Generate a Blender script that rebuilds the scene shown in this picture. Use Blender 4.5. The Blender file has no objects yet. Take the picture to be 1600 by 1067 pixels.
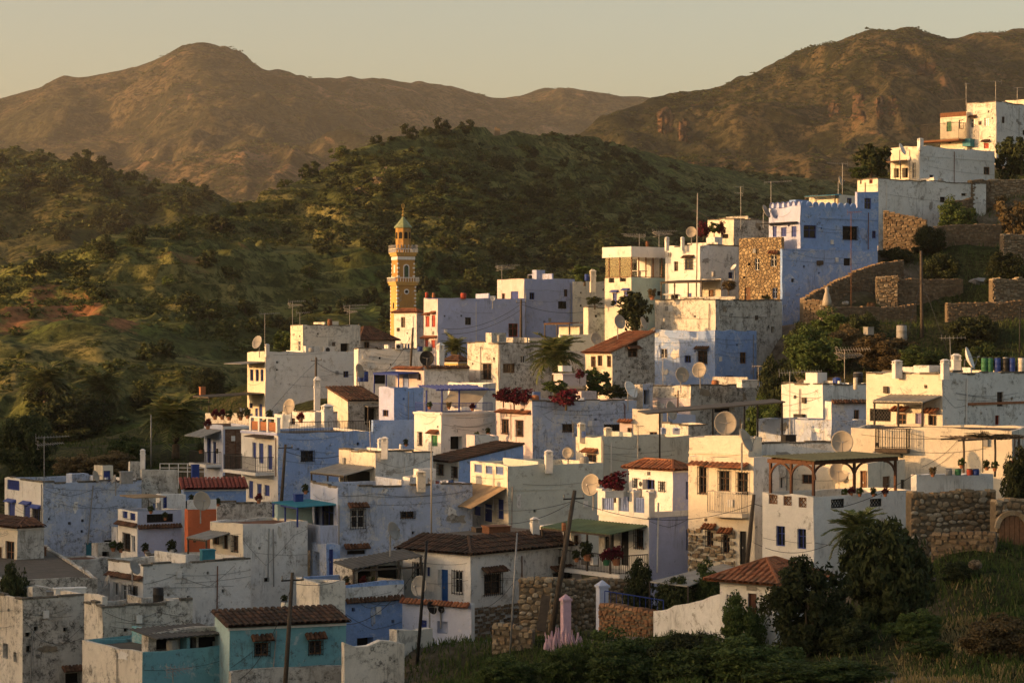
import bpy, math, random
import numpy as np
from mathutils import Vector, Matrix, Euler
R = math.radians
rnd = random.Random(7)
nrs = np.random.RandomState(11)
S = bpy.context.scene
COL = S.collection
# ---------------------------------------------------------------- camera
FPX = 3800.0                      # focal length measured in photograph pixels (1600 wide)
CU, CV = 800.0, 533.5             # level view: the optical axis meets the middle of the frame
cam = bpy.data.cameras.new('camera'); camo = bpy.data.objects.new('camera', cam); COL.objects.link(camo)
cam.sensor_width = 36.0; cam.lens = 36.0 * FPX / 1600.0
cam.clip_start = 0.5; cam.clip_end = 20000
camo.location = (0, 0, 0); camo.rotation_euler = (R(90), 0, 0)
S.camera = camo
# ---------------------------------------------------------------- light
SUN_EL, SUN_AZ = 9.0, 15.0        # degrees: height of the sun; how far it stands to the camera's side of due left
sun_dir = Vector((-math.cos(R(SUN_AZ)) * math.cos(R(SUN_EL)), -math.sin(R(SUN_AZ)) * math.cos(R(SUN_EL)), math.sin(R(SUN_EL))))
W = bpy.data.worlds.new('World'); S.world = W; W.use_nodes = True
nt = W.node_tree; nt.nodes.clear()
sky = nt.nodes.new('ShaderNodeTexSky'); sky.sky_type = 'NISHITA'; sky.sun_disc = False
sky.sun_elevation = R(SUN_EL); sky.sun_rotation = R(270 - SUN_AZ)
sky.altitude = 300; sky.air_density = 1.0; sky.dust_density = 4.0; sky.ozone_density = 0.6
tint = nt.nodes.new('ShaderNodeMix'); tint.data_type = 'RGBA'; tint.blend_type = 'MULTIPLY'
tint.inputs[0].default_value = 1.0
tint.inputs[7].default_value = (1.0, 0.875, 0.775, 1)
bg = nt.nodes.new('ShaderNodeBackground'); bg.inputs[1].default_value = 0.15
out = nt.nodes.new('ShaderNodeOutputWorld')
nt.links.new(sky.outputs[0], tint.inputs[6]); nt.links.new(tint.outputs[2], bg.inputs[0]); nt.links.new(bg.outputs[0], out.inputs[0])
sl = bpy.data.lights.new('sun', 'SUN'); sl.energy = 3.0; sl.angle = R(0.6); sl.color = (1.0, 0.54, 0.21)
so = bpy.data.objects.new('sun', sl); COL.objects.link(so)
so.rotation_euler = sun_dir.to_track_quat('Z', 'Y').to_euler(); so.location = (-200, 0, 200)
S.view_settings.view_transform = 'Standard'; S.view_settings.look = 'None'
S.view_settings.exposure = 0.84; S.view_settings.gamma = 1.0
S.cycles.use_denoising = True
S.cycles.max_bounces = 6; S.cycles.diffuse_bounces = 3; S.cycles.glossy_bounces = 2; S.cycles.transmission_bounces = 3
S.cycles.volume_bounces = 1; S.cycles.transparent_max_bounces = 8
S.cycles.caustics_reflective = False; S.cycles.caustics_refractive = False

# ---------------------------------------------------------------- helpers
FR = {'S': (0, 0, 1.0), 'Z1': (0, 680, 2.757), 'Z2': (350, 680, 2.757), 'Z3': (600, 680, 2.757), 'Z4': (900, 680, 2.757), 'Z5': (1200, 680, 2.757),
      'M1': (250, 440, 3.138), 'M2': (550, 440, 3.138), 'M3': (800, 440, 3.138), 'M4': (1050, 440, 3.557), 'M5': (1300, 440, 3.557),
      'M6': (900, 260, 4.446), 'M7': (1200, 120, 2.965), 'M8': (560, 300, 4.446)}
cur = FR['S']
def fr(k):
    "choose the measuring frame (an enlarged detail of the survey) that the next numbers are read in"
    global cur
    cur = FR[k]
def cu(u): return cur[0] + u / cur[2]
def cv(v): return cur[1] + v / cur[2]
def at(u, v, Y):
    "point of the place seen at u, v that lies Y metres from the camera plane"
    return Vector(((cu(u) - CU) * Y / FPX, Y, (CV - cv(v)) * Y / FPX))
def mpp(Y): return Y / FPX / cur[2]        # metres per frame pixel at distance Y

def link(o, parent=None):
    COL.objects.link(o)
    if parent is not None: o.parent = parent
    return o
def T(o, label, cat, group=None, kind=None):
    o['label'] = label; o['category'] = cat
    if group: o['group'] = group
    o['kind'] = kind or 'thing'
    return o
def empty(name, loc=(0, 0, 0), rz=0.0, parent=None):
    o = bpy.data.objects.new(name, None); o.empty_display_size = .3
    o.location = loc; o.rotation_euler = (0, 0, rz)
    return link(o, parent)

class MB:
    def __init__(s): s.v = []; s.f = []; s.m = []
    def quad(s, a, b, c, d, m=0):
        n = len(s.v); s.v += [tuple(a), tuple(b), tuple(c), tuple(d)]; s.f.append((n, n+1, n+2, n+3)); s.m.append(m)
    def tri(s, a, b, c, m=0):
        n = len(s.v); s.v += [tuple(a), tuple(b), tuple(c)]; s.f.append((n, n+1, n+2)); s.m.append(m)
    def hexa(s, p, m=0):
        "p: 4 bottom points then 4 top points, both counter-clockwise"
        n = len(s.v); s.v += [tuple(q) for q in p]
        for f in ((3,2,1,0), (4,5,6,7), (0,1,5,4), (1,2,6,5), (2,3,7,6), (3,0,4,7)):
            s.f.append(tuple(n+i for i in f)); s.m.append(m)
    def box(s, x0, x1, y0, y1, z0, z1, m=0):
        if x1 < x0: x0, x1 = x1, x0
        if y1 < y0: y0, y1 = y1, y0
        if z1 < z0: z0, z1 = z1, z0
        s.hexa([(x0,y0,z0),(x1,y0,z0),(x1,y1,z0),(x0,y1,z0),(x0,y0,z1),(x1,y0,z1),(x1,y1,z1),(x0,y1,z1)], m)
    def bar(s, a, b, w, h=None, m=0):
        "rectangular bar from a to b"
        a = Vector(a); b = Vector(b); d = b - a
        if d.length < 1e-6: return
        h = h or w; q = d.to_track_quat('Z', 'Y'); x = q @ Vector((w/2,0,0)); y = q @ Vector((0,h/2,0))
        s.hexa([a-x-y, a+x-y, a+x+y, a-x+y, b-x-y, b+x-y, b+x+y, b-x+y], m)
    def tube(s, pts, rad, n=6, m=0, cap=True):
        pts = [Vector(p) for p in pts]; k = len(pts)
        rads = rad if isinstance(rad, (list, tuple)) else [rad]*k
        base = len(s.v)
        for i, p in enumerate(pts):
            d = (pts[min(i+1,k-1)] - pts[max(i-1,0)])
            if d.length < 1e-9: d = Vector((0,0,1))
            q = d.to_track_quat('Z', 'Y')
            for j in range(n):
                a = 2*math.pi*j/n
                s.v.append(tuple(p + q @ Vector((math.cos(a)*rads[i], math.sin(a)*rads[i], 0))))
        for i in range(k-1):
            for j in range(n):
                a = base+i*n+j; b = base+i*n+(j+1)%n
                s.f.append((a, b, b+n, a+n)); s.m.append(m)
        if cap:
            s.f.append(tuple(base+j for j in range(n))[::-1]); s.m.append(m)
            s.f.append(tuple(base+(k-1)*n+j for j in range(n))); s.m.append(m)
    def lathe(s, prof, n=16, c=(0,0,0), m=0, ph=0.0):
        "prof: (radius, z) from bottom to top"
        base = len(s.v); k = len(prof)
        for r, z in prof:
            for j in range(n):
                a = 2*math.pi*j/n + ph
                s.v.append((c[0]+r*math.cos(a), c[1]+r*math.sin(a), c[2]+z))
        for i in range(k-1):
            for j in range(n):
                a = base+i*n+j; b = base+i*n+(j+1)%n
                s.f.append((a, b, b+n, a+n)); s.m.append(m)
        s.f.append(tuple(base+j for j in range(n))[::-1]); s.m.append(m)
        s.f.append(tuple(base+(k-1)*n+j for j in range(n))); s.m.append(m)
    def mesh(s, name, mats):
        me = bpy.data.meshes.new(name); me.from_pydata(s.v, [], s.f)
        for x in (mats if isinstance(mats, (list, tuple)) else [mats]): me.materials.append(x)
        if any(s.m): me.polygons.foreach_set('material_index', s.m)
        me.update(); return me
    def build(s, name, mats, parent=None, smooth=False, loc=None, rot=None):
        if not s.f: return None
        me = s.mesh(name, mats)
        if smooth: me.polygons.foreach_set('use_smooth', [True]*len(me.polygons))
        o = bpy.data.objects.new(name, me)
        if loc is not None: o.location = loc
        if rot is not None: o.rotation_euler = rot
        return link(o, parent)
def np_mesh(name, V, F, mats, smooth=False, mi=None):
    V = np.ascontiguousarray(V, np.float32); F = np.ascontiguousarray(F, np.int32)
    me = bpy.data.meshes.new(name); k = F.shape[1]
    me.vertices.add(len(V)); me.vertices.foreach_set('co', V.ravel())
    me.loops.add(F.size); me.loops.foreach_set('vertex_index', F.ravel())
    me.polygons.add(len(F)); me.polygons.foreach_set('loop_start', np.arange(0, F.size, k, dtype=np.int32))
    me.polygons.foreach_set('loop_total', np.full(len(F), k, np.int32))
    if smooth: me.polygons.foreach_set('use_smooth', np.ones(len(F), bool))
    for x in (mats if isinstance(mats, (list, tuple)) else [mats]): me.materials.append(x)
    if mi is not None: me.polygons.foreach_set('material_index', np.asarray(mi, np.int32))
    me.update(calc_edges=True); me.validate(); return me
def grid_faces(nr, nc):
    i = np.arange(nr-1)[:, None]*nc + np.arange(nc-1)[None, :]
    return np.stack([i, i+1, i+nc+1, i+nc], -1).reshape(-1, 4)

# noise (numpy)
def _h(ix, iy, seed):
    n = (ix.astype(np.int64)*374761393 + iy.astype(np.int64)*668265263 + seed*1274126177) & 0xffffffff
    n = ((n ^ (n >> 13)) * 1274126177) & 0xffffffff
    n = (n ^ (n >> 16)) & 0xffffff
    return n / float(0xffffff)
def vnoise(x, y, seed=0):
    x = np.asarray(x, float); y = np.asarray(y, float)
    ix = np.floor(x); iy = np.floor(y); fx = x-ix; fy = y-iy
    fx = fx*fx*fx*(fx*(fx*6-15)+10); fy = fy*fy*fy*(fy*(fy*6-15)+10)
    a = _h(ix,iy,seed); b = _h(ix+1,iy,seed); c = _h(ix,iy+1,seed); d = _h(ix+1,iy+1,seed)
    return (a+(b-a)*fx)+((c+(d-c)*fx)-(a+(b-a)*fx))*fy
def fbm(x, y, o=4, seed=0, ridged=False):
    t = 0; amp = .5; x = np.asarray(x, float); y = np.asarray(y, float)
    for i in range(o):
        n = vnoise(x, y, seed+i*17)*2-1
        if ridged: n = 1-2*np.abs(n)
        t = t + amp*n; x = x*2.03+13.7; y = y*2.03+7.1; amp *= .5
    return t
def poly(x, pts):
    p = sorted(pts); return np.interp(x, [a for a, b in p], [b for a, b in p])

# ---------------------------------------------------------------- materials
MATS = {}
def new_mat(name):
    m = bpy.data.materials.new(name); m.use_nodes = True; MATS[name] = m
    n = m.node_tree; b = n.nodes['Principled BSDF']; return m, n, b
def N(n, t, **k):
    x = n.nodes.new(t)
    for a, v in k.items():
        if isinstance(a, str) and a.startswith('i'): x.inputs[int(a[1:])].default_value = v
        else: setattr(x, a, v)
    return x
def ramp(n, src, stops):
    r = n.nodes.new('ShaderNodeValToRGB'); e = r.color_ramp.elements
    while len(e) < len(stops): e.new(0.5)
    for i, (p, c) in enumerate(stops):
        e[i].position = p; e[i].color = c if len(c) == 4 else (*c, 1)
    n.links.new(src, r.inputs[0]); return r.outputs[0]
def mixc(n, fac, a, b, mode='MIX'):
    x = n.nodes.new('ShaderNodeMix'); x.data_type = 'RGBA'; x.blend_type = mode
    for i, s in ((0, fac), (6, a), (7, b)):
        if isinstance(s, (int, float)): x.inputs[i].default_value = s
        elif isinstance(s, tuple): x.inputs[i].default_value = s if len(s) == 4 else (*s, 1)
        else: n.links.new(s, x.inputs[i])
    return x.outputs[2]
def noise(n, vec, scale, detail=4, rough=.55, dist=0.0):
    x = n.nodes.new('ShaderNodeTexNoise'); x.inputs['Scale'].default_value = scale; x.inputs['Detail'].default_value = detail
    x.inputs['Roughness'].default_value = rough; x.inputs['Distortion'].default_value = dist
    n.links.new(vec, x.inputs['Vector']); return x.outputs['Fac']
def mapv(n, vec, sc=(1,1,1), loc=(0,0,0)):
    x = n.nodes.new('ShaderNodeMapping'); x.inputs['Scale'].default_value = sc; x.inputs['Location'].default_value = loc
    n.links.new(vec, x.inputs['Vector']); return x.outputs[0]
def coords(n, which='Object'): return n.nodes.new('ShaderNodeTexCoord').outputs[which]
def bump(n, b, h, strength=.4, dist=.05):
    x = n.nodes.new('ShaderNodeBump'); x.inputs['Strength'].default_value = strength; x.inputs['Distance'].default_value = dist
    n.links.new(h, x.inputs['Height']); n.links.new(x.outputs[0], b.inputs['Normal'])
GREY = (.5,.5,.5,1)
def plain(name, col, rough=.7, var=.25, scale=3.0, metal=0.0, spec=.3):
    "painted or bare material with blotchy tone and slight grain"
    if name in MATS: return MATS[name]
    m, n, b = new_mat(name); c = coords(n)
    f = noise(n, c, scale, 5, .65)
    dark = tuple(x*(1-var) for x in col); lite = tuple(min(1, x*(1+var*.6)) for x in col)
    n.links.new(ramp(n, f, [(.3, dark), (.7, lite)]), b.inputs['Base Color'])
    b.inputs['Roughness'].default_value = rough; b.inputs['Metallic'].default_value = metal; b.inputs['Specular IOR Level'].default_value = spec
    bump(n, b, noise(n, c, scale*8, 3), .25, .01)
    return m
def plaster(name, col, under=(.36,.33,.28), dirt=(.085,.078,.065), stain=.5, peel=.3, seed=0.0, second=None):
    "old limewashed render: blotches, rain streaks, mould and flaked patches"
    m, n, b = new_mat(name); c = mapv(n, coords(n), loc=(seed*7.3, seed*3.1, seed*1.7))
    oi = n.nodes.new('ShaderNodeObjectInfo'); mu = N(n, 'ShaderNodeVectorMath', operation='SCALE'); mu.inputs['Scale'].default_value = 61.0
    cb = n.nodes.new('ShaderNodeCombineXYZ'); n.links.new(oi.outputs['Random'], cb.inputs[0]); n.links.new(oi.outputs['Random'], cb.inputs[2]); n.links.new(cb.outputs[0], mu.inputs[0])
    ad = N(n, 'ShaderNodeVectorMath', operation='ADD'); n.links.new(c, ad.inputs[0]); n.links.new(mu.outputs[0], ad.inputs[1]); c = ad.outputs[0]
    big = noise(n, c, .35, 5, .6); mid = noise(n, c, 1.6, 6, .7, .4); fine = noise(n, c, 9, 4, .7)
    warm = tuple(x*y for x, y in zip(col, (.86,.84,.80)))
    base = mixc(n, ramp(n, big, [(.35, (0,0,0)), (.65, (1,1,1))]), col, second or warm)
    base = mixc(n, ramp(n, mid, [(.42, (0,0,0)), (.72, (.6,.6,.6))]), base, tuple(x*.74 for x in col))
    area = ramp(n, noise(n, mapv(n, c, loc=(31, 17, 53)), .45, 3, .5), [(.60-.16*stain, (0,0,0)), (.70-.14*stain, (1,1,1))])
    # flaked paint: ragged small-grained edges, strongest in some areas of the wall
    pk = noise(n, c, .8, 14, .82, .35)
    pf = ramp(n, pk, [(.585-.10*peel, (0,0,0)), (.61-.10*peel, (.85,.85,.85))])
    base = mixc(n, pf, base, under)
    # rain streaks, only where damp runs down
    st = noise(n, mapv(n, c, sc=(1.9, 1.9, .34)), 1.0, 12, .82, 1.8)
    sf = N(n, 'ShaderNodeMath', operation='MULTIPLY'); n.links.new(ramp(n, st, [(.48, (0,0,0)), (.62, (.7,.7,.7))]), sf.inputs[0]); n.links.new(area, sf.inputs[1])
    base = mixc(n, sf.outputs[0], base, dirt)
    # mould spots and knocks
    sp = noise(n, c, 3.2, 14, .86, .3)
    area2 = ramp(n, noise(n, mapv(n, c, loc=(77, 5, 21)), .7, 5, .65), [(.52-.10*stain, (.0,.0,.0)), (.62-.10*stain, (1,1,1))])
    sm = N(n, 'ShaderNodeMath', operation='MULTIPLY'); n.links.new(ramp(n, sp, [(.575-.085*stain, (0,0,0)), (.625-.085*stain, (.9,.9,.9))]), sm.inputs[0]); n.links.new(area2, sm.inputs[1])
    base = mixc(n, sm.outputs[0], base, dirt)
    base = mixc(n, ramp(n, fine, [(.30, (.5,.5,.5)), (.55, (0,0,0))]), base, tuple(x*.75 for x in col))
    n.links.new(base, b.inputs['Base Color']); b.inputs['Roughness'].default_value = .92; b.inputs['Specular IOR Level'].default_value = .12
    hgt = N(n, 'ShaderNodeMath', operation='ADD'); n.links.new(mid, hgt.inputs[0]); n.links.new(pk, hgt.inputs[1])
    bump(n, b, hgt.outputs[0], .6, .06)
    return m
def island_mat(name, cols, rough=.85, moss=None, scale=1.5):
    "each separate tile or stone takes its own tone"
    m, n, b = new_mat(name); g = n.nodes.new('ShaderNodeNewGeometry'); c = coords(n)
    k = len(cols); base = ramp(n, g.outputs['Random Per Island'], [(i/(k-1), x) for i, x in enumerate(cols)])
    f = noise(n, c, scale, 6, .7)
    if moss: base = mixc(n, ramp(n, f, [(.48, (0,0,0)), (.62, (.85,.85,.85))]), base, moss)
    f2 = noise(n, c, 14, 4, .7)
    base = mixc(n, ramp(n, f2, [(.3, (.6,.6,.6)), (.6, (0,0,0))]), base, tuple(x*.45 for x in cols[0]))
    n.links.new(base, b.inputs['Base Color']); b.inputs['Roughness'].default_value = rough; b.inputs['Specular IOR Level'].default_value = .15
    bump(n, b, f2, .5, .02)
    return m
def leaf_mat(name, a, b_, c_=None, trans=.25):
    m, n, b = new_mat(name); g = n.nodes.new('ShaderNodeNewGeometry'); oi = n.nodes.new('ShaderNodeObjectInfo')
    base = ramp(n, g.outputs['Random Per Island'], [(0, a), (.6, b_), (1, c_ or b_)])
    hs = n.nodes.new('ShaderNodeHueSaturation'); n.links.new(base, hs.inputs['Color'])
    mr = N(n, 'ShaderNodeMapRange'); mr.inputs[3].default_value = .65; mr.inputs[4].default_value = 1.25
    n.links.new(oi.outputs['Random'], mr.inputs[0]); n.links.new(mr.outputs[0], hs.inputs['Value'])
    n.links.new(hs.outputs[0], b.inputs['Base Color']); b.inputs['Roughness'].default_value = .75; b.inputs['Specular IOR Level'].default_value = .15
    tr = n.nodes.new('ShaderNodeBsdfTranslucent'); n.links.new(hs.outputs[0], tr.inputs[0])
    mx = n.nodes.new('ShaderNodeMixShader'); mx.inputs[0].default_value = trans
    n.links.new(b.outputs[0], mx.inputs[1]); n.links.new(tr.outputs[0], mx.inputs[2])
    n.links.new(mx.outputs[0], n.nodes['Material Output'].inputs[0])
    return m
def land_mat(name, green, dry, scrub, soil, sc=1.0, soil_amt=.5, bumpd=1.0):
    "hillside: grass, dry grass, scrub and bare red earth, mixed by place and steepness"
    m, n, b = new_mat(name); c = coords(n)
    big = noise(n, c, .012*sc, 5, .6, .5); mid = noise(n, c, .06*sc, 8, .7, .6); fine = noise(n, c, .5*sc, 6, .75)
    base = mixc(n, ramp(n, big, [(.38, (0,0,0)), (.62, (1,1,1))]), green, dry)
    base = mixc(n, ramp(n, mid, [(.46, (0,0,0)), (.56, (.9,.9,.9))]), base, scrub)
    base = mixc(n, ramp(n, fine, [(.43, (.9,.9,.9)), (.54, (0,0,0))]), base, tuple(x*.5 for x in scrub))
    s2 = noise(n, mapv(n, c, loc=(91,37,5)), .035*sc, 8, .75, 1.0)
    base = mixc(n, ramp(n, s2, [(.70-.16*soil_amt, (0,0,0)), (.76-.14*soil_amt, (.85,.85,.85))]), base, soil)
    n.links.new(base, b.inputs['Base Color']); b.inputs['Roughness'].default_value = .95; b.inputs['Specular IOR Level'].default_value = .05
    hh = N(n, 'ShaderNodeMath', operation='ADD'); n.links.new(mid, hh.inputs[0]); n.links.new(fine, hh.inputs[1])
    bump(n, b, hh.outputs[0], .8, bumpd)
    return m
# ================================================================ LANDSCAPE
m_hill = land_mat('hill_ground', (.115,.145,.038), (.22,.19,.072), (.062,.074,.024), (.25,.135,.07), 1.0, .6, 1.0)
m_hill2 = land_mat('hill_ground_farther', (.085,.10,.03), (.17,.135,.056), (.045,.054,.019), (.22,.12,.06), .8, .5, 1.5)
m_mount = land_mat('mountain_ground', (.085,.078,.038), (.20,.14,.075), (.034,.036,.018), (.30,.185,.11), .22, .75, 9.0)
m_mount2 = land_mat('mountain_ground_near', (.075,.07,.032), (.16,.115,.056), (.028,.032,.014), (.26,.145,.08), .35, .6, 6.0)
m_near = land_mat('bank_ground', (.035,.055,.015), (.10,.085,.035), (.022,.028,.010), (.14,.085,.05), 6.0, .3, .15)
m_path = plain('path_dirt', (.16,.125,.09), .95, .35, 1.2)

HILLS = {}
def hill(name, prof, yr, base, yb, mat, u_rng, nu, nv, amp, wl, terr=0.0, seed=0, ease=1.0, back=.35, gully=0.0):
    us = np.linspace(u_rng[0], u_rng[1], nu); vr = poly(us, prof); Yr = poly(us, yr); vb = poly(us, base); Yb = poly(us, yb)
    # smooth the outline a little
    k = np.hanning(9); k /= k.sum()
    sm = lambda a: np.convolve(np.pad(a, 4, mode='edge'), k, mode='valid')
    vr, Yr, vb, Yb = map(sm, (vr, Yr, vb, Yb))
    tf = np.linspace(0, 1, nv); tb = np.linspace(0, 1, max(6, nv//6))[1:]
    Xs = []; Ys = []; Zs = []
    for t in tf:
        Y = Yb+(Yr-Yb)*t; v = vb+(vr-vb)*t**ease
        X = (us-CU)*Y/FPX; Z = (CV-v)*Y/FPX
        w = 1-.88*t**5
        nz = fbm(X/wl, Y/wl, 5, seed)*1.0+fbm(X/wl*.8+9, Y/wl*.35, 4, seed+5, True)*.7
        Z = Z+amp*nz*w*min(1, t*6+.15)
        Z = Z+amp*.22*fbm(X/wl*5, Y/wl*5, 4, seed+60, True)*(1-.7*t**4)
        if gully: Z = Z-gully*np.abs(fbm(X/wl*3.2+fbm(X/wl*2, Y/wl*2, 3, seed+8)*.8, Y/wl*.55, 4, seed+90))*2*(1-.75*t**3)*min(1, t*4)
        if terr:
            st = terr*(1+.35*fbm(X/60, Y/60, 2, seed+77)); q = Z/st; fq = q-np.floor(q)
            fq2 = np.clip((fq-.5)*3.0+.5, 0, 1)
            msk = np.clip(fbm(X/70, Y/70, 3, seed+31)*2.5+.7, 0, 1)*.92
            Z = Z+(fq2-fq)*st*msk
        Xs.append(X); Ys.append(Y); Zs.append(Z)
    Zt = Zs[-1]; H = np.maximum(Zt-Zs[0], 10)
    for t in tb:
        Y = Yr*(1+back*t); X = (us-CU)*Y/FPX
        Z = Zt*Y/Yr - H*(1-np.cos(t*math.pi/2))*1.0 - t*Zt*(Y/Yr-1) - t*amp
        Xs.append(X); Ys.append(Y); Zs.append(Z)
    X = np.array(Xs); Y = np.array(Ys); Z = np.array(Zs); nr = len(Xs)
    me = np_mesh(name, np.stack([X, Y, Z], -1).reshape(-1, 3), grid_faces(nr, nu), mat, True)
    o = link(bpy.data.objects.new(name, me)); o['kind'] = 'structure'
    HILLS[name] = (us, tf, X[:nv], Y[:nv], Z[:nv])
    return o
def on_hill(name, u, t):
    us, tf, X, Y, Z = HILLS[name]
    i = min(max(int(np.searchsorted(tf, t)), 0), len(tf)-1); j = min(max(int(np.searchsorted(us, u)), 0), len(us)-1)
    return Vector((X[i, j], Y[i, j], Z[i, j]))
def on_hill_v(name, u, v):
    "where the line of sight through photograph pixel u, v first meets the hill"
    us, tf, X, Y, Z = HILLS[name]
    j = min(max(int(np.searchsorted(us, u)), 0), len(us)-1)
    vv = CV-Z[:, j]*FPX/Y[:, j]; i = int(np.argmax(vv <= v)) if (vv <= v).any() else len(tf)-1
    return Vector((X[i, j], Y[i, j], Z[i, j]))

o = hill('mountain', [(-700,250),(-300,205),(-120,180),(0,155),(40,142),(90,124),(150,119),(205,112),(230,100),(265,86),(300,73),(320,74),(352,82),(380,86),(415,101),(450,110),(500,114),(560,115),(600,121),(640,119),(690,126),(740,134),(785,146),(820,144),(870,137),(905,142),(940,149),(985,147),(1020,151),(1080,165),(1200,200),(1500,230),(2300,250)],
     [(-700,4300),(0,4000),(300,3900),(600,4200),(860,4500),(2300,4800)], [(-700,420),(0,400),(300,380),(700,330),(1000,300),(2300,330)], [(-700,2300),(0,2300),(400,2350),(900,2500),(2300,3000)],
     m_mount, (-450, 1900), 420, 190, 90, 560, seed=3, ease=.85, gully=58); o['label'] = 'hazy far mountain ridge with reddish bare slopes'
o = hill('mountain_nearer', [(500,340),(700,285),(780,258),(870,214),(900,200),(925,188),(960,172),(1000,158),(1040,146),(1075,141),(1120,139),(1145,126),(1180,113),(1250,88),(1290,73),(1330,60),(1360,49),(1390,45),(1430,49),(1470,55),(1540,58),(1580,52),(1620,50),(1800,40),(2000,60),(2600,120)],
     [(500,1500),(900,1750),(1200,2100),(1400,2200),(1700,2300),(2600,2300)], [(500,420),(900,330),(1300,330),(1600,330),(2600,330)], [(500,1150),(900,1200),(1300,1300),(2600,1400)],
     m_mount2, (500, 2300), 380, 200, 44, 280, seed=23, ease=.9, gully=28)
o = hill('hill_farther', [(-900,260),(-500,215),(-200,212),(0,228),(60,236),(130,247),(180,262),(230,276),(290,287),(345,296),(420,330),(600,400),(800,440)],
     [(-900,1250),(0,1100),(300,950),(800,900)], [(-900,520),(0,500),(300,470),(800,470)], [(-900,620),(0,620),(800,680)],
     m_hill2, (-900, 800), 260, 120, 10, 120, seed=41, ease=.8, gully=10)
o = hill('hill', [(-900,640),(-500,590),(-200,510),(-60,455),(0,432),(60,412),(110,398),(150,380),(200,366),(250,357),(300,345),(350,330),(400,312),(450,290),(490,272),(520,255),(560,236),(600,221),(650,206),(700,198),(735,201),(770,207),(830,212),(870,210),(910,216),(960,226),(1010,238),(1060,250),(1130,262),(1200,272),(1300,282),(1400,300),(1600,330),(2000,360)],
     [(-900,400),(-200,430),(0,450),(150,480),(350,560),(500,640),(700,720),(900,830),(1300,1050),(2000,1350)],
     [(-900,840),(-200,800),(0,770),(300,700),(600,640),(900,560),(1300,470),(2000,450)], [(-900,240),(-200,270),(0,285),(300,300),(600,330),(900,380),(1300,520),(2000,700)],
     m_hill, (-900, 2000), 620, 330, 6.5, 75, terr=3.4, seed=57, ease=.82, gully=2.2)

# bare red earth scars on the spur flank (the soil itself is red there)
n = m_hill.node_tree; b_ = n.nodes['Principled BSDF']; old = b_.inputs['Base Color'].links[0].from_socket; c_ = coords(n)
for (u_, v_, r_) in ((128, 492, 9.0), (95, 485, 7.0), (190, 508, 6.0), (20, 505, 8.0), (60, 470, 6.0)):
    p_ = on_hill_v('hill', u_, v_); vd = n.nodes.new('ShaderNodeVectorMath'); vd.operation = 'DISTANCE'; n.links.new(mapv(n, c_, sc=(1.5, .35, .8)), vd.inputs[0]); vd.inputs[1].default_value = (p_.x*1.5, p_.y*.35, p_.z*.8)
    ns = noise(n, mapv(n, c_, loc=(u_, v_, 3)), .22, 10, .75, 1.2); mm = N(n, 'ShaderNodeMath', operation='MULTIPLY_ADD'); n.links.new(ns, mm.inputs[0]); mm.inputs[1].default_value = r_*2.6; n.links.new(vd.outputs['Value'], mm.inputs[2])
    dv = N(n, 'ShaderNodeMath', operation='DIVIDE'); n.links.new(mm.outputs[0], dv.inputs[0]); dv.inputs[1].default_value = r_*4
    soil = ramp(n, noise(n, c_, .6, 6, .7), [(.35, (.13,.06,.03)), (.6, (.34,.155,.075))]); old = mixc(n, ramp(n, dv.outputs[0], [(.40, (.9,.9,.9)), (.50, (0,0,0))]), old, soil)
n.links.new(old, b_.inputs['Base Color'])

# ---- slope the village stands on: smooth surface through surveyed ground points (filled in further down by the house bases)
GP = []                                     # (x, y, z, weight)
def gpt(u, v, Y, w=1.0):
    p = at(u, v, Y); GP.append((p.x, p.y, p.z, w))
fr('S')
for u, v, Y in ((1560,842,119),(1590,880,112),(1590,960,100),(1500,1000,95),(1560,1067,84),(1400,1060,86),(1300,1067,88),(1300,960,102),(1200,985,108),(1000,1075,100),(1000,1000,112),
                (850,1067,104),(700,1067,108),(650,985,121),(720,965,123),(820,992,121),(900,985,120),(950,975,121),(1050,985,116),(1120,985,114),(560,1075,112),(300,1130,110),(60,1130,115),(-100,1100,118),
                (100,745,196),(250,730,200),(300,722,205),(270,690,235),(350,640,250),(-80,770,210),(-200,800,230),(330,690,225),(0,790,255),(150,775,262),(0,800,300),(150,785,300),(300,735,300),(-200,820,300),(400,705,310),(60,800,340),(250,780,340),
                (1290,560,205),(1250,590,195),(1340,560,200),(1420,545,205),(1500,560,195),(1590,555,195),(1300,500,214),(1400,500,218),(1500,500,220),(1590,500,220),(1450,440,228),(1560,440,228),(1330,440,224),
                (1500,380,242),(1590,380,244),(1400,400,236),(1590,300,262),(1500,320,256),(1650,560,190),(1700,420,225),(1700,700,150),(1700,900,110),(1750,250,280),
                (700,545,300),(600,560,310),(900,500,300),(1000,470,290),(1100,420,290),(1200,380,300),(1350,310,310),(1500,290,330)):
    gpt(u, v, Y)
for x, y, z in ((0,60,-24),(-40,60,-26),(40,60,-18),(0,20,-9),(-40,0,-10),(40,10,-6),(0,-10,-2.2),(0,-60,3),(80,70,-5),(80,0,0),(-90,60,-26),(-90,120,-22),(-90,180,-14),(90,150,5),(110,220,22),(-100,0,-10),(100,300,40),(-100,280,-14)):
    GP.append((x, y, z, 1.0))
def ground_z(x, y):
    g = np.array(GP); x = np.atleast_1d(np.asarray(x, float)); y = np.atleast_1d(np.asarray(y, float))
    out = np.zeros(x.shape).ravel(); xf = x.ravel(); yf = y.ravel()
    for i in range(0, len(xf), 4000):
        dx = xf[i:i+4000, None]-g[None, :, 0]; dy = (yf[i:i+4000, None]-g[None, :, 1])
        d2 = dx*dx+dy*dy; w = g[None, :, 3]/(d2+6.0)**1.9
        out[i:i+4000] = (w*g[None, :, 2]).sum(1)/w.sum(1)
    return out.reshape(x.shape)
def gz(x, y): return float(ground_z([x], [y])[0])

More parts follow.
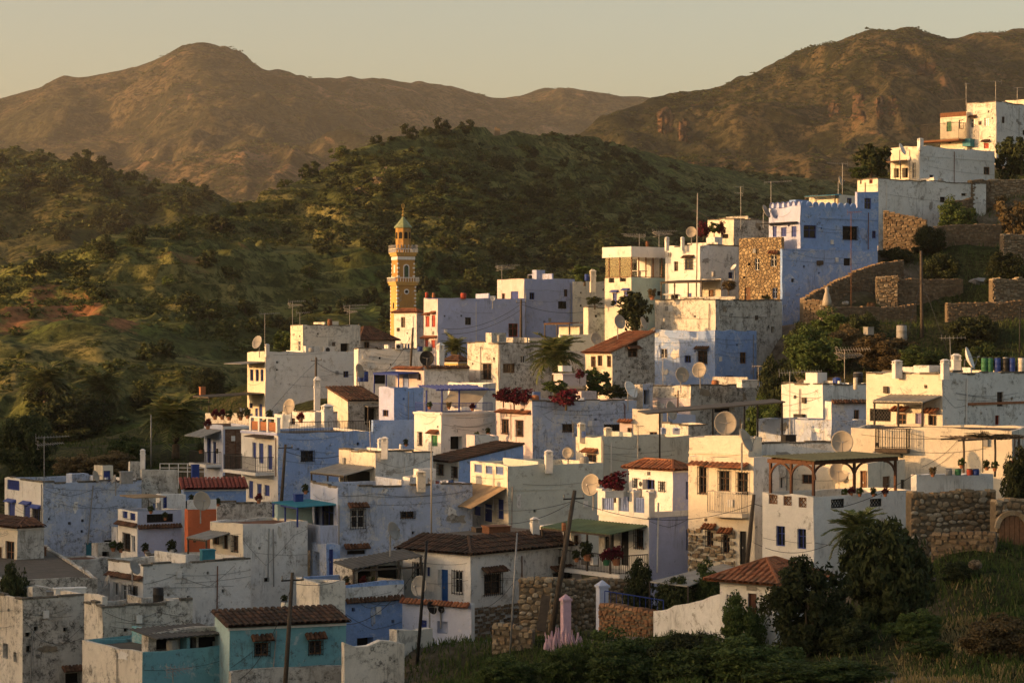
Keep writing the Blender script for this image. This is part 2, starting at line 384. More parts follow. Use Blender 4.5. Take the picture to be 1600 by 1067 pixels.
# ---- the ridge across the valley that keeps the evening sun off the lower village (out of the picture to the left)
def west_ridge():
    ys = np.linspace(-420, 420, 85); ss = np.linspace(0, 1, 30)
    V = []
    for s in ss:
        x = -95-330*s
        prof = math.sin(min(1, s/.42)*math.pi/2)**1.3 if s < .42 else math.cos((s-.42)/.58*math.pi/2)**.8
        crest = 26+fbm(ys/60, ys*0+3, 3, 5)*5-np.clip((ys-175)/170, 0, 1)**1.2*60-np.clip((-ys-150)/250, 0, 1)*40
        low = -26+np.clip((ys-200)/200, 0, 1)*14
        crest = crest+9*np.clip((78-ys)/26, 0, 1); z = low+(crest-low)*prof+fbm(ys/18+s*9, ys/25+s*17, 4, 9)*2.0*(1-abs(s-.42))
        V.append(np.stack([np.full_like(ys, x), ys, z], -1))
    V = np.array(V).reshape(-1, 3)
    o = link(bpy.data.objects.new('hill_across_valley', np_mesh('hill_across_valley', V, grid_faces(30, 85), m_hill, True))); o['kind'] = 'structure'
west_ridge()
# ================================================================ VEGETATION
m_leaf = leaf_mat('leaf_olive', (.042,.056,.016), (.078,.098,.028), (.14,.145,.048))
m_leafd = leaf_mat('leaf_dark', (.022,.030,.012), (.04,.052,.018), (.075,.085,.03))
m_leafg = leaf_mat('leaf_green', (.04,.06,.016), (.065,.10,.026), (.11,.14,.04))
m_leafb = leaf_mat('leaf_brown', (.09,.065,.03), (.14,.10,.045), (.18,.14,.07))
m_flower = leaf_mat('bougainvillea_bloom', (.07,.006,.015), (.14,.010,.03), (.03,.04,.012), .2)
m_palm = leaf_mat('palm_leaf', (.08,.10,.034), (.14,.165,.055), (.24,.225,.10))
m_bark = plain('bark', (.10,.075,.05), .95, .4, 4)
m_grass = leaf_mat('grass_blade', (.035,.06,.012), (.055,.09,.02), (.10,.11,.035))
m_dryg = leaf_mat('dry_grass_blade', (.20,.15,.06), (.28,.21,.09), (.36,.28,.13))

def rand_rot(rs, n, outward=None, bias=.0):
    nrm = rs.normal(size=(n, 3))
    if outward is not None: nrm = nrm*(1-bias)+outward*bias*1.6
    nrm /= np.linalg.norm(nrm, axis=1, keepdims=True)+1e-9
    a = rs.normal(size=(n, 3)); t = np.cross(nrm, a); t /= np.linalg.norm(t, axis=1, keepdims=True)+1e-9
    return t, np.cross(nrm, t)
def crown_np(seed, clumps, leaves, leaf, squash=.8, low=-.35, spread=.30, elong=1.7):
    rs = np.random.RandomState(seed); C = []
    while len(C) < clumps:
        p = rs.uniform(-1, 1, 3); d = np.linalg.norm(p)
        if d > 1 or d < .35 or p[2] < low: continue
        C.append(p*rs.uniform(.75, 1.12))
    C = np.array(C); sz = rs.uniform(.6, 1.25, clumps)
    P = []; O = []
    for c, s in zip(C, sz):
        d = rs.normal(size=(leaves, 3)); d /= np.linalg.norm(d, axis=1, keepdims=True)
        r = spread*s*rs.uniform(.25, 1, (leaves, 1))**.6
        P.append(c+d*r*np.array([1, 1, .75])); O.append(d*.6+c*.6)
    P = np.concatenate(P); O = np.concatenate(O); n = len(P)
    t, b = rand_rot(rs, n, O, .45)
    L = leaf*rs.uniform(.6, 1.3, (n, 1))
    V = np.stack([P-t*L*elong*.5-b*L*.12, P-b*L*.5, P+t*L*elong*.5, P+b*L*.5], 1)
    V[:, :, 2] *= squash
    return V.reshape(-1, 3), np.arange(n*4).reshape(-1, 4)
def mesh_crown(name, *a, mat=None, **k):
    V, F = crown_np(*a, **k); return np_mesh(name, V, F, mat)
def trunk_mesh(name, h, r, seed, limbs=4):
    b = MB(); rr = random.Random(seed); x = y = 0; pts = []
    for i in range(5):
        pts.append((x, y, h*i/4)); x += rr.uniform(-.12, .12)*h*.4; y += rr.uniform(-.12, .12)*h*.4
    b.tube(pts, [r, r*.85, r*.72, r*.6, r*.4], 7)
    for i in range(limbs):
        a = rr.uniform(0, 6.28); p = Vector(pts[2+i % 2]); q = p+Vector((math.cos(a)*h*.45, math.sin(a)*h*.45, h*rr.uniform(.35, .6)))
        b.tube([p, (p+q)/2+Vector((0, 0, -.05*h)), q], [r*.5, r*.38, r*.16], 5)
    return b.mesh(name, m_bark)
CR_MID = [mesh_crown('crown', 100+i, 26, 46, .14, mat=[m_leaf, m_leafd, m_leaf, m_leafg, m_leafd][i], squash=[.8,.9,.7,.85,.75][i], low=[-.7,-.8,-.6,-.7,-.8][i]) for i in range(5)]
TR_MID = [trunk_mesh('trunk', 1.0, .07, 200+i) for i in range(3)]
def tree_at(name, label, group, p, r, kind, seed=0, cat='tree', trunk=.08, sq=1.0, crown=None):
    o = empty(name, p, rnd.uniform(0, 6.28))
    c = bpy.data.objects.new('crown', crown or CR_MID[kind % 5]); c.scale = (r*rnd.uniform(.9, 1.15), r*rnd.uniform(.9, 1.15), r*sq); c.location = (0, 0, r*(trunk+.30)); link(c, o)
    t = bpy.data.objects.new('trunk', TR_MID[seed % 3]); t.scale = (r*.9, r*.9, r*(trunk+.55)); link(t, o)
    T(o, label, cat, group)
    return o
# single trees one can pick out on the hills (photograph u, v of the foot, radius in photograph pixels, kind)
NAMED = [('hill', 700,335,22,0,'broad dark tree on the terraced hillside above the minaret'),
 ('hill', 345,366,34,1,'large bushy tree on the spur crest beside the thin mast'), ('hill', 275,362,20,2,'golden edged tree on the spur crest, just before the large bushy tree'),
 ('hill', 222,366,16,1,'dark round tree midway along the grassy spur crest'), ('hill', 160,392,26,1,'dark spreading tree at the lower end of the spur crest'),
 ('hill', 352,432,24,0,'single round tree standing on the open terraced meadow'), ('hill', 258,445,18,3,'light green tree on the upper meadow terraces'),
 ('hill', 480,455,16,3,'small yellow green tree beside the scree patch'), ('hill', 325,500,40,2,'grey olive tree, biggest of the clump below the meadow'),
 ('hill', 380,490,30,2,'golden topped olive tree in the clump below the meadow'), ('hill', 290,475,26,2,'pale olive tree at the edge of the clump below the meadow'),
 ('hill', 350,525,34,0,'dark green tree in front of the olive clump'), ('hill', 545,322,22,0,'rounded tree under the sunlit rocky crest'),
 ('hill', 480,262,26,1,'dark broad tree on the crest west of the hill top'), ('hill', 440,275,18,0,'small dark tree on the crest where it dips'),
 ('hill', 530,240,26,0,'bushy tree on the crest below the sunlit rocks'), ('hill', 585,222,18,1,'round tree on the crest near the hill top'),
 ('hill', 640,215,22,1,'dark tree just west of the hill top'), ('hill', 690,207,24,1,'dense dark tree on the very top of the hill'), ('hill', 725,208,22,1,'dense dark tree beside the ruined tower on the hill top'),
 ('hill', 665,212,20,0,'green tree between the two dark trees of the hill top'),
 ('hill_farther', 120,262,30,1,'big dark tree crowning the farther ridge'), ('hill_farther', 152,266,24,1,'dark tree leaning against the biggest tree of the farther ridge'),
 ('hill_farther', 198,285,20,1,'dark tree below the crest of the farther ridge'), ('hill_farther', 288,280,10,0,'lone small round tree on the farther ridge skyline'),
 ('hill_farther', 220,275,12,0,'pair tree on the descending skyline of the farther ridge'),
 ('hill', 790,400,30,0,'large tree in the wooded slope behind the minaret'), ('hill', 735,420,34,2,'grey green tree in the wood just above the lavender house')]
for hn, u, v, rp, kd, lab in NAMED:
    p = on_hill_v(hn, u, v); tree_at('tree', lab, 'trees on the hills', p, .68*rp*p.y/FPX, kd, int(u))
rs = random.Random(5); cnt = 0
def wood(u, v):
    "density of trees by place: woods on the shaded side, meadows left open"
    if 170 < u < 470 and 385 < v < 470: return .08
    if u < 420 and v > 470: return .12
    return 1.0
for i in range(4000):
    if cnt >= 215: break
    u = rs.uniform(-20, 1420); v = rs.uniform(215, 640)
    if v < poly(u, [(0,432),(150,385),(350,335),(450,300),(560,245),(700,210),(870,222),(1060,262),(1300,300)])+4: continue
    if v > poly(u, [(0,700),(380,560),(600,520),(700,470),(930,420),(1000,385),(1150,330),(1250,310),(1420,290)]): continue
    if rs.random() > wood(u, v): continue
    p = on_hill_v('hill', u, v); r = rs.uniform(1.1, 2.7)*(1.15 if u > 650 else .85)
    kd = rs.choice([0,1,1,2,4,0]); big = 'large' if r > 2.1 else ('middling' if r > 1.5 else 'small')
    look = {0: 'olive green round', 1: 'dark upright', 2: 'olive flat-topped', 4: 'dark spreading'}[kd]
    crest = float(poly(u, [(0,432),(150,385),(350,335),(450,300),(560,245),(700,210),(870,222),(1060,262),(1300,300)]))
    band = 'just under the crest' if v < crest+40 else ('half way down' if v < crest+120 else 'low down')
    zone = 'the spur flank by the red scars' if u < 250 else 'the meadow slope' if u < 480 else 'the slope next to the minaret' if u < 640 else 'the wooded slope behind the lavender house' if u < 860 else 'the shaded slope behind the glazed gallery' if u < 1060 else 'the shaded slope towards the blue house'
    tree_at('tree', f'{big} {look} tree {band} {zone}', 'hillside trees', p, r, kd, i); cnt += 1
for i in range(60):
    u = rs.uniform(-20, 420); v = rs.uniform(245, 440)
    if v < poly(u, [(0,240),(130,256),(230,285),(345,302),(420,330)]) or v > poly(u, [(0,430),(150,375),(350,325),(420,310)]): continue
    p = on_hill_v('hill_farther', u, v); r = rs.uniform(2.4, 5.0); tree_at('tree', ('large' if r > 3.6 else 'small')+' dark tree '+('near the skyline' if v < 320 else 'in the hollow')+' of the farther ridge, '+('picture edge side' if u < 130 else 'middle part' if u < 260 else 'end by the saddle'), 'trees of the farther ridge', p, r, rs.choice([0,1,1,4]), i)

# undergrowth too dense to count
def scrub(name, hn, n, rng, size, leaves, urange, label, mat, seed, dens=None, flat=.6, trange=(0,1)):
    rs = np.random.RandomState(seed); us, tf, X, Y, Z = HILLS[hn]; Vs = []
    base = [crown_np(seed+i, 6, leaves, .42, squash=flat, low=-.1, spread=.42) for i in range(6)]
    j = np.flatnonzero((us > urange[0]) & (us < urange[1])); i0, i1 = int(trange[0]*(len(tf)-1)), int(trange[1]*(len(tf)-1))
    A = rs.randint(i0, i1, n*5); C_ = rs.choice(j, n*5); x = X[A, C_]; y = Y[A, C_]; z = Z[A, C_]; x = x+rs.uniform(-1, 1, n*5)*y/FPX*4
    keep = np.flatnonzero(rs.rand(n*5) < dens(x, y, CU+x*FPX/y, CV-z*FPX/y))[:n]
    for i in keep:
        V, F = base[rs.randint(6)]; s = size*rs.uniform(.45, 1.4)*(1.6 if rs.rand() < .12 else 1)
        an = rs.uniform(0, 6.28); ca, sa = math.cos(an), math.sin(an)
        Vs.append(np.stack([V[:, 0]*ca-V[:, 1]*sa, V[:, 0]*sa+V[:, 1]*ca, V[:, 2]+.25], -1)*s+np.array([x[i], y[i], z[i]]))
    V = np.concatenate(Vs); F = np.arange(len(V)).reshape(-1, 4)
    o = link(bpy.data.objects.new(name, np_mesh(name, V, F, mat))); T(o, label, 'scrub', None, 'stuff')
def clump(x, y, s, seed): return np.clip(fbm(x/s, y/s, 3, seed)*2.4+.5, 0, 1)
scrub('scrub', 'hill', 14000, None, .66, 7, (-60, 1500), 'low scrub and bushes covering the hillside behind the village', m_leaf, 61,
      lambda x, y, u, v: clump(x, y, 40, 3)*np.where((u > 170) & (u < 470) & (v > 385) & (v < 470), .12, np.where((u < 450) & (v > 420), .7, 1.0)))
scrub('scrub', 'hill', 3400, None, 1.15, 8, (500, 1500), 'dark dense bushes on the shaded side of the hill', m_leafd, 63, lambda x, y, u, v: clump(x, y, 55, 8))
scrub('scrub', 'hill_farther', 1500, None, 1.9, 7, (-60, 520), 'bushes covering the farther wooded ridge', m_leaf, 65, lambda x, y, u, v: clump(x, y, 60, 4))
scrub('scrub', 'mountain_nearer', 9000, None, 2.2, 4, (700, 1750), 'distant scrub dotted over the nearer mountain', m_leaf, 67, lambda x, y, u, v: clump(x, y, 150, 5)*.8+.2, flat=.45, trange=(0, .975))
scrub('scrub', 'mountain', 9000, None, 3.4, 3, (-80, 1150), 'far scrub speckling the hazy mountain', m_leaf, 69, lambda x, y, u, v: clump(x, y, 330, 6)*.85+.15, flat=.4, trange=(0, .975))

# palms
def frond_mesh(seed, L=1.0):
    b = MB(); rr = random.Random(seed); n = 13; pts = []
    for i in range(n):
        t = i/(n-1); pts.append(Vector((L*(t*.95-.10*t*t), 0, L*(.42*t-.62*t*t+.05*math.sin(t*3)))))
    b.tube(pts, [.016*(1-.8*i/n)*L for i in range(n)], 4, cap=False)
    for i in range(1, n):
        for sd in (-1, 1):
            for k in range(2):
                p = pts[i-1].lerp(pts[i], .5*k+rr.uniform(0, .4)); t = (i-.5+.5*k)/n
                ln = L*.30*math.sin(min(1, t*1.3+.15)*2.7)*rr.uniform(.85, 1.1)+.03
                tip = p+Vector((ln*.55, sd*ln*.85, -ln*.28*rr.uniform(.3, 1.6))); w = Vector((.028*L, 0, 0))
                b.quad(p-w, p+w, tip+w*.25, tip-w*.25)
    return b.mesh('frond', m_palm)
FRONDS = [frond_mesh(i) for i in range(4)]
def palm(label, p, h, L, n, seed, trunk_r=.28):
    rr = random.Random(seed); o = empty('palm_tree', p, rr.uniform(0, 6))
    b = MB(); k = 9
    b.tube([(0.05*h*math.sin(i*.4), 0, h*i/(k-1)) for i in range(k)], [trunk_r*(1.25-.3*i/k+.06*(i % 2)) for i in range(k)], 9)
    b.build('trunk', m_bark, o, True)
    top = Vector((.05*h*math.sin((k-1)*.4), 0, h))
    for i in range(n):
        a = i*2.39996+rr.uniform(-.2, .2); e = 1.15-1.75*(i/n)+rr.uniform(-.12, .12)
        f = bpy.data.objects.new('frond', FRONDS[i % 4]); s = L*rr.uniform(.85, 1.12)
        f.scale = (s, s, s); f.location = top; f.rotation_euler = (0, -e, a); link(f, o)
    T(o, label, 'palm', 'palm trees'); return o
# ================================================================ HOUSE BUILDING KIT
m_tile = island_mat('roof_tile', [(.075,.036,.022), (.14,.065,.038), (.21,.105,.06), (.10,.052,.035)], .85, (.07,.055,.035), 1.2)
m_tiled = island_mat('roof_tile_dark', [(.045,.028,.020), (.085,.048,.032), (.13,.072,.045), (.06,.038,.028)], .9, (.05,.042,.03), 1.2)
m_tiler = island_mat('roof_tile_red', [(.22,.075,.035), (.32,.12,.055), (.40,.17,.08), (.26,.10,.05)], .85, (.15,.09,.05), 1.2)
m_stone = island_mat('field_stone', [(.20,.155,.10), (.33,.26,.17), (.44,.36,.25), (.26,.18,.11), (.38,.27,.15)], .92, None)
m_stone_shaded = island_mat('field_stone_shaded', [(.13,.092,.058), (.22,.155,.095), (.30,.225,.145), (.18,.115,.065)], .92, None)  # darker copy of the field stone; shade on terrace walls put into colour
m_mortar = plain('mortar', (.17,.13,.085), .95, .4, 5)
m_deck = plaster('roof_deck', (.15,.13,.11), (.10,.09,.075), stain=.9, peel=.5, seed=2)
m_glass = plain('window_glass', (.012,.013,.016), .15, .3, 2, 0, .5)
m_shade_black = plain('interior_shade_black', (.012,.011,.010), .9, .3, 2)  # near-black sheet; the shade inside openings is put into its colour
m_blue = plain('blue_paint', (.035,.06,.26), .55, .35, 5)
m_lblue = plain('pale_blue_paint', (.22,.30,.55), .6, .3, 4)
m_white = plain('white_paint', (.72,.70,.66), .6, .18, 3)
m_wood = plain('wood', (.20,.10,.05), .7, .4, 6)
m_oldwood = plain('old_wood', (.085,.065,.048), .85, .4, 5)
m_green = plain('green_paint', (.04,.16,.07), .6, .3, 4)
m_red = plain('red_paint', (.36,.06,.035), .7, .3, 4)
m_iron = plain('dark_iron', (.025,.024,.024), .6, .3, 6, .4)
m_metal = plain('grey_metal', (.32,.31,.30), .5, .3, 5, .5)
m_tin = plain('corrugated_sheet', (.30,.29,.26), .6, .35, 1.5, .2)
m_tind = plain('dark_corrugated_sheet', (.075,.07,.062), .7, .4, 1.5)
m_greens = plain('green_corrugated_sheet', (.10,.145,.075), .7, .35, 1.2)
m_cloth = plain('canvas', (.36,.25,.14), .9, .3, 1.0)
m_teal = plain('teal_sheet', (.03,.20,.27), .6, .3, 1.5)
m_dish = plain('dish_paint', (.40,.35,.28), .55, .15, 1.5)
m_dishg = plain('dish_grey', (.30,.29,.27), .55, .2, 1.5)
m_terra = plain('terracotta', (.36,.15,.07), .85, .3, 5)
m_bluebar = plain('blue_barrel', (.02,.05,.24), .5, .2, 3)
m_rust = plain('rust', (.18,.08,.04), .9, .4, 5)
m_black = plain('black_plastic', (.02,.02,.02), .5, .2, 3)

def tile_plane(b, A, B, C, D, pitch=.30, row=.55, seed=0, eave=True):
    "barrel tiles over the roof plane A-B (eave) to D-C (ridge); C and D may meet"
    A, B, C, D = map(Vector, (A, B, C, D)); rr = random.Random(seed)
    e = (B-A); n = max(2, int(e.length/pitch)); up = (B-A).cross(D-A)
    if up.length < 1e-6: up = (B-A).cross(C-A)
    up.normalize()
    if up.z < 0: up = -up
    # under sheet
    b.quad(A-up*.02, B-up*.02, C-up*.02, D-up*.02)
    ed = e.normalized(); ridge = C-D
    fall = ((D+C)/2-(A+B)/2); fall = fall-ed*fall.dot(ed); hl = fall.length; fd = fall.normalized()
    def x_of(P): return (P-A).dot(ed)
    W_ = e.length; xd, xc = x_of(D), x_of(C)
    for i in range(n):
        x = (i+.5)*W_/n
        # length of this column between eave and ridge/hips
        l = 1.0
        if x < xd and xd > 1e-6: l = min(l, x/xd)
        if x > xc and W_-xc > 1e-6: l = min(l, (W_-x)/(W_-xc))
        if l < .04: continue
        m = max(1, int(round(hl*l/row))); r = W_/n*.56; zc = rr.uniform(0, .03); jc = rr.uniform(-.025, .025)
        for k in range(m):
            t0 = hl*l*k/m-(.06 if k == 0 and eave else .03); t1 = hl*l*(k+1)/m+.02
            j = jc+rr.uniform(-.008, .008); z0 = .015+zc+rr.uniform(0, .006); base = len(b.v)
            for (t, rad, lift) in ((t0, r*1.0, .016+z0), (t1, r*.86, z0)):
                for a in range(4):
                    an = math.pi*(a/3.0)
                    b.v.append(tuple(A+ed*(x+j+math.cos(an)*rad)+fd*t+up*(math.sin(an)*rad*.95+lift-.03)))
            for a in range(3):
                b.f.append((base+a, base+a+1, base+a+5, base+a+4)); b.m.append(0)
def stone_face(b, P, ex, ey, w, h, hfun=None, size=.32, depth=.10, seed=0, skip=None):
    "rubble stones over a wall face: P corner, ex along, ey up; each stone is a rounded block of its own size"
    rr = random.Random(seed); P = Vector(P); ex = Vector(ex).normalized(); ey = Vector(ey).normalized(); nrm = ex.cross(ey).normalized()
    z = 0.0
    while z < h:
        rh = size*rr.uniform(.55, .95); x = -rr.uniform(0, size)
        while x < w:
            rw = size*rr.uniform(.7, 1.7); x0, x1 = max(0, x), min(w, x+rw); top = hfun((x0+x1)/2) if hfun else h
            if x1-x0 > .07 and z+rh*.6 < top and not (skip and skip((x0+x1)/2, z+rh/2)):
                g = .018; dz = rr.uniform(-.32, .32)*size; gr = rr.uniform(.75, 1.3); z0, z1 = z+dz+g, min(z+dz+rh*gr, top)-g; x0 += g; x1 -= g; z0 = max(z0, 0)
                if z1-z0 > .05 and x1-x0 > .05:
                    d = depth*rr.uniform(.35, 1.0); cx, cz = (x0+x1)/2, (z0+z1)/2; base = len(b.v); j = lambda a: rr.uniform(-a, a)
                    ring = [(x0, z0), ((x0+x1)/2+j(.03), z0+j(.02)), (x1, z0), (x1+j(.02), cz), (x1, z1), (cx+j(.03), z1+j(.02)), (x0, z1), (x0+j(.02), cz)]
                    for px, pz in ring:
                        b.v.append(tuple(P+ex*(px+(cx-px)*(.16 if px != cx and pz != cz else 0))+ey*(pz+(cz-pz)*(.16 if px != cx and pz != cz else 0))))
                    for px, pz in ring:
                        b.v.append(tuple(P+ex*(px+(cx-px)*.3)+ey*(pz+(cz-pz)*.3)+nrm*(d+j(.015))))
                    for q in range(8):
                        b.f.append((base+q, base+(q+1) % 8, base+8+(q+1) % 8, base+8+q)); b.m.append(0)
                    b.f.append(tuple(base+8+q for q in range(8))); b.m.append(0)
            x += rw
        z += rh

HGP = []; DIRTY = []; PATCH = {}
m_mould = plaster('mouldy_coping', (.22,.195,.16), (.14,.125,.10), (.04,.036,.03), stain=1.0, peel=.8, seed=27)
class House:
    def __init__(s, name, label, u0, ul, ur, vt, vb, Y, th, mL, mR, roof='flat', par=.55, pitch=.32, down=3.5, over=.25, cat='house', rise=0.0, tile=None, ridge=1.0, group='village houses', deck=None):
        s.fr = cur; s.th = R(th); s.Y = Y; s.mL, s.mR = mL, mR; s.roof = roof; s.par = par; s.k = pitch; s.down = down; s.over = over; s.tile = tile or m_tile; s.ridge = ridge
        p = at(u0, vb, Y); pt = at(u0, vt, Y); s.X0, s.Y0, s.Z0 = p.x, p.y, p.z
        c, sn = math.cos(s.th), math.sin(s.th)
        kr = (cu(ur)-CU)/FPX; kl = (cu(ul)-CU)/FPX
        s.W = (kr*Y-s.X0)/(c-kr*sn); s.D = (kl*Y-s.X0)/(-sn-kl*c)
        s.W = max(s.W, .3); s.D = max(s.D, .3)
        s.H = pt.z-p.z; s.op = {'R': [], 'L': []}; s.parts = []
        s.o = empty(name, p, s.th); T(s.o, label, cat, group)
        s.seed = int(u0*7+vt*13) % 997; s.deckm = deck or m_deck
        s.gp0 = len(GP); GP.append((s.X0, s.Y0, s.Z0-1.6, 1.2)); q = s.wp((s.W*.5, s.D*.5, 0)); GP.append((q.x, q.y, s.Z0-1.6, .6)); q = s.wp((s.W*.6, 0, 0)); GP.append((q.x, q.y, s.Z0-1.6, .6)); q = s.wp((0, s.D*.7, 0)); GP.append((q.x, q.y, s.Z0-1.6, .6)); HGP.extend(range(s.gp0, len(GP)))
    def wp(s, p): return Vector((s.X0, s.Y0, s.Z0)) + Matrix.Rotation(s.th, 3, 'Z') @ Vector(p)
    def lp(s, P): return Matrix.Rotation(-s.th, 3, 'Z') @ (Vector(P)-Vector((s.X0, s.Y0, s.Z0)))
    def a(s, face, u, off=0.0):
        "distance along the face of the point seen at u (off: metres the plane stands proud of the wall)"
        c, sn = math.cos(s.th), math.sin(s.th); k = (cu(u)-CU)/FPX
        if face == 'R':
            x0 = s.X0+off*sn; y0 = s.Y0-off*c; return (k*y0-x0)/(c-k*sn)
        x0 = s.X0-off*c; y0 = s.Y0-off*sn; return (k*y0-x0)/(-sn-k*c)
    def z(s, face, a, v, off=0.0):
        sn, c = math.sin(s.th), math.cos(s.th); y = (s.Y0+a*sn-off*c) if face == 'R' else (s.Y0+a*c-off*sn)
        return (CV-cv(v))*y/FPX-s.Z0
    def rect(s, face, u1, v1, u2, v2, off=0.0):
        a1, a2 = sorted((s.a(face, u1, off), s.a(face, u2, off))); am = (a1+a2)/2
        return a1, a2, s.z(face, am, v2, off), s.z(face, am, v1, off)
    def fb(s, b, face, a0, a1, d0, d1, z0, z1, m=0):
        "box in face terms: along a, d metres into the wall (negative: proud), z"
        if face == 'R': b.box(a0, a1, d0, d1, z0, z1, m)
        else: b.box(d0, d1, a0, a1, z0, z1, m)
    def fp(s, face, a, d, z): return Vector((a, d, z)) if face == 'R' else Vector((d, a, z))
    # ---- openings
    def win(s, face, u1, v1, u2, v2, kind='win', col=None, canopy=None, sill=False, pane=None):
        a1, a2, z1, z2 = s.rect(face, u1, v1, u2, v2); L_ = s.W if face == 'R' else s.D
        a1 = max(a1, .06); a2 = min(a2, L_-.06); z2 = min(z2, s.H-.04 if s.roof == 'flat' else 99)
        if a2-a1 < .12 or z2-z1 < .12: return
        s.op[face].append((a1, a2, z1, z2, kind)); col = col or m_wood; w = a2-a1; h = z2-z1
        o = None; f = .07 if min(w, h) > .6 else .045
        if kind in ('win', 'grille', 'shut'):
            b = MB()
            for q in ((a1, a1+f, z1, z2), (a2-f, a2, z1, z2), (a1+f, a2-f, z1, z1+f), (a1+f, a2-f, z2-f, z2)): s.fb(b, face, q[0], q[1], .07, .14, q[2], q[3])
            if kind != 'shut':
                am = (a1+a2)/2; s.fb(b, face, am-.025, am+.025, .09, .13, z1+f, z2-f)
                if h > .9: s.fb(b, face, a1+f, a2-f, .095, .125, z1+h*.62-.02, z1+h*.62+.02)
            o = b.build('window', col, s.o)
            if kind == 'shut':
                am = (a1+a2)/2
                for (q0, q1) in ((a1+f, am-.012), (am+.012, a2-f)):
                    b = MB(); s.fb(b, face, q0, q1, .085, .12, z1+f, z2-f); k = max(3, int(h/.12))
                    for i in range(k): zz = z1+f+.05+(h-2*f-.1)*i/k; s.fb(b, face, q0+.05, q1-.05, .07, .085, zz, zz+.05)
                    b.build('shutter', col, o)
            else:
                b = MB(); s.fb(b, face, a1+f*.5, a2-f*.5, .125, .15, z1+f*.5, z2-f*.5); b.build('pane', pane or m_glass, o)
            if kind == 'grille':
                b = MB(); n = max(3, int(w/.14)); x0, x1, d = a1-.05, a2+.05, -.09
                for i in range(n+1): x = x0+(x1-x0)*i/n; s.fb(b, face, x-.014, x+.014, d-.014, d+.014, z1-.06, z2+.05)
                for i in range(4): zz = z1+(h)*i/3.0; s.fb(b, face, x0, x1, d-.03, d-.014, zz-.014, zz+.014)
                for x in (x0, x1): s.fb(b, face, x-.014, x+.014, d, 0.0, z2-.03, z2); s.fb(b, face, x-.014, x+.014, d, 0.0, z1, z1+.03)
                b.build('grille', m_iron, o)
        elif kind == 'door':
            b = MB(); s.fb(b, face, a1, a1+f, .05, .15, z1, z2); s.fb(b, face, a2-f, a2, .05, .15, z1, z2); s.fb(b, face, a1+f, a2-f, .05, .15, z2-f, z2)
            o = b.build('door', col, s.o); b = MB(); n = max(2, int(w/.2))
            for i in range(n): q = (w-2*f)/n; s.fb(b, face, a1+f+q*i+.008, a1+f+q*(i+1)-.008, .09, .13, z1, z2-f)
            for zz in (z1+.1, z1+h*.5, z2-f-.2): s.fb(b, face, a1+f+.03, a2-f-.03, .075, .09, zz, zz+.1)
            b.build('door_leaf', col, o)
            b = MB(); s.fb(b, face, a2-f-.14, a2-f-.08, .03, .075, z1+h*.47, z1+h*.53); b.build('handle', m_metal, o)
        elif kind in ('hole', 'dark'):
            b = MB(); s.fb(b, face, a1-.01, a2+.01, .55 if kind == 'hole' else .2, .6 if kind == 'hole' else .23, z1-.01, z2+.01); o = b.build('opening', m_shade_black, s.o)  # black board set back in the hole stands in for interior shade
        elif kind == 'panel':
            b = MB(); n = max(2, int(w/.16))
            s.fb(b, face, a1, a2, .03, .07, z1, z1+.05); s.fb(b, face, a1, a2, .03, .07, z2-.05, z2)
            for i in range(n+1): x = a1+w*i/n; s.fb(b, face, max(a1, x-.02), min(a2, x+.02), .035, .065, z1+.05, z2-.05)
            o = b.build('balustrade_panel', col, s.o)
            b = MB(); s.fb(b, face, a1, a2, .10, .13, z1, z2); b.build('panel_board', col, o)
        elif kind == 'lattice':
            b = MB(); n = max(2, int(round(w/.22))); k = max(2, int(round(h/.22)))
            s.fb(b, face, a1, a2, .02, .08, z1, z1+.04); s.fb(b, face, a1, a2, .02, .08, z2-.04, z2); s.fb(b, face, a1, a1+.04, .02, .08, z1, z2); s.fb(b, face, a2-.04, a2, .02, .08, z1, z2)
            for i in range(n):
                for j in range(k):
                    q = (a1+w*i/n, a1+w*(i+1)/n, z1+h*j/k, z1+h*(j+1)/k)
                    b.bar(s.fp(face, q[0], .05, q[2]), s.fp(face, q[1], .05, q[3]), .035); b.bar(s.fp(face, q[0], .051, q[3]), s.fp(face, q[1], .051, q[2]), .035)
            o = b.build('lattice', col, s.o)
        if sill and o:
            b = MB(); s.fb(b, face, a1-.08, a2+.08, -.08, .07, z1-.07, z1-.002); b.build('sill', m_white, o)
        if canopy and o:
            # small tiled hood over the opening
            mt = m_tiler if canopy == 'r' else (m_blue if canopy == 'b' else m_tile); b = MB(); zt = z2+.42; x0, x1 = a1-.22, a2+.22
            if canopy == 'b':
                b.hexa([s.fp(face, x0, -.35, z2+.08), s.fp(face, x1, -.35, z2+.08), s.fp(face, x1, 0, z2+.08), s.fp(face, x0, 0, z2+.08), s.fp(face, x0, -.35, z2+.13), s.fp(face, x1, -.35, z2+.13), s.fp(face, x1, 0, z2+.32), s.fp(face, x0, 0, z2+.32)])
            else:
                A, B_, C, D_ = s.fp(face, x0, -.42, z2+.12), s.fp(face, x1, -.42, z2+.12), s.fp(face, x1, -.005, zt-.06), s.fp(face, x0, -.005, zt-.06)
                tile_plane(b, A, B_, C, D_, .2, .3, s.seed)
            b.build('canopy', mt, o)
        return o
    # ---- attached parts
    def band(s, face, u1, u2, v1, v2, mat, proud=.06, name='cornice'):
        a1, a2, z1, z2 = s.rect(face, u1, v1, u2, v2); b = MB(); s.fb(b, face, a1, a2, -proud, -.003, z1, z2); return b.build(name, mat, s.o)
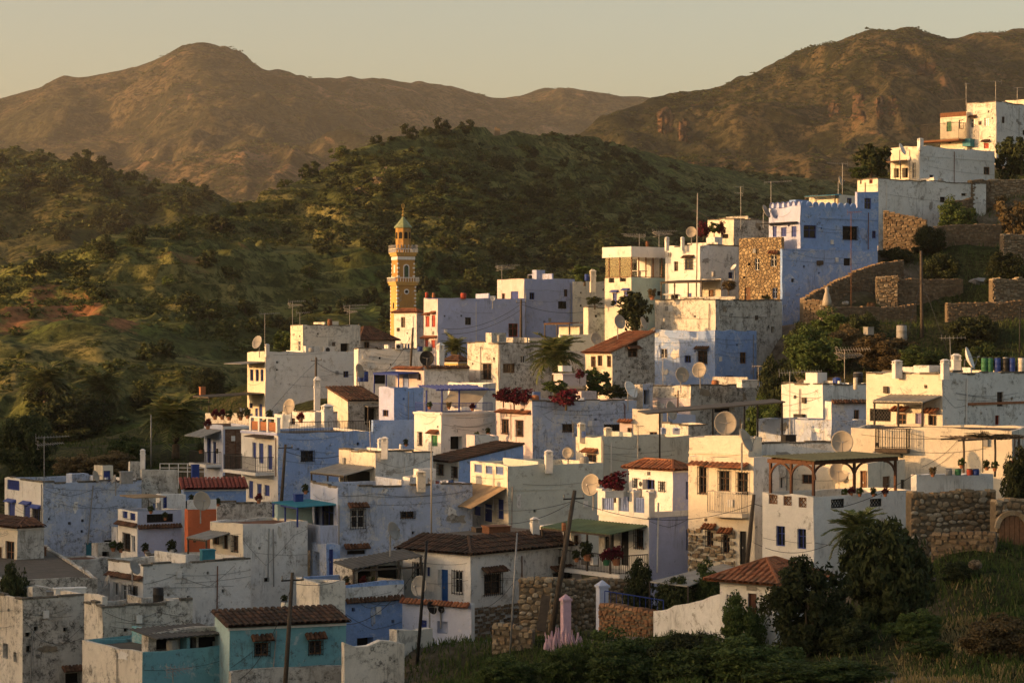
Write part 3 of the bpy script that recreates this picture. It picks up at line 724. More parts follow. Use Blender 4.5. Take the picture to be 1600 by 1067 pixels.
    def tile_band(s, face, u1, u2, v, depth=.35, mat=None):
        a1, a2 = sorted((s.a(face, u1), s.a(face, u2))); z1 = s.z(face, (a1+a2)/2, v); b = MB()
        tile_plane(b, s.fp(face, a1, -depth, z1-.1), s.fp(face, a2, -depth, z1-.1), s.fp(face, a2, -.005, z1+.1), s.fp(face, a1, -.005, z1+.1), .2, .4, s.seed)
        return b.build('tile_cornice', mat or m_tile, s.o)
    def awning(s, face, u1, u2, v, proj, drop, mat, posts=0, leg=2.4, corr=True, name='awning', thick=.05, pmat=None, roll=0.0):
        a1, a2 = sorted((s.a(face, u1), s.a(face, u2))); z = s.z(face, (a1+a2)/2, v); b = MB()
        n = max(2, int((a2-a1)/.14)) if corr else max(2, int((a2-a1)/.7)); m = 3; rr = random.Random(s.seed+int(u1))
        P = lambda i, k: s.fp(face, a1+(a2-a1)*i/n, -proj*k/m, z+roll*(i/n)-drop*k/m+((.025 if i % 2 else -.025) if corr else rr.uniform(-.05, .05)*(k > 0)))
        rows = [[P(i, k) for i in range(n+1)] for k in range(m+1)]
        for k in range(m):
            for i in range(n):
                q = [rows[k][i], rows[k][i+1], rows[k+1][i+1], rows[k+1][i]]; dz = Vector((0, 0, -thick)); b.hexa([p+dz for p in q[::-1]]+q[::-1])
        o = b.build(name, mat, s.o)
        if posts:
            b0 = MB()
            for i in range(posts):
                x = a1+.08+(a2-a1-.16)*i/max(1, posts-1); b = MB(); zz = z-drop-.06+roll*(x-a1)/(a2-a1)
                s.fb(b, face, x-.045, x+.045, -proj+.05, -proj+.14, zz-leg, zz); b.build('post', pmat or m_oldwood, o)
            s.fb(b0, face, a1, a2, -proj+.03, -proj+.12, z-drop-.16+min(0, roll), z-drop-.06+min(0, roll)); b0.build('beam', pmat or m_oldwood, o)
        return o
    def balcony(s, face, u1, u2, v, proj, h=1.0, rail=None, slab=None, solid=False, thick=.22):
        a1, a2 = sorted((s.a(face, u1), s.a(face, u2))); z = s.z(face, (a1+a2)/2, v); b = MB()
        s.fb(b, face, a1, a2, -proj, 0.0, z-thick, z); o = b.build('balcony', slab or m_white, s.o); rail = rail or m_iron
        b = MB()
        if solid:
            s.fb(b, face, a1, a2, -proj, -proj+.12, z+.002, z+h); s.fb(b, face, a1, a1+.12, -proj+.12, 0, z+.002, z+h); s.fb(b, face, a2-.12, a2, -proj+.12, 0, z+.002, z+h)
            b.build('parapet', rail, o)
        else:
            s.rail(b, [s.fp(face, a1+.04, 0, z), s.fp(face, a1+.04, -proj+.05, z), s.fp(face, a2-.04, -proj+.05, z), s.fp(face, a2-.04, 0, z)], h)
            b.build('railing', rail, o)
        return o
    def rail(s, b, pts, h, gap=.13):
        for p, q in zip(pts[:-1], pts[1:]):
            p = Vector(p); q = Vector(q); l = (q-p).length; n = max(1, int(l/gap)); Z_ = Vector((0, 0, 1))
            b.bar(p+Z_*h, q+Z_*h, .045); b.bar(p+Z_*.08, q+Z_*.08, .03)
            for i in range(n+1): r = p.lerp(q, i/n); b.bar(r+Z_*.02, r+Z_*h, .02 if 0 < i < n else .04)
    def parapet_rail(s, face, u1, u2, v, h=.9, mat=None, inset=.1):
        a1, a2 = sorted((s.a(face, u1), s.a(face, u2))); z = s.z(face, (a1+a2)/2, v); b = MB(); s.rail(b, [s.fp(face, a1, inset, z), s.fp(face, a2, inset, z)], h)
        return b.build('railing', mat or m_iron, s.o)
    def pipe(s, face, u1, v1, u2, v2, mat=None, r=.04):
        a1, a2 = s.a(face, u1), s.a(face, u2); b = MB(); b.tube([s.fp(face, a1, -.06, s.z(face, a1, v1)), s.fp(face, a2, -.06, s.z(face, a2, v2))], r, 6)
        return b.build('drain_pipe', mat or m_metal, s.o)
    def cable(s, face, pts, r=.009):
        P = []
        for u, v in pts: a = s.a(face, u); P.append(s.fp(face, a, -.03, s.z(face, a, v)))
        Q = []
        for p, q in zip(P[:-1], P[1:]):
            for i in range(4): t = i/4; Q.append(p.lerp(q, t)+Vector((0, 0, -.12*math.sin(t*math.pi)*min(1, (q-p).length/4))))
        Q.append(P[-1]); b = MB(); b.tube(Q, r, 4); return b.build('cable', m_iron, s.o)
    def box_on(s, face, u1, v1, u2, v2, proud, mat, name='box'):
        a1, a2, z1, z2 = s.rect(face, u1, v1, u2, v2); b = MB(); s.fb(b, face, a1, a2, -proud, -.004, z1, z2); return b.build(name, mat, s.o)
    def ac(s, face, u1, v1, u2, v2):
        a1, a2, z1, z2 = s.rect(face, u1, v1, u2, v2); b = MB(); s.fb(b, face, a1, a2, -.36, -.06, z1, z2); o = b.build('air_conditioner', m_white, s.o)
        b = MB(); c = s.fp(face, (a1+a2)/2-(a2-a1)*.12, -.375, (z1+z2)/2); r = min(z2-z1, a2-a1)*.36
        for i in range(12):
            p = 2*math.pi*i/12; q = 2*math.pi*(i+1)/12; e = lambda t, rr: s.fp(face, (a1+a2)/2-(a2-a1)*.12+math.cos(t)*rr, -.37, (z1+z2)/2+math.sin(t)*rr)
            b.tri(c, e(p, r), e(q, r))
        b.build('fan_grille', m_black, o)
        b = MB(); s.fb(b, face, a1+.08, a1+.12, -.34, 0, z1-.06, z1-.002); s.fb(b, face, a2-.12, a2-.08, -.34, 0, z1-.06, z1-.002); b.build('bracket', m_metal, o)
    # ---- walls and roof
    def ztop(s, x, y):
        if s.roof == 'shedR': return s.H+s.k*x
        if s.roof == 'shedF': return s.H+s.k*y
        n = fbm(np.array([x*.8+s.seed]), np.array([y*.8+s.seed*.3]), 2, 7)[0] if s.roof == 'flat' else 0
        return s.H+.17*n
    def wear(s):
        "small fittings every old wall collects: vents, a drain, loose cable, a meter box; low walls and tubs on the roof"
        rr = random.Random(s.seed*3+1); W_, D_, H = s.W, s.D, s.H
        free = lambda face, a0, a1, z0, z1: not any(o[0]-.15 < a1 and o[1]+.15 > a0 and o[2]-.15 < z1 and o[3]+.35 > z0 for o in s.op[face])
        for face, L_ in (('R', W_), ('L', D_)):
            if L_*H < 10 or H < 2.2: continue
            for _ in range(rr.randint(1, 3)):
                a_, z_ = rr.uniform(.4, L_-.4), rr.uniform(H*.25, H-.7); q = rr.uniform(.07, .12)
                if free(face, a_-q, a_+q, z_-q, z_+q): s.op[face].append((a_-q, a_+q, z_-q, z_+q, 'dark')); b = MB(); s.fb(b, face, a_-q-.01, a_+q+.01, .2, .23, z_-q-.01, z_+q+.01); b.build('vent', m_shade_black, s.o)  # black board closes the vent hole, painted in place of its shade
            if L_*H > 30 and len([o for o in s.op[face] if o[1]-o[0] > .4]) < 2:
                for _ in range(rr.randint(1, 2)):
                    w, h_ = rr.uniform(.5, .75), rr.uniform(.6, .9); a_, z_ = rr.uniform(.7, L_-1.4), rr.uniform(H*.35, H-1.6)
                    if z_ > .4 and free(face, a_, a_+w, z_, z_+h_):
                        s.op[face].append((a_, a_+w, z_, z_+h_, 'win')); b = MB()
                        for q in ((a_, a_+.05, z_, z_+h_), (a_+w-.05, a_+w, z_, z_+h_), (a_+.05, a_+w-.05, z_, z_+.05), (a_+.05, a_+w-.05, z_+h_-.05, z_+h_), (a_+w/2-.02, a_+w/2+.02, z_+.05, z_+h_-.05)): s.fb(b, face, q[0], q[1], .08, .13, q[2], q[3])
                        o = b.build('window', rr.choice([m_wood, m_blue, m_white, m_oldwood]), s.o); b = MB(); s.fb(b, face, a_+.02, a_+w-.02, .125, .15, z_+.02, z_+h_-.02); b.build('pane', m_glass, o)
            a_ = rr.uniform(.25, L_-.25)
            if free(face, a_-.06, a_+.06, .5, H-.5): b = MB(); z0 = rr.uniform(-.5, H*.4); b.tube([s.fp(face, a_, -.07, H-.35), s.fp(face, a_+rr.uniform(-.05, .05), -.07, z0)], .035, 6); b.build('drain_pipe', rr.choice([m_dishg, m_metal, m_white, m_rust]), s.o)
            a_, z_ = rr.uniform(.4, L_-.6), rr.uniform(.9, H-.9)
            if free(face, a_, a_+.35, z_, z_+.45): b = MB(); s.fb(b, face, a_, a_+.3, -.14, -.03, z_, z_+.4); b.build('meter_box', rr.choice([m_dishg, m_oldwood, m_white]), s.o)
            for _ in range(rr.randint(1, 3)):
                z0 = rr.uniform(H*.45, H-.25); a0 = rr.uniform(0, L_*.3); a1 = rr.uniform(L_*.6, L_); n = 10; sag = rr.uniform(.05, .3); dz = rr.uniform(-.5, .3); b = MB()
                b.tube([s.fp(face, a0+(a1-a0)*i/n, -.055, z0+dz*i/n-4*sag*(i/n)*(1-i/n)) for i in range(n+1)], .008, 4); b.build('cable', m_iron, s.o)
        if s.roof == 'flat' and s.par > .2 and W_ > 4 and D_ > 2.5:
            z0 = H-s.par; x = rr.uniform(W_*.3, W_*.7); hh = s.par+rr.uniform(.1, .7); b = MB(); b.box(x, x+.16, .3, D_-.25, z0, z0+hh); b.build('roof_partition', s.mR, s.o)
            if rr.random() < .6: x = rr.uniform(W_*.1, W_*.8); w = rr.uniform(.9, 1.7); b = MB(); b.box(x, min(W_-.3, x+w), D_*.45, D_*.45+rr.uniform(.7, 1.2), z0, z0+s.par+rr.uniform(.3, 1.1)); b.build('roof_cupboard', rr.choice([GW_, s.mL, s.mR]), s.o)
            if rr.random() < .5: x = rr.uniform(.6, W_-.6); b = MB(); b.lathe([(.28, z0), (.3, z0+s.par+.25), (.26, z0+s.par+.4), (.08, z0+s.par+.45)], 12, (x, .7, 0)); b.build('roof_tub', rr.choice([m_bluebar, m_black, m_dishg, m_terra]), s.o)
            if rr.random() < .7:
                lab = 'thin old aerial on the roof of '+s.o['label']
                if len(lab.split()) <= 16:
                    o = empty('tv_antenna', s.wp((rr.uniform(.5, W_-.5), rr.uniform(.5, D_-.4), z0)), rr.uniform(-.4, .4)); h_ = s.par+rr.uniform(1.2, 2.6); b = MB(); b.tube([(0, 0, 0), (rr.uniform(-.1, .1), 0, h_)], .022, 5); b.build('mast', m_metal, o); b = MB(); l = rr.uniform(.9, 1.7); b.bar((-l*.4, 0, h_-.1), (l*.6, .1, h_-.05), .022)
                    for i in range(7): xx = -l*.4+l*i/6; b.bar((xx, -.22+.02*i, h_-.1), (xx, .22-.02*i, h_-.06), .012); b.bar((xx, 0, h_-.22+.01*i), (xx, 0, h_+.1-.01*i), .012)
                    b.build('yagi_boom', m_metal, o); T(o, lab, 'tv antenna', 'rooftop aerials')
    def finish(s):
        W_, D_, H = s.W, s.D, s.H; b = MB(); sd = s.seed
        if s.o['category'] in ('house', 'veranda') and not getattr(s, 'tidy', False): s.wear()
        def facade(face, L_, mi):
            ops = s.op[face]; xs = sorted(set([0, L_]+[round(q, 4) for o in ops for q in o[:2]]+[round(L_*i/max(1, int(L_/1.1)), 4) for i in range(max(1, int(L_/1.1))+1)]))
            top = H; zs = sorted(set([-s.down, top]+[round(q, 4) for o in ops for q in o[2:4] if q < top]+[round(-s.down+(top+s.down)*i/max(1, int((top+s.down)/1.2)), 4) for i in range(max(1, int((top+s.down)/1.2))+1)]))
            xs = [x for i, x in enumerate(xs) if i == 0 or x-xs[i-1] > 1e-3]; zs = [x for i, x in enumerate(zs) if i == 0 or x-zs[i-1] > 1e-3]
            idx = {}
            def vid(i, j):
                if (i, j) not in idx:
                    x, z = xs[i], zs[j]; d = 0.0
                    if 0 < i < len(xs)-1: d = -.05*(fbm(np.array([x*.6+sd]), np.array([z*.6]), 2, 3)[0])
                    p = s.fp(face, x, d, z)
                    if i == 0 and z > -1: p.x += .07*fbm(np.array([z*.9+sd]), np.array([1.3]), 2, 5)[0]+.012; p.y += .07*fbm(np.array([z*.9+sd]), np.array([7.7]), 2, 6)[0]+.012
                    if j == len(zs)-1: p.z = s.ztop(p.x if face == 'R' else 0, 0 if face == 'R' else p.y)
                    idx[(i, j)] = len(b.v); b.v.append(tuple(p))
                return idx[(i, j)]
            for i in range(len(xs)-1):
                for j in range(len(zs)-1):
                    xm = (xs[i]+xs[i+1])/2; zm = (zs[j]+zs[j+1])/2
                    if any(o[0] < xm < o[1] and o[2] < zm < o[3] for o in ops): continue
                    f = (vid(i, j), vid(i+1, j), vid(i+1, j+1), vid(i, j+1)); b.f.append(f if face == 'R' else f[::-1]); b.m.append(mi)
            for a1, a2, z1, z2, kd in ops:
                dp = .6 if kd == 'hole' else .2; q = lambda a, d, z: s.fp(face, a, d, z)
                e = -.03
                b.quad(q(a1, e, z1), q(a1, e, z2), q(a1, dp, z2), q(a1, dp, z1), mi); b.quad(q(a2, e, z1), q(a2, dp, z1), q(a2, dp, z2), q(a2, e, z2), mi)
                b.quad(q(a1, e, z1), q(a1, dp, z1), q(a2, dp, z1), q(a2, e, z1), mi); b.quad(q(a1, e, z2), q(a2, e, z2), q(a2, dp, z2), q(a1, dp, z2), mi)
        facade('R', W_, 1); facade('L', D_, 0)
        zt = s.ztop
        # repairs: trowelled patches and bared render, each with its own outline
        for face, L_, mt in (('R', W_, s.mR), ('L', D_, s.mL)):
            pal = PATCH.get(mt.name)
            if not pal or L_*H < 9: continue
            rr = random.Random(sd+(3 if face == 'L' else 0))
            for _ in range(min(6, int(L_*H/11)+1)):
                cx, cz, rx, rz = rr.uniform(.5, L_-.5), rr.uniform(.3, H-.3), rr.uniform(.2, .8), rr.uniform(.18, .7); rx = min(rx, cx-.05, L_-.05-cx); rz = min(rz, H-.12-cz)
                if rx < .12 or rz < .12 or any(o[0]-rx-.15 < cx < o[1]+rx+.15 and o[2]-rz-.15 < cz < o[3]+rz+.4 for o in s.op[face]): continue
                k = rr.randint(22, 30); q = MB(); pts = []; pw = rr.choice([.45, .6, .8]); ph = [rr.uniform(0, 6.28) for _ in range(3)]
                for i in range(k):
                    t_ = 2*math.pi*i/k; c_, s_ = math.cos(t_), math.sin(t_); f_ = .72+.14*math.sin(2*t_+ph[0])+.10*math.sin(5*t_+ph[1])+rr.uniform(-.10, .08)
                    pts.append((cx+math.copysign(abs(c_)**pw, c_)*rx*f_, cz+math.copysign(abs(s_)**pw, s_)*rz*f_))
                for dd in (.0, -.042): q.v += [tuple(s.fp(face, a_, dd, z_)) for a_, z_ in pts]
                q.f.append(tuple(range(k, 2*k))); q.m.append(0)
                for i in range(k): q.f.append((i, (i+1) % k, k+(i+1) % k, k+i)); q.m.append(0)
                q.build('plaster_patch', rr.choice(pal), s.o)
        # rear walls
        b.quad((W_, 0, -s.down), (W_, D_, -s.down), (W_, D_, zt(W_, D_)), (W_, 0, zt(W_, 0)), 0); b.quad((W_, D_, -s.down), (0, D_, -s.down), (0, D_, zt(0, D_)), (W_, D_, zt(W_, D_)), 1)
        if s.roof == 'flat':
            t = min(.2, W_*.3, D_*.3); z0 = H-s.par
            def cap(p, q, pi, qi, n):
                for i in range(n):
                    a0 = Vector(p).lerp(Vector(q), i/n); a1 = Vector(p).lerp(Vector(q), (i+1)/n); c0 = Vector(pi).lerp(Vector(qi), i/n); c1 = Vector(pi).lerp(Vector(qi), (i+1)/n)
                    m = 1 if p[1] == q[1] else 0
                    for w_ in (a0, a1): w_.z = zt(w_.x, w_.y)
                    c0.z, c1.z = a0.z, a1.z
                    b.quad(a0, a1, c1, c0, m); b.quad(c0, c1, (c1.x, c1.y, z0), (c0.x, c0.y, z0), m)
            nx, ny = max(1, int(W_/1.1)), max(1, int(D_/1.1))
            cap((0, 0, 0), (W_, 0, 0), (t, t, 0), (W_-t, t, 0), nx); cap((W_, 0, 0), (W_, D_, 0), (W_-t, t, 0), (W_-t, D_-t, 0), ny)
            cap((W_, D_, 0), (0, D_, 0), (W_-t, D_-t, 0), (t, D_-t, 0), nx); cap((0, D_, 0), (0, 0, 0), (t, D_-t, 0), (t, t, 0), ny)
            b.build('wall', [s.mL, s.mR], s.o)
            if s.par > .15 and W_ > 2:
                cpb = MB(); rr = random.Random(sd); pr = .05
                for face, L_ in (('R', W_), ('L', D_)):
                    x = -pr if face == 'R' else t+.02
                    while x < L_:
                        w = rr.uniform(.5, 1.5); x1 = min(L_, x+w); hh = rr.uniform(.03, .085)
                        if rr.random() < .88 and x1-x > .1:
                            p0 = s.fp(face, max(0, x), 0, 0); zc = zt(p0.x, p0.y)+.012; s.fb(cpb, face, x, x1-.012, -pr*rr.uniform(.3, 1.2), t+.03, zc-.05, zc+hh)
                        x = x1
                if s.mR in DIRTY and cpb.f: cpb.build('coping', m_mould, s.o)['kind'] = 'stuff'
            r = MB(); r.quad((t, t, z0), (W_-t, t, z0), (W_-t, D_-t, z0), (t, D_-t, z0)); r.build('roof_deck', s.deckm, s.o)
        else:
            b.build('wall', [s.mL, s.mR], s.o); r = MB(); ov = s.over; k = s.k
            if s.roof == 'shedR':
                P = lambda x, y: (x, y, H+k*x+.06); tile_plane(r, P(-ov, D_+.1), P(-ov, -.12), P(W_+.05, -.12), P(W_+.05, D_+.1), seed=sd)
            elif s.roof == 'shedF':
                P = lambda x, y: (x, y, H+k*y+.06); tile_plane(r, P(-.2, -ov), P(W_+.2, -ov), P(W_+.2, D_+.05), P(-.2, D_+.05), seed=sd)
            elif s.roof == 'hip':
                x0, x1, y0, y1 = -ov, W_+ov, -ov, D_+ov; m_ = min(x1-x0, y1-y0)/2; hz = H+k*m_; z0 = H-.02
                if W_ >= D_: A, B_ = (x0+m_, (y0+y1)/2, hz), (x1-m_, (y0+y1)/2, hz)
                else: A, B_ = ((x0+x1)/2, y0+m_, hz), ((x0+x1)/2, y1-m_, hz)
                c = [(x0, y0, z0), (x1, y0, z0), (x1, y1, z0), (x0, y1, z0)]
                if W_ >= D_: planes = ((c[0], c[1], B_, A), (c[2], c[3], A, B_), (c[3], c[0], A, A), (c[1], c[2], B_, B_))
                else: planes = ((c[3], c[0], A, B_), (c[1], c[2], B_, A), (c[0], c[1], A, A), (c[2], c[3], B_, B_))
                for i, q in enumerate(planes): tile_plane(r, *q, seed=sd+i)
                for p, q in ((c[0], A), (c[1], B_ if W_ >= D_ else A), (A, B_), (c[3], A if W_ >= D_ else B_)):
                    if (Vector(p)-Vector(q)).length > .1: r.tube([Vector(p)+Vector((0, 0, .06)), Vector(q)+Vector((0, 0, .08))], .1, 6)
            elif s.roof == 'skirt':
                w = s.ridge; z0 = H-.02; hz = H+k*w; ox = ov
                tile_plane(r, (-ox, D_, z0), (-ox, -ox, z0), (w, w, hz), (w, D_, hz), seed=sd); tile_plane(r, (-ox, -ox, z0), (W_, -ox, z0), (W_, w, hz), (w, w, hz), seed=sd+1)
                r.tube([(-ox, -ox, z0+.06), (w, w, hz+.08)], .1, 6)
                q = MB(); q.box(w, W_, w, D_, H-.3, hz-.03); q.build('roof_deck', s.deckm, s.o)
            o = r.build('tile_roof', s.tile, s.o)
            if o: o['kind'] = 'stuff'
            # white line under the eave
            e = MB(); e.box(-.06, -.004, 0, D_, H-.16, H-.05) if s.roof != 'shedF' else None
            if s.roof != 'shedR': e.box(-.06, W_, -.06, -.004, H-.16, H-.05)
            e.build('eave_moulding', m_white, s.o)
HOUSES = []
def Hs(*a, **k):
    h = House(*a, **k); HOUSES.append(h); return h

# ---- free-standing things
def chimney(label, u, vt, vb, Y, wpx, mat=None, pots=True, style='slot'):
    p = at(u, vb, Y); h = at(u, vt, Y).z-p.z; w = wpx*mpp(Y)*.78; o = empty('chimney', p, rnd.uniform(-.1, .5)); b = MB()
    b.box(-w/2, w/2, -w/2, w/2, -.4, h*.62); b.box(-w*.58, w*.58, -w*.58, w*.58, h*.62, h*.68); mt = mat or m_white
    b.build('shaft', mt, o); b = MB()
    for sx in (-1, 1):
        for sy in (-1, 1): b.box(sx*w*.5-.0, sx*w*.5-sx*w*.26, sy*w*.5, sy*w*.5-sy*w*.26, h*.68, h*.88)
    b.box(-w*.22, w*.22, -w*.22, w*.22, h*.68, h*.88)
    b.build('vent', mt, o); b = MB(); b.hexa([(-w*.6,-w*.6,h*.88),(w*.6,-w*.6,h*.88),(w*.6,w*.6,h*.88),(-w*.6,w*.6,h*.88),(-w*.2,-w*.2,h),(w*.2,-w*.2,h),(w*.2,w*.2,h),(-w*.2,w*.2,h)]); b.build('cap', mt, o)
    T(o, label, 'chimney', 'rooftop chimneys'); return o
def dish(label, u, v, Y, rpx, yaw=0, tilt=25, mat=None, mast=1.0, logo=False):
    p = at(u, v, Y); r = rpx*mpp(Y); o = empty('satellite_dish', p-Vector((0, 0, r*1.0+mast*.3)), 0)
    n = 22; prof = [(r*t, r*.32*t*t) for t in (.02, .3, .55, .75, .9, 1.0)]
    b = MB(); base = len(b.v)
    for rr_, zz in prof:
        for j in range(n): a = 2*math.pi*j/n; b.v.append((rr_*math.cos(a)*.93, rr_*math.sin(a), zz))
    for i in range(len(prof)-1):
        for j in range(n): a = i*n+j; c = i*n+(j+1) % n; b.f.append((a, c, c+n, a+n)); b.m.append(0)
    b.f.append(tuple(range(n))[::-1]); b.m.append(0)
    m = b.mesh('bowl', mat or m_dish); m.polygons.foreach_set('use_smooth', [True]*len(m.polygons))
    bo = bpy.data.objects.new('bowl', m); bo.location = (0, 0, r*1.0+mast*.3)
    # bowl opens along local +Z; turn it to face the camera (-Y), then yaw/tilt
    M = Matrix.Rotation(R(yaw), 3, 'Z') @ Matrix.Rotation(R(90-tilt), 3, 'X'); bo.rotation_euler = M.to_euler(); link(bo, o)
    md = bo.modifiers.new('thickness', 'SOLIDIFY'); md.thickness = .03
    if logo:
        b = MB(); k = 12; pts = [Vector((.22*r*math.cos(2*math.pi*i/k)+r*.28, .24*r*math.sin(2*math.pi*i/k)+.52*r, 0)) for i in range(k)]
        for q in pts: q.z = .32*(q.x**2/.865+q.y**2)/r+.012
        b.f.append(tuple(range(k))); b.m.append(0); b.v += [tuple(q) for q in pts]; e = b.build('emblem', m_red, bo)
    b = MB(); f = Vector((0, -r*.75, r*.15)); tip = Vector((0, -r*.15, r*.95)); b.tube([(0, -r*.95, r*.30), tip], r*.025+.006, 5); b.tube([(r*.6, r*.2, r*.13), tip], r*.012+.004, 4); b.tube([(-r*.6, r*.2, r*.13), tip], r*.012+.004, 4); b.build('feed_arm', m_metal, bo)
    b = MB(); b.tube([tip+Vector((0, 0, -.02)), tip+Vector((0, .01, r*.16))], r*.06+.01, 7); b.build('receiver', m_metal, bo)
    b = MB(); c = Vector((0, 0, r+mast*.3)); back = M @ Vector((0, 0, -r*.18)); b.tube([c, c+back], .04, 6); b.tube([c+back, (back.x, back.y, -.5)], .045, 6); b.build('mast', m_metal, o)
    T(o, label, 'satellite dish', 'satellite dishes'); return o
def antenna(label, u, vb, vt, Y, boom=1.6, yaw=20, booms=1, el=.7, mat=None, lean=0):
    p = at(u, vb, Y); h = at(u, vt, Y).z-p.z; o = empty('tv_antenna', p, 0); b = MB(); top = Vector((lean, 0, h)); b.tube([(0, 0, -.3), top], .028, 5); b.build('mast', mat or m_metal, o)
    for k in range(booms):
        b = MB(); a = R(yaw+k*35); d = Vector((math.cos(a), math.sin(a), .04)); e = Vector((-math.sin(a), math.cos(a), 0)); c = top*(1-.16*k)-Vector((0, 0, .06))
        b.bar(c-d*boom*.25, c+d*boom*.75, .03); n = max(5, int(boom/.17))
        for i in range(n): q = c+d*(boom*(-.25+i/(n-1))); l = el*(1-.5*i/n)*.5; b.bar(q-e*l-Vector((0, 0, l*.5)), q+e*l+Vector((0, 0, l*.5)), .014)
        r_ = c-d*boom*.25; b.bar(r_-e*el*.3+Vector((0, 0, .25)), r_+e*el*.3+Vector((0, 0, .25)), .016); b.bar(r_-e*el*.3-Vector((0, 0, .25)), r_+e*el*.3-Vector((0, 0, .25)), .016); b.bar(r_-Vector((0, 0, .28)), r_+Vector((0, 0, .28)), .016)
        b.build('yagi_boom', mat or m_metal, o)
    T(o, label, 'tv antenna', 'rooftop aerials'); return o
def pole(label, ub, vb, ut, vt, Y, r=.13, arms=0, mat=None, insul=True, name='utility_pole', cat='utility pole'):
    p = at(ub, vb, Y); t = at(ut, vt, Y); o = empty(name, p); d = t-p; b = MB(); b.tube([-d.normalized()*1.5, d*.5, d], [r, r*.85, r*.65], 8); b.build('shaft', mat or m_oldwood, o, True)
    for i in range(arms):
        c = d*(.93-.07*i); b = MB(); b.bar(c+Vector((-.5, 0, 0)), c+Vector((.55, 0, .05)), .07); b.build('crossarm', m_iron, o)
        for x in (-.45, .1, .5): b = MB(); b.lathe([(.03, 0), (.06, .06), (.03, .1), (.055, .16), (.02, .2)], 8, (c.x+x, c.y, c.z+.05)); b.build('insulator', m_dishg, o)
    T(o, label, cat, 'poles'); o['top'] = tuple(t); return o
def wire(label, P, Q, sag=.6, r=.018, n=16):
    P = Vector(P); Q = Vector(Q); b = MB(); b.tube([P.lerp(Q, i/n)-Vector((0, 0, 4*sag*(i/n)*(1-i/n))) for i in range(n+1)], r, 4)
    o = b.build('power_cable', m_black); T(o, label, 'cable', 'overhead cables'); return o
def pot_plant(label, u, v, Y, hpx, kind='green', pot=None, name='potted_plant'):
    p = at(u, v, Y); h = hpx*mpp(Y); o = empty(name, p); b = MB(); b.lathe([(h*.16, 0), (h*.22, h*.30), (h*.25, h*.31), (h*.25, h*.36), (h*.20, h*.36)], 10); b.build('pot', pot or m_terra, o)
    c = bpy.data.objects.new('foliage', BUSH[{'green': 0, 'red': 1, 'dark': 2, 'brown': 3}[kind]]); c.scale = (h*.38, h*.38, h*.42); c.location = (0, 0, h*.62); link(c, o)
    T(o, label, 'potted plant', 'potted plants'); return o
BUSH = [mesh_crown('foliage', 300+i, 30, 40, .17, mat=m, squash=1.0, low=-.9, spread=.42) for i, m in enumerate((m_leafg, m_flower, m_leafd, m_leafb))]
def bush(label, u, v, Y, wpx, hpx, kind=0, name='shrub', mesh=None, cat='shrub', lift=.5):
    p = at(u, v, Y); w = wpx*mpp(Y); h = hpx*mpp(Y); o = empty(name, p, rnd.uniform(0, 6)); c = bpy.data.objects.new('foliage', mesh or BUSH[kind]); c.scale = (w/2, w/2, h/2); c.location = (0, 0, h*lift); link(c, o)
    b = MB(); b.tube([(0, 0, -.5), (0.03, 0, h*.25), (.05, .04, h*.6)], [.05*w, .04*w, .01*w], 6); b.build('stem', m_bark, o)
    T(o, label, cat, 'shrubs and bushes'); return o
def barrel(label, u, vt, vb, Y, wpx, mat, name='barrel', cat='barrel', ribs=True):
    p = at(u, vb, Y); h = at(u, vt, Y).z-p.z; r = wpx*mpp(Y)/2; o = empty(name, p); b = MB()
    b.lathe([(r*.92, 0), (r*.98, h*.1), (r*.98, h*.32), (r*1.03, h*.35), (r*.98, h*.38), (r*.98, h*.64), (r*1.03, h*.67), (r*.98, h*.7), (r*.95, h*.96), (r*.85, h*.97)], 14); b.build('drum', mat, o, True)
    b = MB(); b.lathe([(r*.9, h*.965), (r*.9, h), (r*.2, h*1.03)], 14); b.build('lid', m_black if mat is not m_black else m_metal, o); T(o, label, cat, 'roof tanks and barrels'); return o
def crate(label, u1, v1, u2, v2, Y, mat, depth=.6, name='storage_box', cat='box', lid=True, rz=.35):
    p = at((u1+u2)/2, v2, Y); w = abs(u2-u1)*mpp(Y); h = abs(v2-v1)*mpp(Y); o = empty(name, p, rz); b = MB(); b.box(-w/2, w/2, -depth/2, depth/2, 0, h*.9); b.build('body', mat, o)
    b = MB(); b.box(-w*.54, w*.54, -depth*.55, depth*.55, h*.9+.002, h); b.build('lid', mat, o); T(o, label, cat, 'things left on the roofs'); return o
# ================================================================ THE VILLAGE
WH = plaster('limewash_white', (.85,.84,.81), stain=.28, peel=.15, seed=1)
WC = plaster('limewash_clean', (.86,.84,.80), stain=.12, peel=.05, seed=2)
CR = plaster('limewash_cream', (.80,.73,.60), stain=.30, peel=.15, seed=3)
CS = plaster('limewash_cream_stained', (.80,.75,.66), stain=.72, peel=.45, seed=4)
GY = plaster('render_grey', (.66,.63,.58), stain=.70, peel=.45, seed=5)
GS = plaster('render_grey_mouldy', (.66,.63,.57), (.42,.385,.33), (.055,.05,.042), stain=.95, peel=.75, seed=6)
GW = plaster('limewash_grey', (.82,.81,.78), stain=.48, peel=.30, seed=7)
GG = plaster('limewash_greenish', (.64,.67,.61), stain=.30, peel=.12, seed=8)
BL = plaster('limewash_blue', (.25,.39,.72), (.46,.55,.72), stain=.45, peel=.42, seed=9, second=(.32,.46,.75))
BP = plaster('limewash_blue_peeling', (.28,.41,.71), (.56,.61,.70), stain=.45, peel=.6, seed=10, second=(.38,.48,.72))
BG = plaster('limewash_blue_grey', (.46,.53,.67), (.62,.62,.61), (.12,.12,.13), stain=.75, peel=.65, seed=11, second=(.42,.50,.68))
LV = plaster('limewash_lavender', (.49,.54,.78), (.60,.61,.69), stain=.22, peel=.15, seed=12)
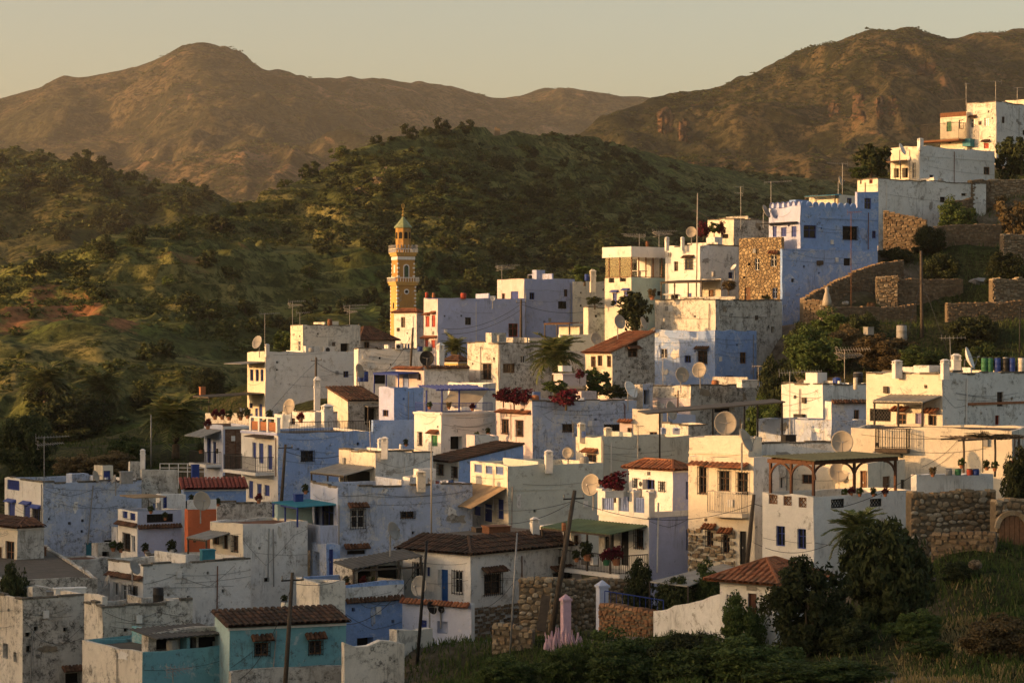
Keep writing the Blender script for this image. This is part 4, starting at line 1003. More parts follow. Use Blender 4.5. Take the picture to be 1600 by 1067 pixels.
LB = plaster('limewash_light_blue', (.54,.60,.78), (.6,.6,.64), stain=.22, peel=.15, seed=13)
PK2 = plaster('limewash_pink', (.62,.42,.50), stain=.22, peel=.12, seed=33)
PK = plaster('limewash_pinkish', (.70,.60,.60), stain=.22, peel=.12, seed=14)
TQ = plaster('limewash_turquoise', (.20,.44,.50), (.44,.52,.52), stain=.55, peel=.35, seed=15)
TP = plaster('limewash_pale_turquoise', (.44,.60,.60), stain=.25, peel=.15, seed=16)
OR = plaster('limewash_orange', (.62,.17,.075), stain=.12, peel=.05, seed=17)
YW = plaster('limewash_yellow', (.72,.50,.20), stain=.2, peel=.1, seed=18)
BK = island_mat('brickwork', [(.15,.085,.055), (.22,.13,.085), (.27,.17,.11)])
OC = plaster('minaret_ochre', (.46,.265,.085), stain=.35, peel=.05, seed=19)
OY = plaster('minaret_ochre_sunlit', (.64,.41,.14), stain=.30, peel=.05, seed=20)  # lighter copy of the minaret ochre; sunlight put into the colour
def stone_mat(name, cols, sc):
    m, n, b = new_mat(name); c = coords(n); v = n.nodes.new('ShaderNodeTexVoronoi'); v.inputs['Scale'].default_value = sc; n.links.new(c, v.inputs['Vector'])
    s = n.nodes.new('ShaderNodeSeparateColor'); n.links.new(v.outputs['Color'], s.inputs[0]); base = ramp(n, s.outputs[0], [(i/(len(cols)-1), x) for i, x in enumerate(cols)])
    e = n.nodes.new('ShaderNodeTexVoronoi'); e.feature = 'DISTANCE_TO_EDGE'; e.inputs['Scale'].default_value = sc; n.links.new(c, e.inputs['Vector'])
    base = mixc(n, ramp(n, e.outputs[0], [(.02, (1,1,1)), (.08, (0,0,0))]), base, (.10,.075,.05)); n.links.new(base, b.inputs['Base Color']); b.inputs['Roughness'].default_value = .95
    bump(n, b, ramp(n, e.outputs[0], [(.0, (0,0,0)), (.2, (1,1,1))]), .9, .08); return m
m_p1 = plaster('patch_cement', (.40,.38,.35), stain=.5, peel=.3, seed=41); m_p2 = plaster('patch_fresh_lime', (.76,.74,.70), stain=.2, peel=.1, seed=42); m_p3 = plaster('patch_bare', (.33,.28,.21), (.24,.2,.15), stain=.7, peel=.6, seed=43); m_p4 = plaster('patch_blue', (.36,.44,.66), stain=.3, peel=.3, seed=44)
for q_, l_ in ((GY, [m_p1, m_p2, m_p3]), (GS, [m_p1, GY, m_p3]), (GW, [m_p1, m_p2, GY]), (BG, [m_p4, m_p1, GW]), (CS, [CR, GY, GW]), (BP, [m_p4, m_p2]), (BL, [m_p4, BG]), (GG, [GW]), (WH, [m_p2, GW])): PATCH[q_.name] = l_
GW_ = GW
DIRTY += [GY, GS, GW, BG, CS, BP]
ST = stone_mat('stone_facing', [(.22,.15,.08), (.38,.27,.14), (.48,.36,.20)], 3.2)

# ---------------- lower west quarter
fr('Z1')
h = Hs('house', 'grey blue house with broad stained side wall and white blue-windowed front', 185, 20, 610, 205, 525, 165, 32, WH, BG, par=.4)
h.win('L', 33,192,84,235, 'panel', m_blue); h.win('L', 38,292,66,362, 'shut', m_blue, 'b'); h.win('L', 104,302,131,396, 'shut', m_blue, 'b'); h.win('L', 144,318,175,384, 'grille', m_blue, 'b')
h.win('R', 370,462,412,523, 'door', m_teal); h.win('R', 448,450,495,505, 'hole'); h.win('R', 293,372,305,384, 'dark'); h.pipe('R', 400,215,376,470, m_dishg); h.cable('R', [(190,232),(300,262),(420,225),(600,240)]); h.pipe('L', 182,210,182,400)
h = Hs('roof_hut', 'small beige roof hut with dark blue door on the grey blue house', 441, 405, 487, 135, 214, 168, 32, CR, CR, par=.1, down=.2, cat='hut'); h.win('R', 446,152,475,210, 'door', m_blue)
h = Hs('ruined_wall', 'mouldy broken wall stump behind the roof hut', 560, 553, 612, 110, 214, 172, 20, CS, GS, par=.05, cat='wall', down=1)
h = Hs('ruined_wall', 'crumbling grey wall with green patches beside the white roof lantern chimney', 612, 605, 765, 150, 250, 170, 15, GS, GS, par=.05, cat='wall', down=2)
h = Hs('house', 'beige house cut by the picture edge with tiled lean-to roof', 75, -140, 190, 398, 615, 150, 40, CR, GY, 'skirt', pitch=.3, ridge=1.4)
h.win('L', 25,455,62,580, 'win', m_wood); h.win('L', -12,478,8,555, 'win', m_wood); h.awning('L', -130,72,575,1.6,.4, m_tin, 0)
h = Hs('house', 'low white house with one blue window under brown flat roof', 180, 88, 470, 545, 640, 152, 40, WH, GS, par=.12, deck=m_rust)
h.win('L', 147,586,170,614, 'win', m_blue)
h = Hs('house', 'big ruined grey house with flaking beige end wall', 97, -90, 362, 702, 1075, 128, 35, CS, GS, par=.5)
h.win('R', 108,848,130,866, 'dark'); h.win('R', 112,905,132,932, 'dark'); h.win('R', 280,1022,352,1072, 'hole', canopy='t'); h.win('L', 14,895,34,960, 'dark'); h.win('L', 60,935,72,975, 'dark')
h.cable('R', [(100,790),(180,880),(260,905),(355,820)]); h.pipe('R', 140,840,128,1060, m_dishg)
h = Hs('wall', 'low brown capped roof wall above the ruined grey house', 10, -160, 420, 625, 705, 136, 18, GS, GS, par=.1, cat='wall', down=1.0)
h = Hs('house', 'mouldy dark grey house with narrow beige chimney front', 440, 363, 830, 735, 930, 124, 30, CS, GS, par=.45, down=6)
h.cable('R', [(450,760),(560,800),(680,760),(800,780)])
h = Hs('house', 'tall beige wall block above the mouldy grey house', 440, 363, 455, 700, 760, 125.5, 30, CS, CS, par=.1, down=3)
h = Hs('house', 'turquoise house with veranda and long stained beige front wall', 613, 355, 985, 935, 1075, 116, 38, CS, TQ, par=.25, down=5)
h.cable('R', [(620,1010),(800,1000),(980,960)]); h.pipe('L', 508,935,508,1070, m_dishg, .03)
h.awning('R', 675,980,862,-2.6,-.25, m_tind, 0); 
h = Hs('veranda', 'dark open veranda under sheet roof on the turquoise house', 640, 610, 985, 848, 945, 117.5, 30, GS, GS, par=.05, cat='veranda', deck=m_tind)
h.win('R', 672,868,765,925, 'hole'); h.win('R', 775,872,845,925, 'hole'); h.win('R', 855,866,975,922, 'hole')
fr('Z2')
h = Hs('house', 'turquoise house under dark barrel tiles with two small hooded windows', 22, -40, 526, 826, 1018, 117, 22, TP, TQ, 'shedF', pitch=.16, over=.25, tile=m_tiled)
h.win('R', 133,892,192,948, 'grille', m_wood, 't'); h.win('R', 366,884,420,942, 'grille', m_wood, 't'); h.cable('R', [(30,1000),(200,860)]); h.pipe('R', 225,840,210,1015, m_dishg, .03)
Hs('wall', 'grey plinth wall beneath the turquoise tile-roofed house', 30, 20, 520, 1016, 1080, 116.3, 22, GS, GS, par=.05, cat='wall')
# ---------------- west terrace houses
fr('Z1')
h = Hs('house', 'pale blue terrace house with railed roof terrace and tiled cornice', 592, 508, 782, 332, 520, 160, 30, WC, LB, par=.85)
h.win('L', 535,422,563,495, 'grille', m_wood); h.win('L', 570,432,583,502, 'win', m_white); h.win('L', 530,326,550,356, 'panel', m_blue); h.win('L', 562,334,584,366, 'panel', m_blue)
h.tile_band('L', 508,592,382,.25); h.tile_band('R', 592,782,392,.25); h.win('R', 632,338,745,374, 'panel', m_iron); h.awning('L', 515,580,262,-2.2,0, m_cloth, 0)
h = Hs('roof_room', 'white roof room with blue door behind the pale blue terrace', 690, 672, 800, 255, 345, 164, 25, WH, WH, par=.1, cat='room'); h.win('R', 703,262,719,322, 'door', m_blue)
h = Hs('house', 'long blue house with low red roof', 792, 781, 1060, 232, 300, 174, 12, BL, BL, 'shedF', pitch=.22, tile=plain('red_roof_paint', (.25,.055,.035), .8, .3, 2))
h.win('R', 797,282,806,318, 'dark')
h = Hs('house', 'bright orange house with white parapet', 808, 795, 932, 322, 522, 158, 18, OR, OR, par=.4); h.win('R', 832,430,846,461, 'win', m_wood); h.band('R', 806,932,318,276, WH, .03, 'parapet_band')
h = Hs('house', 'grey roof terrace block beside the orange house', 932, 925, 1185, 292, 390, 161, 14, GY, GS, par=.5)
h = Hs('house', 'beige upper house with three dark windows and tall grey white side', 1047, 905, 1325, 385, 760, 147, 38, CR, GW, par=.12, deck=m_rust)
h.win('L', 918,432,945,470, 'win', m_wood); h.win('L', 962,430,983,490, 'win', m_wood); h.win('L', 1003,432,1027,500, 'grille', m_wood)
h.awning('L', 905,990,412,1.7,.35, m_tin, 2, 1.6)
fr('Z2'); h.win('R', 172,612,194,630, 'dark'); h.cable('R', [(82,450),(180,560),(300,430),(362,400)]); h.pipe('R', 192,400,188,610, m_dishg, .03)
fr('Z1')
h = Hs('house', 'grey house with long blank wall and white tile-lined front', 617, 466, 1080, 555, 765, 141, 36, WH, GW, par=.45)
h.win('L', 490,632,512,692, 'win', m_white); h.win('L', 525,642,548,710, 'win', m_white); h.win('L', 562,647,594,712, 'grille', m_white); h.tile_band('L', 468,617,606,.3)
h.cable('R', [(620,640),(760,600),(900,650),(1010,560)]); h.win('R', 890,585,899,598, 'dark'); h.win('R', 955,662,967,676, 'dark')
# ---------------- middle west
fr('Z2')
h = Hs('house', 'blue grey peeling house with barred window and pale blue glazed balcony', 490, 372, 1070, 222, 560, 150, 24, LB, BG, par=.3)
h.win('R', 546,318,606,400, 'grille', m_white, 't'); h.win('R', 762,328,818,356, 'grille', m_wood); h.win('R', 530,495,610,512, 'dark', canopy='t'); h.win('L', 392,288,412,398, 'win', m_blue); h.win('L', 418,290,474,398, 'win', m_blue); h.win('L', 395,478,416,590, 'door', m_blue); h.win('L', 448,486,470,600, 'win', m_wood)
h.balcony('L', 378,486,475,1.1,1.45, LB, LB, True); h.awning('L', 372,484,285,2.6,.1, m_teal, 3, 1.2, pmat=m_blue); h.pipe('R', 494,300,494,520, m_dishg)
h.cable('R', [(495,260),(650,250),(850,262),(1060,235)])
h = Hs('house', 'grey house with cream parapet and slatted terrace awnings', 652, 495, 900, 74, 230, 163, 30, CR, GW, par=.3)
h.awning('L', 500,648,128,2.3,.5, m_tin, 3, 1.4); h.win('L', 500,150,630,214, 'hole'); h.cable('R', [(655,110),(760,140),(890,100)])
h = Hs('house', 'white fronted blue house with shallow mossy tile roof', 1010, 898, 1290, 112, 250, 166, 26, WC, BL, 'shedR', pitch=.20, over=.7, tile=m_tiled)
fr('Z3'); h.win('L', 233,125,258,170, 'grille', m_wood); h.win('L', 296,136,328,182, 'grille', m_wood)
fr('Z2')
h = Hs('house', 'low pale turquoise terrace wall below the teal awning', 232, 218, 380, 300, 372, 152, 15, TP, TP, par=.2, down=.6)
h = Hs('house', 'bright blue wall house under the dark veranda, flaking white end wall', 522, 312, 775, 645, 905, 127, 35, CS, BL, par=.35)
h.win('R', 572,870,642,912, 'hole'); h.tile_band('R', 522,772,706,.22); h.band('R', 522,772,648,700, GW, .05, 'parapet_band'); h.cable('R', [(525,770),(640,835),(770,800)])
h = Hs('veranda', 'dark corrugated veranda roof sheltering a cluttered terrace', 560, 470, 770, 545, 655, 131, 30, GS, GS, par=.05, cat='veranda', deck=m_tind)
h.win('R', 575,562,650,652, 'hole'); h.win('R', 662,560,762,645, 'hole'); h.awning('R', 470,768,535,2.4,.2, m_tind, 4, 2.1, pmat=m_oldwood, roll=.5)
h = Hs('terrace_wall', 'white lower terrace wall with tile edge below the white house', 1065, 768, 1080, 728, 860, 125, 55, LB, WH, par=.1, cat='wall', deck=m_terra)
h.win('L', 850,795,874,826, 'door', m_blue); h.win('L', 920,800,962,852, 'hole'); h.tile_band('L', 768,1060,722,.25, m_tiler)
# ---------------- white tile-roofed house in the middle
fr('Z3')
h = Hs('house', 'white corner house with dark barrel tile roof and blue door', 372, 62, 842, 512, 742, 130, 48, WC, GW, 'skirt', pitch=.36, ridge=1.9, over=.3, tile=m_tiled)
h.win('L', 130,548,168,614, 'grille', m_white); h.win('L', 184,566,199,606, 'win', m_blue); h.win('L', 247,577,277,735, 'door', plain('bright_blue_door', (.02,.10,.32), .5, .2, 4)); h.win('L', 233,577,244,650, 'win', m_white); h.win('L', 300,582,338,680, 'grille', m_white)
h.win('R', 430,597,503,685, 'grille', m_wood, 't'); h.win('R', 726,590,806,620, 'grille', m_wood, 't'); h.band('L', 62,372,728,752, m_terra, .05, 'plinth_band')
b = MB(); q = h.lp; 
stone_face(b, (0, -.05, -3.2), (1, 0, 0), (0, 0, 1), h.W, 3.2, size=.3, seed=3); stone_face(b, (-.05, h.D, -1.6), (0, -1, 0), (0, 0, 1), h.D, 1.4, size=.3, seed=4); o = b.build('stone_plinth', m_stone_shaded, h.o); o['kind'] = 'stuff'
HW = h
# ---------------- pale green house and neighbours
h = Hs('house', 'pale grey green house with cream balustrade and brown striped awning', 534, 372, 945, 130, 420, 152, 24, CR, GG, par=.75)
h.win('L', 391,124,423,160, 'panel', m_lblue); h.win('L', 440,131,468,166, 'panel', m_lblue); h.win('L', 483,134,515,169, 'panel', m_lblue)
h.win('L', 388,305,418,345, 'shut', m_blue); h.win('L', 433,296,467,372, 'door', m_blue); h.win('L', 490,275,517,360, 'shut', m_blue); h.awning('L', 376,530,214,2.4,1.2, m_cloth, 0, corr=False); h.band('R', 536,940,228,234, GG, .03); h.pipe('R', 552,220,548,400)
fr('M3')
h = Hs('house', 'grey green house with narrow cream front and one hooded barred window', 438, 313, 880, 765, 970, 167, 30, CR, GG, par=.4)
h.win('L', 368,846,414,905, 'grille', m_wood, 'r'); h.pipe('R', 444,775,444,960); h.cable('R', [(450,800),(600,820),(620,750)])
fr('Z4')
h = Hs('house', 'lavender balcony house with green awning and balustraded terrace', 314, 98, 487, 352, 625, 132, 36, WC, LV, par=.1)
h.win('L', 125,402,165,492, 'door', m_iron); h.win('L', 193,402,228,560, 'door', m_iron); h.win('L', 257,406,292,486, 'grille', m_wood); h.pipe('R', 352,290,346,590, m_white, .05)
h.balcony('L', -10,312,572,2.0,1.0, m_iron, WC); h.awning('L', 5,308,372,2.6,.35, m_greens, 4, 2.1, pmat=m_oldwood); h.cable('R', [(318,370),(400,395),(482,360)])
h.win('R', 473,405,483,495, 'dark'); h.band('L', 98,314,326,352, WC, .10); h.band('R', 314,485,326,350, WC, .10)
P1 = h
# terrace posts and panels above
b = MB(); hz = h.H+.004; posts = [h.a('L', u) for u in (110, 180, 245, 312)]
for a_ in posts: b = MB(); b.box(-.12, .28, a_-.2, a_+.2, hz, hz+1.25); b.box(-.18, .34, a_-.26, a_+.26, hz+1.25, hz+1.36); b.build('balustrade_post', m_white, h.o)
for a0, a1 in zip(posts[:-1], posts[1:]):
    lo, hi = sorted((a0, a1)); b = MB(); b.box(.02, .1, lo+.24, hi-.24, hz+.12, hz+1.0); n = 6
    for i in range(n): q0 = lo+.24+(hi-lo-.48)*i/n; b.box(-.02, .02, q0+.02, q0+.07, hz+.12, hz+1.0)
    b.build('balustrade_panel', m_lblue, h.o)
h = Hs('house', 'small white room with air conditioners and red hipped tile roof', 416, 228, 488, 150, 300, 138, 40, WC, LV, 'hip', pitch=.45, over=.3, tile=m_tiler)
h.win('L', 252,186,273,226, 'grille', m_white); h.win('L', 305,190,340,232, 'win', m_blue); h.win('L', 362,200,383,240, 'grille', m_white); h.ac('L', 285,188,306,228); h.ac('L', 258,226,282,262); h.ac('L', 305,232,340,262); h.win('L', 308,150,322,172, 'dark')
h.win('R', 472,198,484,275, 'dark')
# ---------------- sunlit houses on the east
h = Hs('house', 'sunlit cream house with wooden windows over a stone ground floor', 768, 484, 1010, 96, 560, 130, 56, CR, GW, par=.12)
h.win('L', 530,137,561,250, 'grille', m_wood); h.win('L', 618,153,660,240, 'grille', m_wood); h.win('L', 696,160,738,250, 'grille', m_wood); h.awning('L', 500,572,110,.6,.18, m_tiler, 0); h.awning('L', 580,745,115,.7,.22, m_tiler, 0)
h.balcony('L', 590,742,332,.7,1.15, m_metal, CR); h.win('L', 706,412,733,556, 'door', m_iron); h.win('L', 564,412,590,476, 'grille', m_wood, 'r'); h.win('L', 634,430,661,506, 'grille', m_wood, 'r'); h.cable('L', [(560,405),(620,420),(690,440)])
b = MB(); zt = h.z('L', h.a('L', 580), 400); 
a0 = h.a('L', 690); stone_face(b, (-.09, h.D, -1.5), (0, -1, 0), (0, 0, 1), h.D-a0, zt+1.5, size=.34, seed=8, skip=lambda x, z: any(o[0]-.1 < h.D-x < o[1]+.1 and o[2]-.1 < z-1.5 < o[3]+.3 for o in h.op['L'])); o = b.build('stone_cladding', m_stone, h.o); o['kind'] = 'stuff'
h = Hs('house', 'cream parapet block with cornice on top of the sunlit house', 745, 488, 800, 12, 100, 131, 56, CR, CR, par=.4, down=.1, cat='parapet'); h.band('L', 488,745,72,82, CR, .08)
h = Hs('wall', 'long grey rear wall behind the green roofed pergola', 752, 740, 1130, 32, 200, 134, 10, GW, GW, par=.3, cat='wall', down=6)
fr('Z5')
h = Hs('house', 'white terrace house with two blue framed windows under the pergola', 197, -24, 620, 262, 492, 122, 42, WC, WC, par=1.0)
h.win('L', 36,390,74,476, 'win', m_blue); h.win('L', 128,402,165,488, 'win', m_blue)
for q in ((5,253,42,295), (68,261,103,302), (133,267,167,310)): h.win('L', *q, 'lattice', m_wood)
h.win('R', 270,273,327,312, 'lattice', m_iron); h.win('R', 438,272,488,306, 'lattice', m_iron); h.cable('L', [(-20,440),(80,455),(190,462)]); h.cable('R', [(200,462),(330,470)])
PE = h; h.tidy = True
h = Hs('house', 'plastered pergola back wall with arches, doors and dark window', 430, -60, 590, 118, 300, 130, 52, CR, CR, par=.1)
h.win('L', 2,160,66,246, 'grille', m_iron); h.win('L', 146,168,196,208, 'win', m_wood); h.win('L', 398,152,428,255, 'door', m_wood); h.win('R', 492,176,524,246, 'door', m_wood); h.win('R', 570,190,590,280, 'door', m_oldwood)
fr('M5')
h = Hs('house', 'sunlit cream house with porch awning and lilac door', 614, 190, 1100, 508, 850, 140, 44, CR, GW, par=.5)
h.win('L', 212,706,326,775, 'lattice', m_iron); h.win('L', 360,732,412,826, 'win', m_wood, 'r'); h.win('L', 464,730,512,918, 'door', plain('lilac_door', (.20,.17,.33), .6, .25, 4)); h.win('L', 536,742,580,810, 'win', m_wood, 'r')
h.awning('L', 330,608,628,1.8,.35, m_tin, 3, 2.6, pmat=m_iron); h.pipe('R', 748,535,742,815, m_white, .05); h.win('R', 905,742,930,795, 'win', m_red); h.cable('R', [(618,630),(680,700),(760,680)])
h.band('R', 754,1090,668,682, m_terra, .05)
h = Hs('house', 'broad sunlit terrace wall with small iron balcony', 1000, 105, 1120, 822, 1100, 133, 66, CR, CS, par=.1)
h.balcony('L', 256,434,925,.7,1.1, m_iron, m_oldwood); h.cable('L', [(500,1030),(620,960),(700,880)]); h.cable('L', [(560,1040),(680,950)]); h.win('L', 592,985,600,997, 'dark'); h.win('L', 670,930,677,944, 'dark')
h = Hs('house', 'small pinkish white house with tile cornice behind the cream terrace', 935, 785, 1200, 680, 850, 150, 40, PK, GW, par=.12)
h.tile_band('L', 785,935,676,.3); h.tile_band('R', 935,1190,676,.3); h.win('L', 842,703,862,733, 'win', m_red); h.win('L', 905,742,928,796, 'win', m_red)
fr('M4')
h = Hs('house', 'white sunlit block with plain grey side below the olive garden', 840, 608, 1190, 570, 820, 168, 42, WC, GW, par=.3)
h.box_on('L', 690,735,740,795, .3, m_iron, 'hatch'); h.cable('L', [(620,690),(720,670),(830,640)])
h = Hs('house', 'blue grey flaking low house with tile edge and red sloping coping', 886, 470, 1115, 775, 900, 160, 35, BG, BG, 'flat', par=.1)
h = Hs('house', 'blue grey flaking gable wall with tile edge beneath the white block', 885, 850, 1120, 675, 860, 163, 20, WC, BG, par=.1); h.tile_band('R', 885,1115,668,.3); h.win('R', 1010,712,1040,775, 'win', m_wood)
# ---------------- centre
fr('M3')
h = Hs('house', 'grey flaking house with white barred front under the bougainvillea', 100, -80, 612, 585, 800, 184, 28, PK, BG, par=.35)
h.win('R', 248,698,297,736, 'grille', m_wood); h.win('R', 453,700,530,731, 'grille', m_wood); h.cable('R', [(110,608),(230,612),(150,650),(205,690)])
fr('M2'); h.win('L', 736,674,768,745, 'grille', m_wood); h.win('L', 806,680,840,757, 'grille', m_wood); h.tile_band('L', 722,878,638,.4, m_tiler)
fr('M3')
h = Hs('house', 'cream house with three brown windows and orange tile roof', 491, 358, 700, 347, 520, 205, 36, CR, GS, 'shedR', pitch=.36, over=.35, tile=m_tiler)
h.win('L', 388,366,410,418, 'win', m_wood); h.win('L', 421,362,442,413, 'win', m_wood); h.win('L', 467,363,485,418, 'win', m_wood); h.win('R', 568,337,615,369, 'win', m_wood, 't')
fr('M4')
h = Hs('house', 'tall house with sunlit stained parapet wall over the dark blue wall', 242, -95, 612, 100, 300, 211, 50, CS, GS, par=.35)
h.win('R', 550,250,567,285, 'dark')
h = Hs('house', 'dark blue flaking wall with hooded window and blue door', 238, -140, 470, 272, 590, 209.5, 49, BP, BL, par=.05)
h.win('L', 145,385,196,456, 'grille', m_wood, 't'); h.win('R', 376,392,412,455, 'win', m_wood); h.win('R', 296,522,340,590, 'door', m_blue); h.cable('L', [(-80,300),(100,318),(235,318)]); h.cable('R', [(242,318),(460,322)])
fr('M3')
h = Hs('house', 'cream stained parapet house carrying two big dishes', 876, 682, 1290, 512, 700, 191, 42, CS, GS, par=.5)
h.win('R', 990,603,1090,640, 'hole'); h.band('L', 684,875,570,650, PK, .02, 'pale_band')
h = Hs('roof_hut', 'small cream roof hut with two small dark windows', 726, 590, 740, 630, 760, 182, 62, CR, CR, par=.15, cat='hut'); h.win('L', 675,736,711,753, 'win', m_wood)
h = Hs('roof_hut', 'low pink hut with tile eave beside the cream roof hut', 592, 528, 610, 690, 762, 183, 60, PK, PK, par=.05, cat='hut'); h.win('L', 567,716,588,752, 'win', m_wood); h.tile_band('L', 524,592,684,.35, m_tiler)
h = Hs('house', 'flat yellow stained roof block below the metal shelter', 865, 735, 960, 700, 780, 178, 45, CS, GS, par=.2)
# ---------------- north west of the centre
fr('M1')
h = Hs('house', 'tall white house with plain grey side and three small blue windows', 516, 428, 985, 345, 680, 250, 24, CR, WH, par=.3)
for q in ((443,430,458,486), (470,430,485,488), (494,430,508,488)): h.win('L', *q, 'win', m_blue)
h.win('L', 468,620,480,665, 'door', m_blue); h.win('L', 488,600,502,665, 'door', m_blue); h.win('L', 440,595,455,620, 'win', m_blue); h.win('R', 667,600,690,628, 'win', m_wood); h.awning('L', 430,514,392,2.6,.2, m_tin, 0); h.awning('L', 430,512,545,6.0,.3, m_tind, 3, 2.4); h.win('R', 568,428,580,436, 'dark')
h.cable('R', [(780,430),(900,450),(960,455)])
h = Hs('house', 'stained beige upper block on top of the tall white house', 700, 640, 982, 214, 365, 257, 24, CR, CS, par=.25); h.win('R', 885,303,925,353, 'hole'); h.ac('R', 797,318,850,350); h.win('L', 676,290,690,345, 'win', m_white)
fr('M2')
h = Hs('house', 'white house with tall pyramid of brown tiles', 40, -62, 212, 288, 400, 264, 40, CR, GY, 'hip', pitch=.62, over=.4)
h.win('R', 60,292,85,330, 'win', m_wood)
h = Hs('house', 'low white grey house with air conditioner below the minaret', 30, 10, 345, 330, 470, 243, 12, WH, GW, par=.3); h.ac('R', 212,305,245,332); h.win('R', 105,450,165,500, 'hole'); h.cable('R', [(40,420),(190,430),(300,360)])
h = Hs('house', 'grey house under low brown tile roof beside the white chimney', -20, -120, 140, 585, 700, 214, 30, CR, GS, 'shedF', pitch=.26); h.win('R', 60,606,120,700, 'hole'); h.awning('R', 55,130,604,.9,.1, m_tin, 2, 1.8)
h = Hs('house', 'pinkish white front with blue door, grey side and tile cornice', 352, 214, 575, 425, 535, 205, 28, PK, GW, par=.05); h.tile_band('L', 214,352,424,.35, m_tiler); h.tile_band('R', 352,570,420,.35); h.win('L', 250,450,278,518, 'door', m_lblue); h.win('L', 322,452,338,484, 'win', m_wood); h.awning('L', 205,330,442,2.0,.1, m_blue, 3, 1.7, pmat=m_blue)
h = Hs('house', 'blue house with narrow lilac white front beside the brown roof', 206, 132, 352, 518, 815, 197, 32, LV, BL, par=.2); h.cable('R', [(300,540),(305,640),(285,780)]); h.win('L', 152,628,178,660, 'win', m_wood); h.win('R', 250,570,258,578, 'dark')
h = Hs('house', 'blue sloping annex wall with scroll top below the lilac front', 104, 95, 310, 680, 830, 192, 15, BL, BL, par=.1)
h = Hs('house', 'white house with blue roof railing and shaded dark doorway', 438, 305, 722, 642, 845, 188, 34, WC, WC, par=.08)
h.win('L', 327,737,345,802, 'grille', m_wood); h.win('L', 390,752,420,806, 'shut', m_green, 'r'); h.win('R', 482,758,540,822, 'hole'); h.parapet_rail('L', 306,436,640,.72, m_blue); h.parapet_rail('R', 440,690,640,.72, m_blue); h.band('L', 305,438,640,650, WC, .12); h.band('R', 438,705,640,650, WC, .12); h.cable('R', [(445,700),(560,712),(690,690)]); h.pipe('R', 515,725,515,738)
PB = h
h = Hs('house', 'stained cream tower block with barred window beside the grey palm wall', 718, 566, 1010, 300, 560, 206, 40, CS, GS, par=.3); h.win('L', 641,402,683,478, 'grille', m_wood); h.win('R', 740,402,798,447, 'win', m_wood); h.pipe('R', 722,320,722,480); h.band('L', 575,712,358,366, CS, .04)
h = Hs('house', 'small yellow gable house with brown tile roof', 520, 452, 570, 392, 440, 226, 40, YW, YW, 'hip', pitch=.6, over=.2)
h = Hs('house', 'long lavender blue house with pink end wall and red shutters', 420, 352, 850, 82, 330, 265, 22, PK, LV, par=.25)
h.win('L', 362,170,380,222, 'shut', m_red, 'r'); h.win('L', 392,164,409,222, 'shut', m_red, 'r'); h.win('L', 358,286,375,325, 'shut', m_red, 'r'); h.win('L', 390,286,408,325, 'shut', m_red); h.tile_band('L', 350,418,272,.4, m_tiler); h.win('R', 767,205,813,270, 'win', m_red); h.win('R', 450,165,458,173, 'dark'); h.win('R', 532,163,541,172, 'dark')
h = Hs('house', 'lavender upper house with white front and peeling mural patch', 844, 712, 1092, -15, 320, 270, 34, PK, LV, par=.25); h.win('R', 1010,97,1052,133, 'win', m_iron); h.win('L', 735,58,750,92, 'win', m_wood); h.cable('R', [(850,38),(960,42),(1085,48)]); h.win('L', 780,48,815,95, 'door', m_blue); h.pipe('R', 850,60,850,300)
fr('M3')
h = Hs('house', 'pale beige block with chimney adjoining the lavender house', 302, 296, 480, 0, 180, 273, 16, CR, CR, par=.3)
h = Hs('house', 'grey walled terrace with shrubs under the glazed house', 373, 350, 560, 128, 270, 245, 14, CR, GY, par=.3); h.parapet_rail('R', 380,520,125,.9)
h = Hs('house', 'brown roofed terrace shelter beside the lavender house', 330, 230, 372, 218, 262, 250, 40, CR, CR, par=.05, cat='shelter'); h.awning('L', 205,330,200,1.4,.1, m_rust, 3, 1.8); h.awning('R', 332,372,200,1.4,.1, m_rust, 2, 1.8)
# minaret base
fr('M8')
h = Hs('house', 'square white prayer house block with tiled cap at the minaret foot', 405, 248, 452, 838, 1080, 276, 52, WH, GY, 'hip', pitch=.45, over=.25, tile=m_tiler); h.win('L', 297,868,326,942, 'win', m_wood)
# ---------------- north east
fr('M6')
h = Hs('house', 'pale turquoise house with cream front beneath the glazed gallery', 384, 200, 665, 770, 970, 241, 42, CR, TP, par=.05)
h.win('L', 228,775,266,808, 'dark'); h.win('L', 305,768,348,800, 'dark'); h.win('L', 257,880,284,962, 'door', m_blue, 'b'); h.win('L', 335,868,362,925, 'door', m_blue, 'b'); h.win('R', 563,867,594,898, 'win', m_iron)
JG = h; h.tidy = True
h = Hs('house', 'white cubic house with blue window and long grey side', 861, 620, 1140, 548, 930, 239, 44, WC, GW, par=.5)
h.win('L', 683,661,710,728, 'win', m_wood); h.win('L', 758,646,812,717, 'grille', m_blue, 't'); h.win('L', 775,880,803,924, 'door', m_blue); h.win('L', 660,886,710,922, 'dark'); h.win('L', 650,549,722,556, 'panel', m_lblue); h.awning('L', 640,712,885,.8,.05, m_white, 0)
h = Hs('house', 'grey block with sunlit cream flower wall behind the white cubic house', 1096, 915, 1345, 365, 520, 250, 48, CR, GS, par=.3); h.win('L', 1012,470,1058,500, 'dark')
h = Hs('house', 'golden stone house with white framed windows', 1428, 1132, 1446, 492, 945, 226, 62, ST, ST, par=.3)
h.win('L', 1243,640,1273,722, 'win', m_white); h.win('L', 1355,616,1393,697, 'win', m_white, 'r'); h.win('L', 1172,840,1212,942, 'door', m_wood); h.win('L', 1365,845,1398,918, 'win', m_lblue)
h = Hs('house', 'low beige room behind the vine shelter', 1008, 875, 1135, 780, 950, 233, 50, CR, GW, par=.1); h.win('L', 922,858,957,922, 'door', m_wood); h.awning('L', 720,1010,790,3.2,.2, m_oldwood, 4, 2.4); 
fr('M7')
